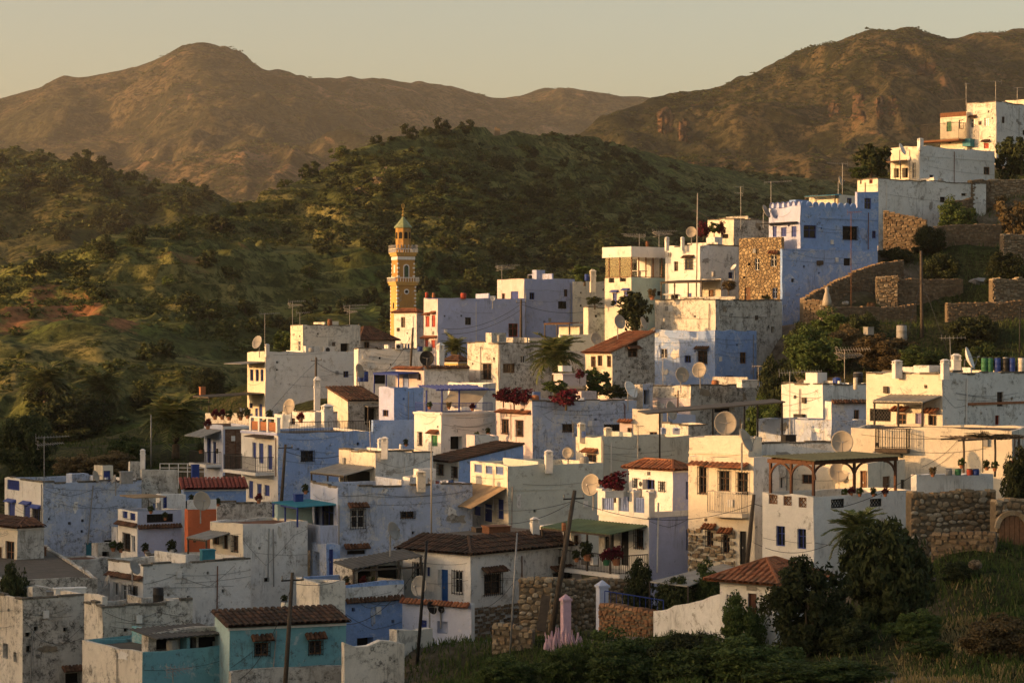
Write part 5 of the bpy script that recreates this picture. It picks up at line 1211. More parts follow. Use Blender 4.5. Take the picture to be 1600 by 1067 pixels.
h = Hs('house', 'blue house with scalloped parapet and sunlit lavender front', 150, 4, 508, 600, 830, 226, 34, LV, BL, par=.35)
h.win('L', 23,693,40,742, 'shut', m_blue); h.win('L', 62,698,86,740, 'shut', m_blue); h.win('L', 110,693,132,742, 'shut', m_blue); h.win('R', 164,688,223,748, 'win', m_blue); h.win('R', 346,694,412,755, 'grille', m_iron); h.win('R', 482,714,500,748, 'win', m_blue); h.awning('L', 0,140,676,1.0,.05, m_iron, 0); h.band('R', 240,505,655,662, BL, .05)
BH = h
h = Hs('house', 'blue lower wall of the scalloped house with damp flakes', 66, 58, 508, 798, 1065, 224.5, 31, BL, BP, par=.05, down=5); h.win('R', 350,841,384,875, 'dark'); h.cable('R', [(70,800),(150,805),(235,808)]); h.win('R', 107,935,122,952, 'dark'); h.box_on('R', 225,852,248,872, .3, m_oldwood, 'box')
h = Hs('house', 'blue stair tower with dark window beside the white terrace', 412, 404, 512, 532, 610, 232, 30, LV, BL, par=.2); h.win('R', 446,562,478,618, 'win', m_blue)
h = Hs('roof_room', 'cream roof rooms under green awning behind the scalloped parapet', 330, 190, 412, 548, 610, 234, 45, CR, CR, par=.1, cat='room'); h.awning('L', 198,340,548,1.0,.1, m_teal, 2, 1.4); h.win('R', 365,562,388,600, 'win', m_blue); h.win('L', 322,562,346,602, 'dark')
h = Hs('house', 'white upper house with sunlit front and plain grey side', 703, 568, 1050, 320, 580, 258, 40, CR, WH, par=.3)
h.win('R', 998,418,1027,454, 'win', m_wood); h.win('L', 583,425,606,468, 'hole'); h.win('L', 622,422,648,468, 'hole'); h.awning('L', 570,648,388,1.2,.15, m_wood, 2, 1.9); h.band('R', 705,1048,375,381, WH, .04); h.win('L', 668,398,684,470, 'win', m_white)
h = Hs('house', 'flaking white retaining house wall below the upper white house', 509, 414, 1010, 472, 790, 250, 36, CR, GW, par=.3, down=5); h.win('R', 796,557,824,582, 'dark'); h.win('L', 470,468,485,495, 'win', m_red); h.win('R', 895,540,920,552, 'dark')
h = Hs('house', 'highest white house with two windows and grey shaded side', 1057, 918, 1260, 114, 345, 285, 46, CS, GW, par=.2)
h.win('L', 938,195,960,238, 'win', m_white, 't'); h.win('L', 1003,190,1025,230, 'win', m_white); h.win('L', 1000,308,1022,332, 'door', m_red, 't'); h.box_on('L', 920,290,957,325, .9, m_teal, 'water_tank')
h = Hs('house', 'cream annex with green shutters and railed balcony on the highest house', 920, 798, 960, 166, 345, 287, 46, CR, CR, par=.2); h.win('L', 828,208,850,254, 'shut', m_green); h.win('L', 885,200,906,242, 'win', m_wood); h.parapet_rail('L', 800,918,166,1.5, m_iron); h.balcony('L', 740,918,296,1.6,1.9, m_iron, m_rust); h.band('L', 798,918,166,186, m_rust, .05)
h = Hs('house', 'cream block behind the highest house, cut by the picture edge', 1190, 1100, 1300, 105, 200, 310, 46, CR, CR, par=.1)
# ---------------- blue balcony house and brick neighbour (west centre)
fr('M1')
h = Hs('house', 'blue flaking house with white fronted balconies and black railing', 578, 398, 1045, 742, 1075, 178, 30, WC, BP, par=.12)
for q in ((455,788,472,866), (487,792,508,890), (530,800,551,920)): h.win('L', *q, 'shut', m_blue)
for q in ((393,972,412,1040), (437,976,458,1062), (478,990,499,1050), (514,996,538,1050)): h.win('L', *q, 'shut', m_blue)
h.win('R', 692,829,751,880, 'grille', m_iron); h.balcony('L', 400,560,925,1.5,1.1, m_iron, WC); h.awning('L', 460,560,752,.8,.1, m_oldwood, 0); h.band('L', 398,578,735,748, LV, .08); h.parapet_rail('R', 640,1030,742,.85, m_iron); h.cable('R', [(625,815),(700,825),(860,838)])
MBH = h; hz = h.H+.004
for u in (445, 487, 529, 574):
    a_ = h.a('L', u); b = MB(); b.box(-.06, .2, a_-.14, a_+.14, hz, hz+1.0); b.build('balustrade_post', m_white, h.o)
for u0_, u1_ in ((448, 484), (490, 526), (532, 570)):
    a0, a1 = sorted((h.a('L', u0_), h.a('L', u1_))); b = MB(); b.box(.02, .09, a0, a1, hz+.1, hz+.75); b.build('balustrade_panel', m_terra, h.o)
b = MB(); a0, a1 = sorted((h.a('L', 445), h.a('L', 578))); b.box(-.08, .22, a0, a1, hz+1.0, hz+1.12); b.build('balustrade_rail', m_white, h.o)
h = Hs('house', 'brown brick sided house with narrow white blue front', 309, 216, 450, 708, 960, 195, 26, LB, BK, par=.3); h.win('L', 232,768,250,905, 'win', m_blue); h.win('L', 262,785,276,890, 'win', m_blue); h.awning('L', 216,300,722,1.7,.55, m_tin, 0); h.balcony('L', 216,300,890,1.3,1.0, m_iron, WC); h.band('R', 309,448,708,722, WH, .06); h.band('R', 309,318,722,950, LB, .03, 'pilaster')
# real bricks on the shaded brick wall
b = MB(); rr_ = random.Random(4); a0 = h.a('R', 320); zb = h.z('R', a0, 955); zt = h.z('R', a0, 725); z = zb; k = 0
while z < zt:
    x = a0-(k % 2)*.15
    while x < h.W-.05:
        x0, x1 = max(x, a0), min(x+.29, h.W)
        if x1-x0 > .06: d = rr_.uniform(.01, .035); b.box(x0+.01, x1-.01, -d, .01, z+.01, z+.125)
        x += .3
    z += .14; k += 1
o = b.build('brickwork', BK, h.o); o['kind'] = 'stuff'
# ---------------- house at the foot with the big tree
fr('Z4')
h = Hs('house', 'small white house with low brown tile roof beside the big dark tree', 862, 620, 1060, 640, 800, 106, 50, WC, WC, 'hip', pitch=.42, over=.5, tile=m_tiler)
h.win('L', 660,690,708,745, 'grille', m_white); h.win('L', 742,680,778,805, 'door', plain('brown_door', (.12,.05,.03), .7, .3, 4)); h.box_on('L', 736,645,778,668, .03, m_metal, 'plaque')

# ---------------- small yards, stepped terraces and lean-tos between the houses
fr('M1')
h = Hs('house', 'white stepped terrace house beside the oval dish', 760, 600, 870, 640, 740, 206, 40, WH, GW, par=.3); h.win('L', 640,668,662,700, 'win', m_wood)
h = Hs('terrace_wall', 'ochre terrace parapet with flower pots above the brick house', 440, 222, 455, 648, 720, 203, 60, CS, CS, par=.4, cat='wall')
h = Hs('roof_hut', 'white stair head at the foot of the tall white house', 600, 560, 660, 650, 700, 214, 35, WH, WH, par=.1, cat='hut'); h.win('L', 572,668,590,700, 'door', m_blue)
fr('M3')
h = Hs('wall', 'pale grey garden wall above the palm', 236, 226, 425, 262, 350, 238, 10, GG, GG, par=.15, cat='wall')
h = Hs('wall', 'grey yard wall between the palm and the orange roof', 130, 120, 380, 345, 420, 216, 12, GS, GY, par=.15, cat='wall')
fr('Z1')
h = Hs('house', 'narrow grey lean-to between the pale blue house and the brown flat roof', 420, 395, 520, 470, 560, 156, 25, GY, GS, par=.15); h.win('R', 440,500,470,545, 'hole')
h = Hs('house', 'small white yard room left of the pale blue terrace', 505, 480, 540, 400, 540, 166, 25, WH, GY, par=.15)
h = Hs('wall', 'stained yard wall in front of the orange house', 640, 625, 900, 520, 570, 150, 14, CS, GS, par=.2, cat='wall'); 
h = Hs('roof_hut', 'grey stair head on the mouldy dark grey house', 745, 715, 830, 712, 775, 126, 30, CS, GS, par=.1, cat='hut')
h = Hs('house', 'small beige lean-to on the low wall roof', 140, 100, 200, 655, 720, 132, 30, CS, GS, par=.1)
fr('Z2')
h = Hs('house', 'dark blue passage house below the glazed balcony', 440, 372, 500, 470, 660, 148, 25, BG, BL, par=.1); h.win('L', 385,500,412,600, 'hole'); h.win('R', 452,490,470,600, 'door', m_blue)
h = Hs('wall', 'flaking white wall corner before the dark veranda', 410, 330, 522, 640, 780, 124.5, 28, CS, CS, par=.15, cat='wall')
h = Hs('roof_hut', 'small grey roof hut beside the beige chimney', 800, 770, 850, 180, 225, 154, 25, GW, GW, par=.05, cat='hut')
fr('Z3')
h = Hs('roof_hut', 'white stair head on the flat roof behind the dark tiles', 690, 660, 790, 385, 440, 139, 30, WH, GW, par=.1, cat='hut')
h = Hs('house', 'small white annex between the white house and the railed balcony', 812, 770, 850, 400, 620, 136, 30, WH, GW, par=.15); h.win('R', 818,430,838,470, 'win', m_wood)
fr('M2')
h = Hs('house', 'narrow white house behind the sail cloth', 640, 470, 705, 500, 660, 200, 45, WH, GW, par=.1); h.win('L', 500,560,525,620, 'win', m_wood); h.win('L', 580,545,610,620, 'door', m_blue)
h = Hs('roof_hut', 'grey roof hut on the mossy tile house', 600, 560, 720, 755, 800, 180, 30, PK, GW, par=.1, cat='hut')
fr('M3')
h = Hs('house', 'dark walled yard room under the emblem dish', 640, 600, 690, 500, 640, 192, 35, GS, BG, par=.15); h.win('R', 645,530,675,600, 'hole')
h = Hs('house', 'pale lilac roof strip below the stained cream parapet', 700, 560, 900, 655, 720, 186, 30, LV, LB, par=.15)
# ================================================================ MINARET, GALLERY, PERGOLA, CRENELLATION
m_pane = bpy.data.materials.new('clear_glass'); m_pane.use_nodes = True; n_ = m_pane.node_tree
tb = n_.nodes.new('ShaderNodeBsdfTransparent'); gl = n_.nodes.new('ShaderNodeBsdfGlossy'); gl.inputs['Roughness'].default_value = .05; mx = n_.nodes.new('ShaderNodeMixShader'); mx.inputs[0].default_value = .06
n_.links.new(tb.outputs[0], mx.inputs[1]); n_.links.new(gl.outputs[0], mx.inputs[2]); n_.links.new(mx.outputs[0], n_.nodes['Material Output'].inputs[0])
fr('M8')
h = Hs('minaret', 'slender yellow minaret with two white balconies and green pointed cap', 268, 222, 400, 632, 1010, 290, 20, OY, OC, par=.05, cat='minaret', down=6)  # sun-facing side wears the lighter copy, the other side the plain ochre
Wm, Dm = h.W, h.D; zz = lambda v: (CV-cv(v))*290/FPX-h.Z0
def mquoins(b, x0, x1, y0, y1, z0, z1):
    n = int((z1-z0)/.42)
    for i in range(n):
        z = z0+(z1-z0)*i/n; l = .16 if i % 2 else .26
        b.box(x0-.02, x0+l, y0-.025, y0-.004, z, z+.2); b.box(x1-l, x1+.02, y0-.025, y0-.004, z, z+.2); b.box(x0-.025, x0-.004, y0, y0+l, z, z+.2); b.box(x0-.025, x0-.004, y1-l, y1, z, z+.2)
b = MB(); mquoins(b, 0, Wm, 0, Dm, zz(1000), zz(640)); b.build('quoin_trim', m_white, h.o)
def mbalcony(z0, z1, x0, x1, y0, y1, merlon=True):
    b = MB(); b.box(x0-.16, x1+.16, y0-.16, y1+.16, z0-.25, z0); b.box(x0-.26, x1+.26, y0-.26, y1+.26, z0+.002, z0+.16); o = b.build('balcony', OY, h.o); b = MB()
    e = [(x0-.28, y0-.28), (x1+.28, y0-.28), (x1+.28, y1+.28), (x0-.28, y1+.28), (x0-.28, y0-.28)]
    for p, q in zip(e[:-1], e[1:]):
        P, Q = Vector((*p, z0+.16)), Vector((*q, z0+.16)); n = 9; b.bar(P+Vector((0, 0, z1-z0-.2)), Q+Vector((0, 0, z1-z0-.2)), .08)
        for i in range(n+1): r = P.lerp(Q, i/n); b.bar(r, r+Vector((0, 0, z1-z0-.2)), .07)
    b.build('balustrade', m_white, o)
    if merlon:
        for p, q in zip(e[:-1], e[1:]):
            P, Q = Vector((*p, z1)), Vector((*q, z1))
            for i in range(6): r = P.lerp(Q, (i+.5)/6); b = MB(); b.lathe([(.10, -.06), (.10, .1), (.05, .16), (.11, .28), (.02, .48)], 8, r); b.build('urn', m_dishg, o)
mbalcony(zz(632), zz(592), 0, Wm, 0, Dm, False)
i_ = .12; b = MB(); b.box(i_, Wm-i_, i_, Dm-i_, zz(634), zz(432)); o2 = b.build('upper_shaft', OC, h.o)
b = MB(); mquoins(b, i_, Wm-i_, i_, Dm-i_, zz(590), zz(475)); b.box(i_-.04, Wm-i_+.04, i_-.04, i_-.004, zz(470), zz(448)); b.box(i_-.04, i_-.004, i_, Dm-i_, zz(470), zz(448)); b.build('frieze', m_white, o2)
def arch(b, xc, y, z0, z1, w, d, n=8):
    r = w/2; pts = [(xc-r, z0), (xc+r, z0)]+[(xc+r*math.cos(math.pi*i/n), z1-r+r*math.sin(math.pi*i/n)) for i in range(n+1)]; k = len(pts); base = len(b.v)
    b.v += [(px, y, pz) for px, pz in pts]+[(px, y-d, pz) for px, pz in pts]
    b.f.append(tuple(base+k+i for i in range(k))); b.m.append(0)
    for i in range(k): b.f.append((base+i, base+(i+1) % k, base+k+(i+1) % k, base+k+i)); b.m.append(0)
b = MB(); arch(b, Wm*.5, i_, zz(600), zz(500), .75, .06); o = b.build('blind_arch', m_white, h.o); b = MB(); arch(b, Wm*.5, i_-.06, zz(598), zz(508), .52, .015); b.build('arch_window', m_glass, o)
for j in (-1, 0, 1): b = MB(); b.box(Wm*.5+j*.13-.02, Wm*.5+j*.13+.02, i_-.09, i_-.076, zz(598), zz(520)); b.build('mullion', m_green, o)
b = MB(); k = 10; c = (Wm*.5, -.02, zz(692)); base = 0
for rr0, rr1, mt, y in ((0, .34, m_white, -.03), (0, .2, m_glass, -.05)):
    b = MB()
    for i in range(12):
        a0, a1 = 2*math.pi*i/12, 2*math.pi*(i+1)/12; b.tri((c[0], y, c[2]), (c[0]+rr1*math.cos(a0), y, c[2]+rr1*math.sin(a0)), (c[0]+rr1*math.cos(a1), y, c[2]+rr1*math.sin(a1)))
    b.build('round_window' if mt is m_white else 'round_pane', mt, h.o)
b = MB(); b.box(-.03, -.004, Dm*.45, Dm*.6, zz(810), zz(768)); b.build('slit_window', m_shade_black, h.o); b = MB(); b.box(i_-.03, i_-.004, Dm*.4, Dm*.6, zz(560), zz(505)); b.build('slit_window', m_white, o2)
mbalcony(zz(428), zz(392), i_, Wm-i_, i_, Dm-i_, True)
cx, cy = Wm*.5, Dm*.5; r8 = (Wm-.24)*.5*.84; b = MB(); b.lathe([(r8, zz(430)), (r8, zz(330)), (r8*1.02, zz(328)), (r8*1.02, zz(322)), (r8, zz(320)), (r8, zz(246)), (r8*1.06, zz(244))], 8, (cx, cy, 0), ph=math.pi/8+.1); o = b.build('lantern', OC, h.o)
for i in range(8):
    a = math.pi/4*i+.1; b = MB(); ca, sa = math.cos(a), math.sin(a); rr1 = r8*math.cos(math.pi/8)
    tmp = MB(); arch(tmp, 0, 0, zz(322), zz(275), .42, .03); b.v = [(cx+ca*(rr1-y+.002)-sa*x, cy+sa*(rr1-y+.002)+ca*x, z) for x, y, z in tmp.v]; b.f = tmp.f; b.m = tmp.m; b.build('arch_shade_panel', m_shade_black, o)  # black panels laid on the solid lantern in place of shaded arches
b = MB(); b.lathe([(r8*1.2, zz(247)), (r8*1.22, zz(240)), (r8*.8, zz(215)), (r8*.42, zz(190)), (r8*.1, zz(168))], 8, (cx, cy, 0), ph=math.pi/8+.1); b.build('cap', plain('green_glaze', (.24,.28,.14), .5, .35, 3), h.o)
b = MB(); zc = zz(170); b.lathe([(.03, 0), (.06, .08), (.22, .25), (.06, .42), (.05, .5), (.17, .66), (.05, .8), (.04, .9), (.11, 1.0), (.03, 1.12), (.02, 1.3)], 10, (cx, cy, zc)); b.bar((cx-.14, cy, zc+1.1), (cx-.16, cy, zc+1.55), .05); b.bar((cx+.14, cy, zc+1.1), (cx+.16, cy, zc+1.55), .05); b.bar((cx, cy, zc+1.2), (cx, cy, zc+1.65), .05); b.bar((cx-.16, cy, zc+1.1), (cx+.16, cy, zc+1.1), .05); b.build('finial', plain('gilt', (.55,.36,.10), .4, .2, 4, .6), h.o)
h.down = 8
# glazed gallery on the turquoise house
fr('M6'); h = JG; z0 = h.H+.01; zt = h.z('L', 0, 630)
for face, us in (('L', (388, 300, 225)), ('R', (440, 490, 540, 600, 655))):
    for u in us:
        a_ = max(.04, min(h.a(face, u), (h.D if face == 'L' else h.W)-.05)); b = MB(); h.fb(b, face, a_-.05, a_+.05, .04, .14, z0, zt); b.build('gallery_post', m_wood, h.o)
b = MB(); b.box(-.22, h.W+.1, -.22, h.D+.15, zt, zt+1.05); b.build('gallery_roof', WC, h.o)
b = MB(); b.box(0, h.W, .03, .15, z0, z0+.07); b.box(.03, .15, .16, h.D, z0, z0+.07); b.build('gallery_sill', m_wood, h.o)
b = MB(); b.box(.14, h.W, .085, .095, z0+.07, zt-.01); b.build('gallery_pane', m_pane, h.o); b = MB(); b.box(.085, .095, .16, h.D, z0+.07, zt-.01); b.build('gallery_pane', m_pane, h.o)
b = MB(); b.box(h.W*.78, h.W-.05, h.D*.45, h.D-.1, z0, zt-.01); b.build('gallery_room', WC, h.o)
b = MB(); b.box(h.W*.35, h.W*.6, h.D*.3, h.D*.55, z0+.65, z0+.72); b.box(h.W*.45, h.W*.5, h.D*.4, h.D*.45, z0, z0+.65); o = b.build('table', m_white); o.location = h.o.location; o.rotation_euler = h.o.rotation_euler; T(o, 'white table inside the glazed gallery', 'table')
# timber pergola over the white terrace
m_perg = plain('stained_timber', (.13,.055,.028), .7, .35, 6)
fr('Z5'); h = PE; z0 = h.H+.01; zb = h.z('L', 0, 128); o = empty('pergola', h.o.location, h.th); T(o, 'timber pergola with arched braces and green corrugated roof', 'pergola')
LP = [h.a('L', u) for u in (200, 97, 8)]; RP = [h.a('R', u) for u in (375, 552)]; depth = max(LP)
for a_ in LP: b = MB(); b.box(.04, .16, a_-.02 if a_ > .1 else .04, a_+.10 if a_ > .1 else .16, z0, zb); b.build('post', m_perg, o)
for a_ in RP: b = MB(); b.box(a_, a_+.12, .04, .16, z0, zb); b.build('post', m_perg, o)
b = MB(); b.box(.03, .17, 0, depth+.2, zb, zb+.2); b.build('beam', m_perg, o); b = MB(); b.box(.17, RP[-1]+.2, .03, .17, zb, zb+.2); b.build('beam', m_perg, o)
def brace(P, Q, sgn):
    b = MB(); n = 6; pts = []
    for i in range(n+1):
        a = math.pi/2*i/n; pts.append(P+(Q-P)*(1-math.cos(a))+Vector((0, 0, .75*math.sin(a))))
    for p, q in zip(pts[:-1], pts[1:]): b.bar(p, q, .09)
    b.build('brace', m_perg, o)
for i, a_ in enumerate(LP):
    for d in (-1, 1):
        if (i == 0 and d < 0) or (i == 2 and d > 0): continue
        brace(Vector((.1, a_+.04, zb-.75)), Vector((.1, a_+.04+d*.75, zb-.75)), d)
for i, a_ in enumerate([0]+RP):
    for d in (-1, 1):
        if (i == 0 and d < 0) or (i == 2 and d > 0): continue
        brace(Vector((a_+.06, .1, zb-.75)), Vector((a_+.06+d*.9, .1, zb-.75)), d)
b = MB(); n = int((RP[-1]+.6)/.16); dep = depth+.3
for i in range(n):
    x0, x1 = -.25+(RP[-1]+.6)*i/n, -.25+(RP[-1]+.6)*(i+1)/n; zl = .03 if i % 2 else 0; zr = 0 if i % 2 else .03; q = [(x0, -.3, zb+.21+zl), (x1, -.3, zb+.21+zr), (x1, dep, zb+.33+zr), (x0, dep, zb+.33+zl)]
    b.hexa(q+[(p[0], p[1], p[2]+.03) for p in q])
b.build('roof_sheet', plain('weathered_green_sheet', (.12,.125,.07), .8, .4, 1.2), o)
b = MB(); 
for i in range(9): y = depth*(i+.5)/9; b.box(0, RP[-1], y, y+.07, zb+.205+.12*(y+.3)/(dep+.3)-.12, zb+.205+.12*(y+.3)/(dep+.3)-.03)
b.build('rafter', m_perg, o)
# scalloped parapet of the blue house
fr('M7'); h = BH; mer = MB(); w = .55
for dx, hh in ((0, 0),): mer.lathe([(0, 0)], 3) if False else None
mer.v = []; mer.f = []; mer.m = []; arch(mer, 0, .09, 0, .55, .62, .18, 8); mmesh = mer.mesh('merlon', LV)
def put_merlon(face, a_, mat_i):
    o = bpy.data.objects.new('merlon', mmesh if face == 'L' else mmeshR); o.location = h.fp(face, a_, .1, h.H-.02); o.rotation_euler = (0, 0, 0 if face == 'R' else math.pi/2); link(o, h.o)
mer.v = []; mer.f = []; mer.m = []; arch(mer, 0, .09, 0, .5, .62, .18, 8); mmeshR = mer.mesh('merlon', BL)
n = int(h.D/.72)
for i in range(n): put_merlon('L', (i+.5)*h.D/n, 0)
xe = h.a('R', 412); n = int(xe/.72)
for i in range(n): put_merlon('R', (i+.5)*xe/n, 1)
# blue pergola and sail cloth on the white house with blue railing
fr('M2'); h = PB; o = empty('pergola', h.o.location, h.th); T(o, 'blue painted pergola with draped beige sail cloth', 'pergola'); zb = h.z('R', h.a('R', 450), 535); xe = h.a('R', 700)
for x, y in ((.15, .15), (xe*.35, .15), (.15, h.D*.6)): b = MB(); b.box(x-.05, x+.05, y-.05, y+.05, h.H, zb); b.build('post', m_blue, o)
b = MB(); b.box(-.5, xe, -.1, .0, zb, zb+.1); b.box(-.5, xe, h.D*.6, h.D*.6+.1, zb+.25, zb+.35)
for i in range(12): x = -.4+(xe)*i/12; b.bar((x, -.3, zb+.12), (x, h.D*.7, zb+.4), .07)
b.build('roof_slats', m_blue, o)
b = MB(); n = 8; top = (Vector((xe*.95, .3, zb+.15)), Vector((xe*.45, h.D*.5, zb+.2))); bot = (Vector((xe*.42, .25, h.H+.35)), Vector((xe*.1, h.D*.4, h.H+.7)))
for i in range(n):
    for j in range(3):
        def cp(i, j): t = i/n; s_ = j/3; p = top[0].lerp(bot[0], t).lerp(top[1].lerp(bot[1], t), s_); return p+Vector((0, 0, -.45*math.sin(t*math.pi)+.05*math.sin(j*9+i)))
        b.quad(cp(i, j), cp(i+1, j), cp(i+1, j+1), cp(i, j+1))
ob = b.build('sail_cloth', plain('sail_cloth', (.42,.36,.27), .9, .2, 2), o, True)
# ================================================================ ROOF CLUTTER
fr('Z1')
chimney('white slotted roof lantern chimney above the red roof of the west quarter', 615, 58, 120, 171, 24)
dish('large cream dish in front of the orange house parapet', 866, 285, 156, 42, 25, 15)
dish('dark grey dish on the tile-lined white front', 574, 572, 140, 34, 60, 25, m_dishg); dish('grey dish low beside the white windows', 465, 635, 138, 32, -65, 25, m_dishg)
dish('small dish by the roof hut with blue door', 407, 178, 167, 26, 70, 20); dish('small grey dish above the dark front opening', 495, 190, 167, 20, -60, 20, m_dishg)
crate('grey fan box beside the roof hut', 518,155,570,208, 166, m_metal, name='cooling_unit', cat='cooling unit'); crate('turquoise water box on the terrace below the orange house', 866,490,922,552, 145, m_teal, .7, 'water_box', 'water box')
barrel('dark stove stack with flat cap on the mouldy house', 682, 655, 752, 126, 48, m_iron, 'stove_stack', 'flue'); antenna('aerial standing on the grey blue house', 190, 200, 5, 165, 2.2, 15, 2, .5); antenna('bent aerial on the turquoise front terrace', 745, 1062, 1000, 113, 1.2, 10, 2, .8)
antenna('aerial leaning by the white tile-lined front', 365, 640, 560, 140, .5, 40, 1, .3); pot_plant('dark potted shrub on the chimney stub below the pale blue house', 742, 512, 157, 60, 'dark', m_white)
for u, v, k, t in ((488,500,'green','leafy pot by the terrace steps under the pale blue house'), (520,505,'dark','dark leafy pot under the pale blue house window'), (628,510,'dark','straggling dry plant before the pale blue wall')): pot_plant(t, u, v, 156, 45, k)
for u, v, k, t in ((650,318,'green','white cloth hung pot plant on the pale blue terrace'), (712,345,'dark','dark shrub in the pale blue terrace corner'), (826,270,'dark','dark plant on the orange house parapet'), (940,285,'dark','plant in grey pot above the orange house')): pot_plant(t, u, v+20, 159, 34, k)
crate('pale stone slab bench on the low wall roof', 178,668,232,706, 133, m_metal, 1.0, 'stone_trough', 'trough'); crate('long white slab on the low wall roof', 235,655,365,705, 132.5, WH, .6, 'slab', 'slab'); crate('clay brick heap on the brown flat roof', 135,480,195,525, 153, m_rust, .8, 'brick_heap', 'bricks')
barrel('small white urn on the brown flat roof edge', 198, 535, 560, 150, 18, m_white, 'urn', 'urn')
fr('Z2')
chimney('white slotted chimney on the cream parapet house', 692, 5, 76, 163, 36); chimney('beige chimney with dark cap on the blue grey roof', 848, 150, 216, 152, 46, CR); dish('grey dish above the dark veranda', 722, 415, 128, 42, 55, 20, m_dishg)
crate('blue storage tub on the pale turquoise wall', 302,252,338,285, 153, m_bluebar, .5, 'tub', 'tub')
for u, v, k, t in ((352,245,'dark','dark leafy pot at the teal awning end'), (530,640,'dark','dark pot plant in the veranda corner'), (600,640,'red','red flowering pot on the dark veranda'), (650,640,'green','green pot on the dark veranda'), (700,648,'dark','low pot on the veranda parapet'), (262,722,'dark','dark plant on the chimney of the long grey wall'), (150,285,'red','red pots on the grey wall by the balcony house')): pot_plant(t, u, v+8, 131 if v > 600 else 152, 42, k)
barrel('yellow toned chimney block on the long grey wall', 262, 715, 775, 123, 34, CR, 'chimney_stub', 'chimney'); crate('white sack heap on the veranda', 675,635,720,655, 129, m_white, .4, 'sack', 'sack')
fr('Z3')
dish('big grey dish beside the blue door of the white corner house', 160, 650, 127.5, 46, -35, 12, m_dishg, 1.4); dish('darker dish below the blue door', 200, 745, 126, 30, 50, 25, m_iron); dish('tiny dish on the lower white terrace wall', 245, 750, 126, 16, 20, 20, m_iron)
chimney('white chimney with black cap behind the dark tile roof', 650, 352, 430, 136, 42); crate('rust brown water cistern on the flat roof behind the tiles', 435,388,532,432, 136, m_rust, 1.2, 'cistern', 'cistern'); crate('dark box beside the rust brown cistern', 385,395,430,425, 137, m_oldwood, .8)
chimney('white slotted chimney on the pale grey green house', 710, 62, 136, 153, 38); dish('beige dish on the pale grey green roof', 792, 78, 156, 24, -15, 15); dish('big cream dish on the pale green wall by the flower bush', 898, 215, 140, 48, -30, 12)
pot_plant('green barrel pot on the railed balcony', 958, 560, 128, 70, 'red', m_green); pot_plant('orange pot on the railed balcony', 875, 540, 129, 80, 'dark', m_terra); pot_plant('small dark pots at the balcony corner', 830, 545, 128, 50, 'dark'); pot_plant('red flowering pot by the balcony door', 1000, 560, 128, 80, 'red'); barrel('yellow finial pot on the leaning pole terrace', 775, 375, 410, 133, 20, m_terra, 'urn', 'urn')
crate('white box on the railed balcony', 893,525,916,557, 129, m_white, .4)
fr('Z4'); bush('red bougainvillea bush on the balustraded terrace', 168, 250, 133.5, 110, 90, 1, 'flowering_bush'); crate('white planter below the red bougainvillea bush', 115,238,200,268, 133, m_white, .5, 'planter', 'planter')
dish('big sunlit dish over the cream house corner', 722, 30, 128, 52, 62, 25, mast=1.4)
fr('M4'); dish('huge tan dish under the dark metal shelter', 296, 790, 160, 68, 0, 12, mast=1.2); dish('sunlit dish facing east on the cream cornice', 398, 890, 132, 72, 60, 30)
dish('large tan dish beside the sloping coping', 945, 895, 132, 66, -5, 12); dish('round tan dish on the stained parapet, nearest the dark blue wall corner', 155, 493, 190, 44, -20, 12); dish('round tan dish on the stained parapet, farther from the corner', 52, 520, 191, 44, 20, 12)
fr('M5'); dish('white dish edge-on above the cream roof chimney', 748, 432, 143, 66, 70, 20, m_white); chimney('arched white chimney on the sunlit cream roof', 690, 400, 505, 143, 55); chimney('short white corner chimney of the sunlit cream house', 628, 430, 505, 139, 48); chimney('short white chimney at the front of the cream parapet', 362, 435, 500, 142, 55)
for i, (u, m, t) in enumerate(((848, m_green, 'green barrel at the row end by the dish'), (878, m_green, 'second green barrel in the roof row'), (920, m_bluebar, 'blue barrel in the middle of the roof row'), (965, m_black, 'black barrel next to the blue barrel'), (1000, m_bluebar, 'dark blue barrel near the bright flowers'), (1050, CR, 'cream tank at the end of the barrel row'))): barrel(t, u, 422, 505, 146, 38, m)
barrel('black capped water drum on the white block roof', 145, 505, 560, 163, 56, m_black); barrel('grey water cistern in the garden below the tall pole', 387, 240, 342, 205, 60, m_dishg, 'cistern', 'cistern'); crate('grey box in the garden beside the cistern', 185,252,222,296, 206, m_dishg, .8)
barrel('small round flue on the white block', 130, 530, 600, 160, 24, CR, 'flue', 'flue'); dish('brown dish under the pergola roof line', 40, 1060, 131, 60, -10, 15)
antenna('tall aerial rising from the terrace balcony', 838, 1030, 830, 131, .4, 0, 1, .3, m_iron); antenna('aerial over the cream wall with folded arms', 940, 640, 575, 150, 1.6, -10, 2, 1.2)
antenna('comb aerial over the olive garden', 70, 570, 375, 170, 2.4, 5, 2, .9, m_dish); antenna('aerial on the white block corner', 0, 0, 0, 1) if False else None
fr('M4'); antenna('aerial pole standing on the white sunlit block', 655, 850, 500, 160, 2.8, 0, 1, .8); antenna('aerial by the slanted board on the dark blue roof', 480, 560, 465, 192, 2.0, -15, 1, .4, m_dish); crate('stone wash trough on the stained grey terrace', 370,545,470,588, 193, GW, 1.0, 'trough', 'trough'); crate('blue box on the stained grey terrace', 478,552,515,588, 193, m_lblue, .5)
crate('dark engine box on the sloping house roof', 615,850,680,888, 157, m_iron, .7); barrel('red capped can by the sloping coping', 495, 865, 888, 158, 14, m_red, 'can', 'can')
o = empty('metal_shelter', at(210, 860, 163), R(8)); T(o, 'dark metal shelter roof on thin posts over the tan dish', 'shelter')
x1 = 410*mpp(163); b = MB(); zl = (860-735)*mpp(163); zr = (860-672)*mpp(163)
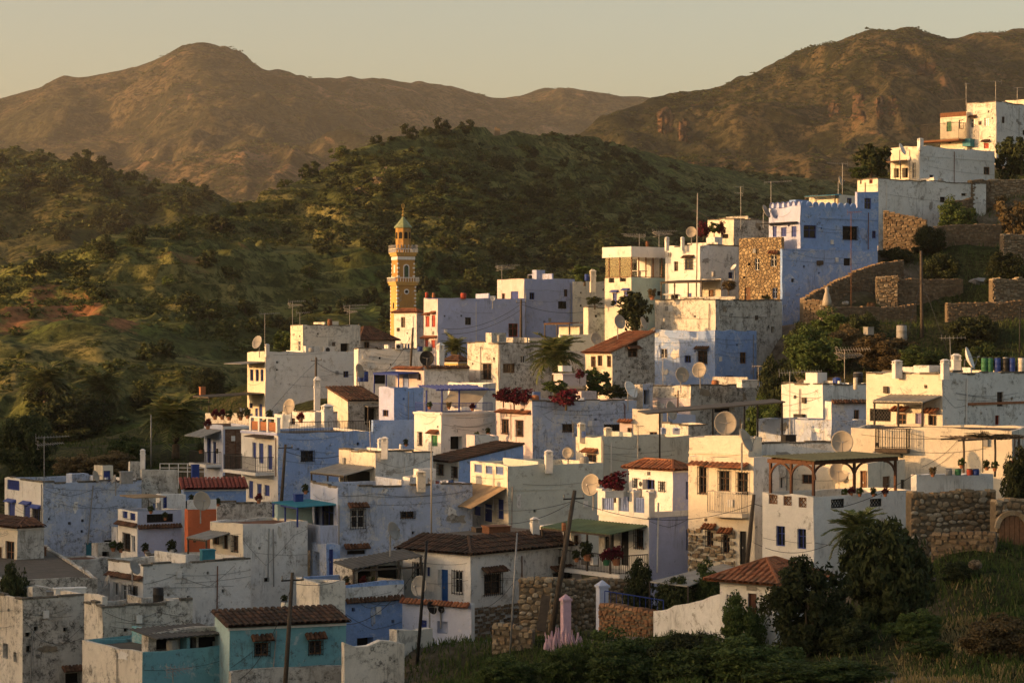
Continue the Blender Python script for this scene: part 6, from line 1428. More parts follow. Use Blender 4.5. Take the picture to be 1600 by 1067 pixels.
b.hexa([(-4.5, -1, zl), (x1, -1, zr), (x1, 2.2, zr+.1), (-4.5, 2.2, zl+.1), (-4.5, -1, zl+.09), (x1, -1, zr+.09), (x1, 2.2, zr+.19), (-4.5, 2.2, zl+.19)]); b.build('roof_sheet', m_tind, o)
for x in (-3.6, 0, 7*x1/16, x1*.62, x1-.2): b = MB(); b.box(x-.05, x+.05, -.95, -.85, -1.5, zl+(zr-zl)*(x+4.5)/(x1+4.5)); b.build('post', m_iron, o)
fr('M3')
dish('white dish with red emblem on the grey flaking wall', 574, 535, 186, 46, 50, 28, m_white, logo=True); dish('pale dish standing on the orange tile roof', 522, 200, 208, 36, 35, 15); dish('narrow pale dish at the ridge of the orange roof', 638, 208, 210, 34, 62, 20); dish('pale dish leaning beside the orange roof eave', 408, 280, 212, 30, 20, 10)
dish('sunlit dish beside the cream roof hut', 770, 635, 181, 48, 55, 15); dish('low grey dish near the white slotted chimney', 273, 842, 160, 32, 15, 15); chimney('white slotted chimney beside the low grey dish', 180, 825, 905, 156, 42); chimney('small tan pot chimney on the grey cream front', 340, 690, 762, 169, 38, CR); chimney('stub chimney on the grey green roof edge', 470, 712, 762, 171, 40, CR); chimney('white stub chimney below the stained yellow roof', 805, 715, 760, 174, 44, LB); chimney('white stub chimney next to the roof hut', 738, 715, 758, 176, 32, LB)
barrel('blue tub on the grey cream front', 345, 732, 765, 169, 34, m_lblue, 'tub', 'tub'); antenna('thin aerial against the grey green wall', 618, 845, 705, 164, .6, 30, 1, .6); antenna('thin mast before the white barred front', 20, 880, 720, 178, .3, 0, 1, .3); antenna('thin pipe aerial on the grey flaking wall', 300, 740, 690, 182, .4, 0, 1, .3)
antenna('white bar aerial before the dark blue wall', 740, 500, 355, 196, 1.6, -5, 2, .3, m_dish); crate('small lilac water box on the bougainvillea wall', 105,540,135,582, 186, m_lblue, .5, 'water_box', 'water box'); crate('pink roof cubicle behind the bougainvillea', 222,450,345,510, 193, PK, 2.0, 'roof_cubicle', 'hut'); crate('white water tank on the pink cubicle', 235,412,285,440, 193.5, m_white, .9, 'water_tank', 'tank')
pot_plant('tall clay pot on the stained cream parapet', 687, 90, 213, 55, 'brown'); 
bush('dark leafy creeper tree above the orange tile roof', 600, 235, 214, 150, 170, 2, 'shrub'); bush('leafy shrub beside the white emblem dish', 415, 560, 194, 150, 130, 0); bush('dark hedge trailing behind the grey flaking wall', 500, 570, 192, 150, 60, 2); bush('green creeper over the pink cubicle wall', 210, 545, 190, 130, 60, 0)
def bloom(label, u, v, Y, w, hh): return bush(label, u, v, Y-.35, w, hh*1.25, 1, 'bougainvillea', cat='bougainvillea', lift=.30)
fr('M2')
bloom('magenta bougainvillea mound on the parapet near the tower', 742, 585, 185.5, 80, 62); bloom('magenta bougainvillea mound in the middle of the parapet', 795, 595, 185.5, 80, 70); bloom('magenta bougainvillea mound next to the lilac water box', 848, 592, 185.5, 85, 62); fr('M3'); bloom('dark red bougainvillea trailing over the grey flaking wall', 265, 600, 185, 130, 70); bloom('small red bloom over the pink cubicle', 332, 470, 191, 40, 40)
fr('M6'); bloom('magenta bougainvillea on the white cubic house corner', 885, 480, 240, 85, 95); bloom('small red bougainvillea on the sunlit flower wall', 1010, 465, 247, 60, 80); bush('green creeper between the two bougainvilleas', 960, 465, 246, 70, 75, 0)
# north west roofs
fr('M1')
dish('grey dish on the tall white house front corner', 483, 300, 249, 34, -40, 20, m_dishg); dish('sunlit oval dish above the blue balustrade', 640, 615, 200, 40, -35, 15); dish('dish edge-on near the blue barrels', 970, 440, 238, 36, 60, 15); antenna('tall aerial on the tall white house', 514, 340, 155, 250, 2.0, 10, 1, .5); antenna('double aerial on the stained beige block front', 650, 215, 95, 258, 1.8, 10, 2, .7); antenna('short aerial beside the double aerial', 686, 215, 150, 259, 1.4, 20, 1, .6); antenna('slanted aerial on the stained beige block end', 930, 210, 115, 262, 2.6, 0, 3, .6)
barrel('rust drum on the stained beige block', 833, 183, 215, 257, 24, m_rust); chimney('white corner chimney of the tall white house', 525, 305, 350, 250, 24); chimney('tall white chimney stack with dark crown', 770, 465, 612, 222, 36, WH); bush('sunlit yellow green bush behind the tall white house', 605, 340, 262, 100, 100, 0)
for i, (u, m, t) in enumerate(((985, m_bluebar, 'blue barrel under the edge-on dish'), (1005, m_bluebar, 'second blue barrel under the edge-on dish'))): barrel(t, u, 440, 490, 239, 34, m)
chimney('small white pierced chimney by the terrace steps', 820, 600, 690, 205, 60, WH); chimney('white chimney with cap above the cream slatted terrace', 1085, 765, 840, 172, 40, WH)
for u, v, k, t in ((270,665,'red','red flowering pot on the brick house roof'), (305,665,'red','pink flowering pot along the brick house roof'), (340,668,'green','green pot on the brick house roof'), (395,668,'brown','dry pot plant on the brick house roof'), (235,712,'red','red pot at the roof edge of the brick house'), (430,660,'dark','dark pot by the doorway of the tall white house'), (540,668,'dark','pot on the balustrade below the tall white house'), (690,680,'red','red pot plant behind the blue terrace railing'), (200,830,'dark','dark plant beside the slanted white awning')): pot_plant(t, u, v+12, 194 if u < 410 else 198, 50, k)
o = crate('blue folded sunshade by the white yard fence', 155,895,190,960, 186, m_bluebar, .4, 'folded_sunshade', 'sunshade'); crate('clay chimney pot at the hillside edge', 195,515,220,560, 270, m_terra, .8, 'clay_pot', 'pot')
b = MB(); o = empty('yard_fence', at(0, 950, 188)); T(o, 'white metal yard fence above the red roof', 'fence')
for z in (0, .3, .62): b = MB(); b.bar((0, 0, .3+z), (225*mpp(188), 0, .3+z), .05); b.build('rail', m_white, o)
for i in range(6): b = MB(); x = 225*mpp(188)*i/5; b.bar((x, 0, -1), (x, 0, .95), .06); b.build('post', m_white, o)
fr('M2')
chimney('white chimney with pyramid cap beside the yellow gable', 434, 300, 410, 222, 36, WH); dish('dark round dish behind the tile cornice', 366, 378, 224, 38, 5, 10, m_iron); dish('thin dish edge-on by the brown roof', 32, 440, 236, 36, 65, 15); chimney('short white chimney on the cream slatted house', 160, 760, 838, 164, 38, WH); barrel('white flue on the mossy roof house', 240, 795, 840, 170, 18, m_white, 'flue', 'flue')
barrel('red water drum on the lavender roof', 546, 55, 85, 266, 28, m_red); barrel('small red pot on the pink end wall', 366, 52, 78, 265, 16, m_red, 'jar', 'jar'); barrel('ochre jar on the pink end wall', 400, 54, 80, 265, 16, m_terra, 'jar', 'jar'); dish('small white dish on the lavender roof', 690, 85, 266, 12, 10, 15, m_white)
antenna('comb aerial on the lavender upper house', 735, 0, -80, 271, 2.6, 5, 2, .9); crate('grey fan unit on the grey palm wall', 715,262,745,295, 207, m_metal, .5, 'cooling_unit', 'cooling unit'); barrel('grey green drum by the white chimney', 372, 320, 342, 240, 44, m_greens); barrel('blue tub below the pole of the low white house', 333, 318, 342, 241, 24, m_bluebar, 'tub', 'tub')
for u, v, k, t in ((612,765,'green','green pots on the small tiled terrace'), (668,745,'dark','bushy pot on the small tiled terrace'), (380,618,'green','pot behind the blue railing'), (475,618,'brown','clay pot behind the blue railing'), (590,625,'red','clay pots under the sail cloth'), (265,800,'dark','dark pots on the mossy roof terrace')): pot_plant(t, u, v+8, 187, 36, k)
crate('white bench on the brown shelter terrace', 862,275,930,300, 255, m_white, .6, 'bench', 'bench')
fr('M6'); antenna('aerial on the glazed gallery roof', 440, 560, 470, 243, 2.4, 175, 2, .6); antenna('double aerial between the gallery and the cubic house', 577, 560, 450, 244, 2.4, 5, 2, .8); dish('tan dish on the white cubic house roof', 802, 460, 241, 40, -10, 15); antenna('aerial with short bar above the grey block', 1145, 420, 140, 250, 1.0, 175, 2, .4); chimney('white chimney behind the glazed gallery', 117, 715, 850, 262, 48, CR); barrel('small dark water drum behind the beige chimney', 75, 748, 795, 262, 32, m_bluebar); barrel('rust pot on the gallery roof', 495, 520, 560, 243, 22, m_rust, 'jar', 'jar'); barrel('steel flue on the vine shelter', 955, 728, 768, 235, 28, m_metal, 'flue', 'flue')
dish('big grey dish beside the scalloped parapet', 1310, 320, 229, 50, 62, 25, m_dishg); antenna('yagi aerial above the scalloped parapet', 1355, 260, 105, 232, 2.6, -8, 1, .7); dish('small white dish on the vine shelter', 1100, 705, 231, 26, -60, 40, m_white)
for u, w, t in ((632, 30, 'first white parapet post of the cubic house'), (740, 26, 'second white parapet post of the cubic house')): chimney(t, u, 490, 560, 240, w, WC)
bush('dark leafy bougainvillea tree before the glazed house', 390, 1060, 232, 200, 180, 2); bush('dark hedge on the terrace under the glazed house', 130, 960, 243, 120, 55, 2); bush('green hedge behind the beige chimney', 60, 800, 268, 180, 110, 0); bush('dry vine under the shelter roof', 1060, 860, 231, 110, 70, 3); bush('dark pot shrub by the stone house door', 1320, 945, 224, 70, 50, 2)
fr('M7'); antenna('aerial with yellow yagi above the cream roof rooms', 345, 530, 400, 236, 2.0, 178, 1, .5); dish('white dish edge-on on the upper white house', 615, 340, 257, 30, 62, 25, m_white); dish('grey dish edge-on behind the roof rooms', 330, 485, 240, 24, 66, 15); chimney('round topped chimney of the upper white house', 706, 285, 325, 258, 26, WH); antenna('aerial on the highest house corner', 1055, 112, 20, 286, 2.6, 178, 1, .5); antenna('thin mast on the highest house annex', 918, 120, 30, 290, .5, 0, 1, .3); antenna('aerial beyond the highest house', 1155, 112, 50, 300, 1.6, -10, 1, .5)
antenna('rusty mast before the scalloped blue house', 385, 1060, 625, 216, 1.2, 0, 1, .5, m_rust)
bush('dark green tree between the blue tower and the upper white house', 478, 470, 256, 180, 150, 2); bush('dark shrubs by the upper white terrace', 430, 475, 252, 90, 60, 0); bush('dark tree beside the highest house', 1110, 470, 268, 150, 180, 2); bush('dark tree at the edge behind the highest terrace', 1175, 440, 266, 130, 150, 2); bush('brown green bush on the upper stone terrace', 1130, 740, 246, 150, 170, 3); bush('prickly pear clump on the middle terrace', 770, 925, 229, 100, 70, 0)
bush('dry bush on the far upper terrace', 1080, 590, 258, 60, 40, 3)
for h in HOUSES: h.finish()
# a room on a roof does not rest on the ground: keep only the lowest ground point of a spot
G_ = np.array(GP); drop = set()
for i in HGP:
    d = np.hypot(G_[HGP, 0]-G_[i, 0], G_[HGP, 1]-G_[i, 1])
    if (G_[HGP, 2][d < 5.5] < G_[i, 2]-1.6).any(): drop.add(i)
GP[:] = [g for i, g in enumerate(GP) if i not in drop]
# ================================================================ STONE WALLS AND TERRACES
STONES = []
for i in range(6):
    b = MB(); stone_face(b, (-.5, 0, -.5), (1, 0, 0), (0, 0, 1), 1.0, 1.0, size=3.0, depth=.30, seed=40+i)
    rr_ = random.Random(i); k = 9; b = MB(); ring = [(.5*math.cos(2*math.pi*j/k+.3)*rr_.uniform(.85, 1.1), .5*math.sin(2*math.pi*j/k+.3)*rr_.uniform(.85, 1.1)) for j in range(k)]
    for sc, y in ((1, .05), (.98, -.12), (.62, -.28)): b.v += [(x*sc, y, z*sc) for x, z in ring]
    for l in range(2):
        for j in range(k): b.f.append((l*k+j, l*k+(j+1) % k, (l+1)*k+(j+1) % k, (l+1)*k+j)); b.m.append(0)
    b.f.append(tuple(2*k+j for j in range(k))); b.m.append(0); STONES.append(b.v and b)
def tone_stones(cols): return [[b.mesh('stone', plain('stone_tone_%d' % i, c, .95, .35, 6)) for b in STONES] for i, c in enumerate(cols)]
STONE_M = tone_stones([(.24,.18,.11), (.36,.28,.18), (.44,.37,.27), (.30,.20,.11)])
def stone_wall(label, u1, t1, b1, Y1, u2, t2, b2, Y2, size=.34, mat=None, single=False, thick=.5, cat='stone wall', body=None, rough=.12, skip=None, bare=False):
    P, Q = at(u1, b1, Y1), at(u2, b2, Y2); Pt, Qt = at(u1, t1, Y1), at(u2, t2, Y2); P.z -= 1.6; Q.z -= 1.6
    d = Vector((Q.x-P.x, Q.y-P.y, 0)); L_ = d.length; ex = d.normalized(); ny = Vector((ex.y, -ex.x, 0))     # towards the camera
    o = empty('stone_wall', (P.x, P.y, min(P.z, Q.z)), math.atan2(ex.y, ex.x)); zb = min(P.z, Q.z); sd = int(u1*3+t1)
    n = max(3, int(L_/.5)); top = [Pt.z+(Qt.z-Pt.z)*i/n-zb+rough*(fbm(np.array([i*.6+sd]), np.array([sd*.1]), 2, 4)[0])*2 for i in range(n+1)]
    hf = lambda x: top[0]+0*x if n < 1 else float(np.interp(x, [L_*i/n for i in range(n+1)], top))
    b = MB()
    for i in range(n):
        x0, x1 = L_*i/n, L_*(i+1)/n; b.hexa([(x0, 0, 0), (x1, 0, 0), (x1, thick, 0), (x0, thick, 0), (x0, 0, top[i]), (x1, 0, top[i+1]), (x1, thick, top[i+1]), (x0, thick, top[i])])
    b.build('core', body or m_mortar, o)
    if bare: T(o, label, cat, 'dry stone walls'); return o
    if single:
        rr_ = random.Random(sd); z = 0.0; mx = max(top)
        while z < mx:
            rh = size*rr_.uniform(.6, 1.05); x = -rr_.uniform(0, size)
            while x < L_:
                rw = size*rr_.uniform(.7, 1.5); xc = x+rw/2
                if 0 < xc < L_ and z+rh*.7 < hf(xc) and z > zb*0+.3 and not (skip and skip(xc, z+rh/2)):
                    s_ = bpy.data.objects.new('stone', STONE_M[rr_.randrange(4)][rr_.randrange(6)]); s_.location = (xc, -.01, z+rh/2+rr_.uniform(-.28, .28)*size); gr = rr_.uniform(.75, 1.25); s_.scale = (rw*.97*gr, size*.8, rh*.97*gr); s_.rotation_euler = (0, rr_.choice([0, math.pi])+rr_.uniform(-.12, .12), 0); link(s_, o)
                x += rw
            z += rh
    else:
        b = MB(); stone_face(b, (0, -.005, 0), (1, 0, 0), (0, 0, 1), L_, max(top), hf, size, .12, sd); q = b.build('stonework', mat or m_stone, o)
        if q: q['kind'] = 'stuff'
    b = MB(); rr_ = random.Random(sd+1); x = 0
    while x < L_:
        w = size*rr_.uniform(.8, 1.6); z = hf(min(L_, x+w/2)); b.hexa([(x+.02, -.06, z-.03), (min(L_, x+w), -.06, z-.03), (min(L_, x+w), thick+.03, z-.03), (x+.02, thick+.03, z-.03), (x+.06, 0, z+rr_.uniform(.06, .14)), (min(L_, x+w)-.04, 0, z+rr_.uniform(.06, .14)), (min(L_, x+w)-.04, thick, z+.1), (x+.06, thick, z+.1)]); x += w
    q = b.build('coping', mat or m_stone, o); 
    if q: q['kind'] = 'stuff'
    T(o, label, cat, 'dry stone walls'); return o
fr('S')
stone_wall('sunlit dry stone wall end on the middle terrace', 1369,434,458,222, 1403,434,458,222); stone_wall('shaded dry stone wall along the middle terrace', 1403,436,460,223, 1505,438,462,226, mat=m_stone_shaded); stone_wall('sunlit stone terrace wall at the picture edge', 1551,437,470,219, 1620,436,470,222)  # sunlit stretches keep the lighter stone, shaded ones take the darkened copy
stone_wall('broad shaded retaining wall below the upper bushes', 1462,354,402,240, 1565,352,400,243, mat=m_stone_shaded); stone_wall('golden retaining wall beside the rubbish heap', 1567,369,408,235, 1625,366,406,237); stone_wall('uppermost sunlit terrace wall beside the dark trees', 1547,283,316,261, 1640,280,312,264); stone_wall('dark stone wall stub under the flaking white wall', 1518,283,312,258, 1547,283,316,261, mat=m_stone_shaded)
stone_wall('sloping rubble ramp wall below the blue house', 1256,468,492,219, 1345,422,452,224, mat=m_stone_shaded); stone_wall('upper part of the rubble ramp below the blue house', 1345,422,452,224, 1412,406,436,228, mat=m_stone_shaded); stone_wall('sunlit squat stone pillar wall in the olive garden', 1281,478,514,213, 1303,478,514,213); stone_wall('dark garden wall behind the squat stone pillar', 1303,482,505,216, 1432,478,505,219, mat=m_stone_shaded); stone_wall('dark garden wall beyond the tall pole', 1480,476,500,217, 1610,472,500,219, mat=m_stone_shaded)
stone_wall('dark bank wall under the flaking white house', 1380,330,400,247, 1448,345,405,246, size=.4, mat=m_stone_shaded); stone_wall('narrow terrace wall below the pergola of the upper house', 1480,318,332,252, 1520,310,330,254, mat=m_stone_shaded)
stone_wall('stone garden wall below the lower pots terrace', 1255,472,480,216, 1290,470,486,215, mat=m_stone_shaded)
# near walls: each stone its own piece
stone_wall('pale rubble retaining wall below the vine terrace', 1424,772,832,121, 1556,768,834,123, single=True, size=.36); stone_wall('rubble gate wall with arched wooden gate', 1556,782,858,119, 1625,780,858,120, single=True, size=.34, skip=lambda x, z: .25 < x < 1.45 and z < 2.9)
stone_wall('dark rubble bank wall under the arched gate terrace', 1455,836,888,118, 1556,834,890,117, mat=m_stone_shaded)
stone_wall('tall rubble wall with plank leaning beside the leaning pole', 811,906,978,121.5, 856,906,978,121.5, single=True, size=.30); stone_wall('long dark rubble wall behind the lane pillars', 862,906,962,125, 985,908,950,131, single=True, size=.32); stone_wall('low rubble wall at the lane edge above the grass bank', 769,976,1010,117.5, 832,986,1012,117, size=.3)
stone_wall('brick toned low garden wall beside the blue white pillar', 936,944,985,119, 1021,956,985,116.5, size=.24, mat=island_mat('red_rubble', [(.22,.11,.055), (.32,.17,.09), (.38,.22,.12)])); stone_wall('whitewashed sloping garden wall before the lane', 1021,956,986,116.3, 1133,926,984,112, size=.7, mat=WH, body=WH, rough=.05, cat='wall', bare=True)
stone_wall('white flaking parapet above the rubble retaining wall', 1432,742,774,121.6, 1552,740,770,123.5, size=.8, mat=WH, body=WH, rough=.06, cat='wall', bare=True); stone_wall('crumbling whitewashed wall below the blue wall', 538,1008,1045,116, 632,1000,1035,117, size=.3, mat=CS, body=CS, rough=.35, cat='wall', bare=True); stone_wall('low red capped wall by the grass bank', 620,985,1012,119, 676,982,1000,121, size=.3, mat=CS, body=CS, cat='wall', bare=True)
# arched gate
o = empty('arched_gate', at(1580, 858, 118.9), R(5)); T(o, 'arched brown wooden gate in the rubble wall', 'gate'); b = MB(); mm = .62
for i in range(5):
    x0, x1 = -mm+2*mm*i/5+.01, -mm+2*mm*(i+1)/5-.01; xm = (x0+x1)/2; zt = 1.05+math.sqrt(max(.02, mm*mm-xm*xm)); b = MB(); b.box(x0, x1, -.14, -.06, -.2, zt); b.build('plank', m_wood, o)
b = MB()
for i in range(9):
    a0, a1 = math.pi*i/9, math.pi*(i+1)/9; p = [(-math.cos(a)*r, 1.05+math.sin(a)*r) for a, r in ((a0, mm+.02), (a1, mm+.02), (a1, mm+.24), (a0, mm+.24))]; b.hexa([(x, -.22, z) for x, z in p]+[(x, .0, z) for x, z in p])
b.build('arch_stones', m_stone, o)
# ---- lane pillars, pink ragged rockery, plank
def pillar(label, u, vt, vb, Y, wpx, mat):
    p = at(u, vb, Y); h_ = at(u, vt, Y).z-p.z; w = wpx*mpp(Y)/2; o = empty('gate_pillar', p, R(20)); b = MB(); b.box(-w, w, -w, w, -.6, h_*.82); b.build('shaft', mat, o); b = MB(); b.box(-w*1.25, w*1.25, -w*1.25, w*1.25, h_*.82+.002, h_*.88); b.hexa([(-w*1.1,-w*1.1,h_*.88),(w*1.1,-w*1.1,h_*.88),(w*1.1,w*1.1,h_*.88),(-w*1.1,w*1.1,h_*.88),(-.03,-.03,h_),(.03,-.03,h_),(.03,.03,h_),(-.03,.03,h_)]); b.build('capstone', mat, o); T(o, label, 'pillar', 'lane pillars'); return o
pillar('pink lane pillar with pyramid cap', 884, 928, 985, 116, 13, PK2); pillar('blue white lane pillar with pyramid cap', 941, 906, 968, 120, 15, LB)
o = empty('pink_rockery', at(880, 1015, 114.5)); T(o, 'ragged pink painted rocks beside the pink pillar', 'rocks'); rr_ = random.Random(3)
for i in range(26):
    x = (i-12.5)*.065; h_ = (.35+.75*rr_.random())*(1-.035*abs(i-12)); r0 = rr_.uniform(.07, .15); k = 7; b = MB(); y0 = rr_.uniform(-.3, .3); lx = rr_.uniform(-.12, .12)
    for t_ in (-.5, .15, .45, .75, 1.0):
        for j in range(k): a_ = 2*math.pi*j/k; q = r0*(1-.75*max(0, t_))*rr_.uniform(.55, 1.3); b.v.append((x+lx*max(0, t_)+math.cos(a_)*q, y0+math.sin(a_)*q, .2+h_*t_+rr_.uniform(-.03, .03)))
    for l in range(4):
        for j in range(k): b.f.append((l*k+j, l*k+(j+1) % k, (l+1)*k+(j+1) % k, (l+1)*k+j)); b.m.append(0)
    b.f.append(tuple(4*k+j for j in range(k))); b.m.append(0); b.build('rock', PK2, o)
o = empty('plank', at(845, 985, 119)); o.rotation_euler = (R(-12), R(9), 0); b = MB(); b.box(-.22, .22, -.03, .03, 0, 1.75); b.build('board', m_oldwood, o); b = MB(); b.box(-.2, .2, -.05, -.032, .4, .5); b.build('batten', m_oldwood, o); T(o, 'wide board leaning on the rubble wall', 'board')
o = empty('lane_railing', at(945, 945, 119.5), R(-12)); T(o, 'blue iron railing on the low garden wall', 'railing'); b = MB(); HW.rail(b, [(0, 0, -.1), (2.9, 0, -.5)], .8, .28); b.build('bars', m_bluebar, o)
b = MB(); o = empty('white_canopy', at(1015, 912, 121), 0); T(o, 'pale sheet canopy stretched over the yard beside the stone house', 'canopy')
P = [at(1015,908,121), at(1075,915,118.5), at(1149,886,124), at(1130,880,127)]; c0 = Vector(o.location); q = [p-c0 for p in P]; b.hexa([p-Vector((0, 0, .06)) for p in q]+q); b.build('sheet', m_tin, o)
for p in q[:2]: b = MB(); b.bar(p-Vector((0, 0, 2.2)), p, .07); b.build('post', m_oldwood, o)
# ================================================================ POLES AND CABLES
PL = {}
PL['lean'] = pole('leaning wooden utility pole beside the rubble wall', 866, 962, 898, 766, 120.5, .15, 1); PL['nw'] = pole('dark utility pole before the turquoise tiled house', 445, 1080, 457, 894, 113, .12, 1, m_oldwood); PL['bank'] = pole('dark thin pole on the grass bank', 654, 1008, 667, 845, 118.5, .09, 0, m_iron); pole('pale thin pole on the lane edge', 797, 1018, 808, 832, 117, .055, 0, m_metal)
PL['bal'] = pole('utility pole at the corner of the blue balcony house', 440, 780, 446, 694, 174, .13, 1); PL['lav'] = pole('wooden pole against the lavender wall', 814, 540, 814, 468, 259, .16, 1); PL['tall'] = pole('utility pole in front of the tall white house', 493, 640, 494, 558, 238, .14, 1); PL['low'] = pole('short pole on the low white house below the minaret', 642, 568, 645, 512, 242, .12, 0); PL['east'] = pole('wooden pole at the corner of the sunlit cream house', 1167, 884, 1178, 772, 126, .13, 0); PL['gar'] = pole('tall wooden pole on the garden terraces', 1441, 548, 1439, 392, 211, .17, 0); pole('thin pole in front of the cubic house', 1088, 470, 1090, 302, 233, .07, 0, m_dish); pole('thin yard pole beside the big palm', 236, 722, 236, 648, 205, .07, 0, m_metal); pole('thin pole at the picture edge above the barrels', 1593, 560, 1594, 480, 150, .05, 0, m_iron); pole('yellow thin pole before the grey slatted house', 674, 805, 674, 690, 149, .05, 0, m_dish)
tp = lambda k: Vector(PL[k]['top'])-Vector((0, 0, .5))
W_ = [('thick cable from the leaning pole to the white house roof', tp('lean'), at(760, 815, 137), .5), ('cable from the leaning pole across to the cream house pole', tp('lean'), tp('east'), .9), ('cable from the leaning pole towards the brown awning', tp('lean'), at(745, 790, 150), .4), ('cable from the cream house pole past the blue windows', tp('east')-Vector((0, 0, 2)), at(1300, 848, 116), .5), ('cable from the cream house pole over to the stone wall', tp('east'), at(1430, 740, 121), 1.0), ('cable across the lavender wall to its pole', tp('lav'), at(690, 513, 264), .9), ('second cable across the lavender wall', tp('lav')-Vector((0, 0, .6)), at(690, 522, 264), .8), ('cable from the lavender pole east', tp('lav'), at(938, 482, 268), .7), ('cable from the tall house pole down to the oval dish', tp('tall'), at(412, 655, 205), -.2), ('cable from the tall house pole to the blue barrels', tp('tall'), at(552, 585, 238), .4), ('cable from the short pole to the brown roof', tp('low'), at(585, 595, 236), .6), ('cable from the dark west pole down the turquoise wall', tp('nw'), at(372, 1062, 112), .8), ('cable from the dark west pole to the veranda', tp('nw'), at(590, 870, 130), .6), ('cable between the balcony pole and the blue wall', tp('bal'), at(530, 712, 176), .3), ('guy wire of the tall garden pole', tp('gar')-Vector((0, 0, 2)), at(1480, 548, 205), -.1), ('guy wire on the other side of the tall garden pole', tp('gar')-Vector((0, 0, 2)), at(1412, 555, 205), -.1), ('long cable along the garden terraces', tp('gar')-Vector((0, 0, 3)), at(1600, 495, 212), .8), ('cable over the lower white terrace wall', tp('bank'), at(540, 975, 124), .9), ('cable from the thin lane pole to the white house corner', at(806, 905, 117), at(735, 950, 128), .5), ('cable from the mast of the cubic house to the flower wall', at(1090, 328, 234), at(1130, 345, 247), .2)]
for lab, a_, b_2, s_ in W_: wire(lab, a_, b_2, s_, .014 if a_.y < 160 else .02)
# ================================================================ TERRACE PERGOLA WITH POTS (east edge)
fr('M5'); o = empty('vine_pergola', at(905, 1030, 124), R(18)); T(o, 'rough pole pergola with dry vine over pot terrace', 'pergola'); k = mpp(124)
for x0, zt in ((-195*k, 165*k), (0, 170*k), (150*k, 175*k)): b = MB(); b.tube([(x0, 0, -.5), (x0+.03, 0, zt*.5), (x0, 0, zt)], .06, 6); b.build('post', m_oldwood, o)
for y in (0, 1.8): b = MB(); b.tube([(-230*k, y, 150*k), (180*k, y, 165*k)], .05, 6); b.build('beam', m_oldwood, o)
for i in range(14): b = MB(); x = -220*k+i*.27; b.tube([(x, -.3, 158*k+rnd.uniform(-.03, .05)), (x+.05, 2.1, 166*k)], .025, 5); b.build('rafter', m_oldwood, o)
V, F = crown_np(801, 26, 30, .16, squash=.16, low=-1); V = V*np.array([2.0, 1.0, 1.1])+np.array([.2, .8, 165*k]); ob = link(bpy.data.objects.new('vine', np_mesh('vine', V, F, m_leafb)), o)
for i, (u, v, kd, t) in enumerate(((720,1020,'green','leafy pot at the west end of the vine terrace'), (560,1066,'brown','shallow clay bowl on the white parapet'), (860,1030,'dark','dark pot in the middle of the vine terrace'), (905,1035,'green','tall pot under the vine terrace post'), (1000,1030,'red','red flowering pot on the vine terrace'), (1045,1030,'dark','dark pot at the picture edge of the vine terrace'))): pot_plant(t, u, v+18, 121.5, 55, kd)
for i, (u, m, t) in enumerate(((650, m_dishg, 'grey planter box at the terrace corner'), (700, m_green, 'green planter trough on the vine terrace'), (800, m_bluebar, 'blue bucket on the vine terrace'), (765, m_red, 'red bucket on the vine terrace'))): barrel(t, u, 1040, 1075, 121.8, 36, m, 'planter', 'planter')
fr('Z5')
for i, (u, v, kd, t) in enumerate(((358,255,'red','red flowers on the pergola terrace wall'), (395,258,'green','green pots on the pergola terrace wall'), (455,258,'dark','dark pot on the pergola terrace wall'), (505,258,'red','pink pot on the pergola terrace wall'), (330,262,'green','small pot beside the red terrace flowers'))): pot_plant(t, u, v+6, 124, 38, kd)
# ================================================================ ROCKS AND LITTER
def rock(label, u, v, Y, wpx, hpx, mat, seed, name='boulder', cat='boulder', group=None):
    rs_ = np.random.RandomState(seed); bm_ = MB(); n, m = 12, 7
    for j in range(m):
        ph = math.pi*(j/(m-1)); 
        for i in range(n):
            a = 2*math.pi*i/n; r_ = .5*(1+.5*(rs_.rand()-.5)); bm_.v.append((math.cos(a)*math.sin(ph)*r_, math.sin(a)*math.sin(ph)*r_*.8, math.cos(ph)*r_))
    for j in range(m-1):
        for i in range(n): bm_.f.append((j*n+i, (j+1)*n+i, (j+1)*n+(i+1) % n, j*n+(i+1) % n)); bm_.m.append(0)
    o = bm_.build(name, mat); o.scale = (wpx*mpp(Y), wpx*mpp(Y)*.8, hpx*mpp(Y)); o.location = at(u, v, Y); T(o, label, cat, group); return o
m_redrock = land_mat('red_rock', (.15,.085,.045), (.22,.115,.06), (.07,.05,.028), (.06,.055,.02), 3.0, .8, .6); m_palerock = land_mat('pale_rock', (.30,.24,.17), (.36,.28,.18), (.16,.13,.09), (.07,.065,.03), 4.0, .5, .5)
fr('S')
def hill_rock(label, hn, u, v, w, hh, mat, seed):
    "broken cliff face standing out of the hillside"
    n, m = 14, 16; G = []; base = on_hill_v(hn, u, v); k = base.y/FPX
    for j in range(m):
        for i in range(n):
            a_, c_ = i/(n-1)-.5, j/(m-1)-.5; p = on_hill_v(hn, u+a_*w*1.25, v-c_*hh*1.1); e = max(0, 1-(abs(a_)*2)**3)*max(0, 1-(abs(c_)*2)**4)
            nz = fbm(np.array([i*.8+seed*9.1]), np.array([j*.22+seed]), 4, 9, True)[0]+.6*fbm(np.array([i*1.3]), np.array([j*1.1]), 3, seed)[0]
            G.append((p.x+.2*w*k*nz*e, p.y-(.10+.22*nz)*w*k*e+(1-e)*1.5, p.z+.06*hh*k*nz*e-(1-e)*w*k*.12))
    o = link(bpy.data.objects.new('rock_outcrop', np_mesh('rock_outcrop', np.array(G), grid_faces(m, n), mat))); T(o, label, 'rock', 'rock outcrops'); return o
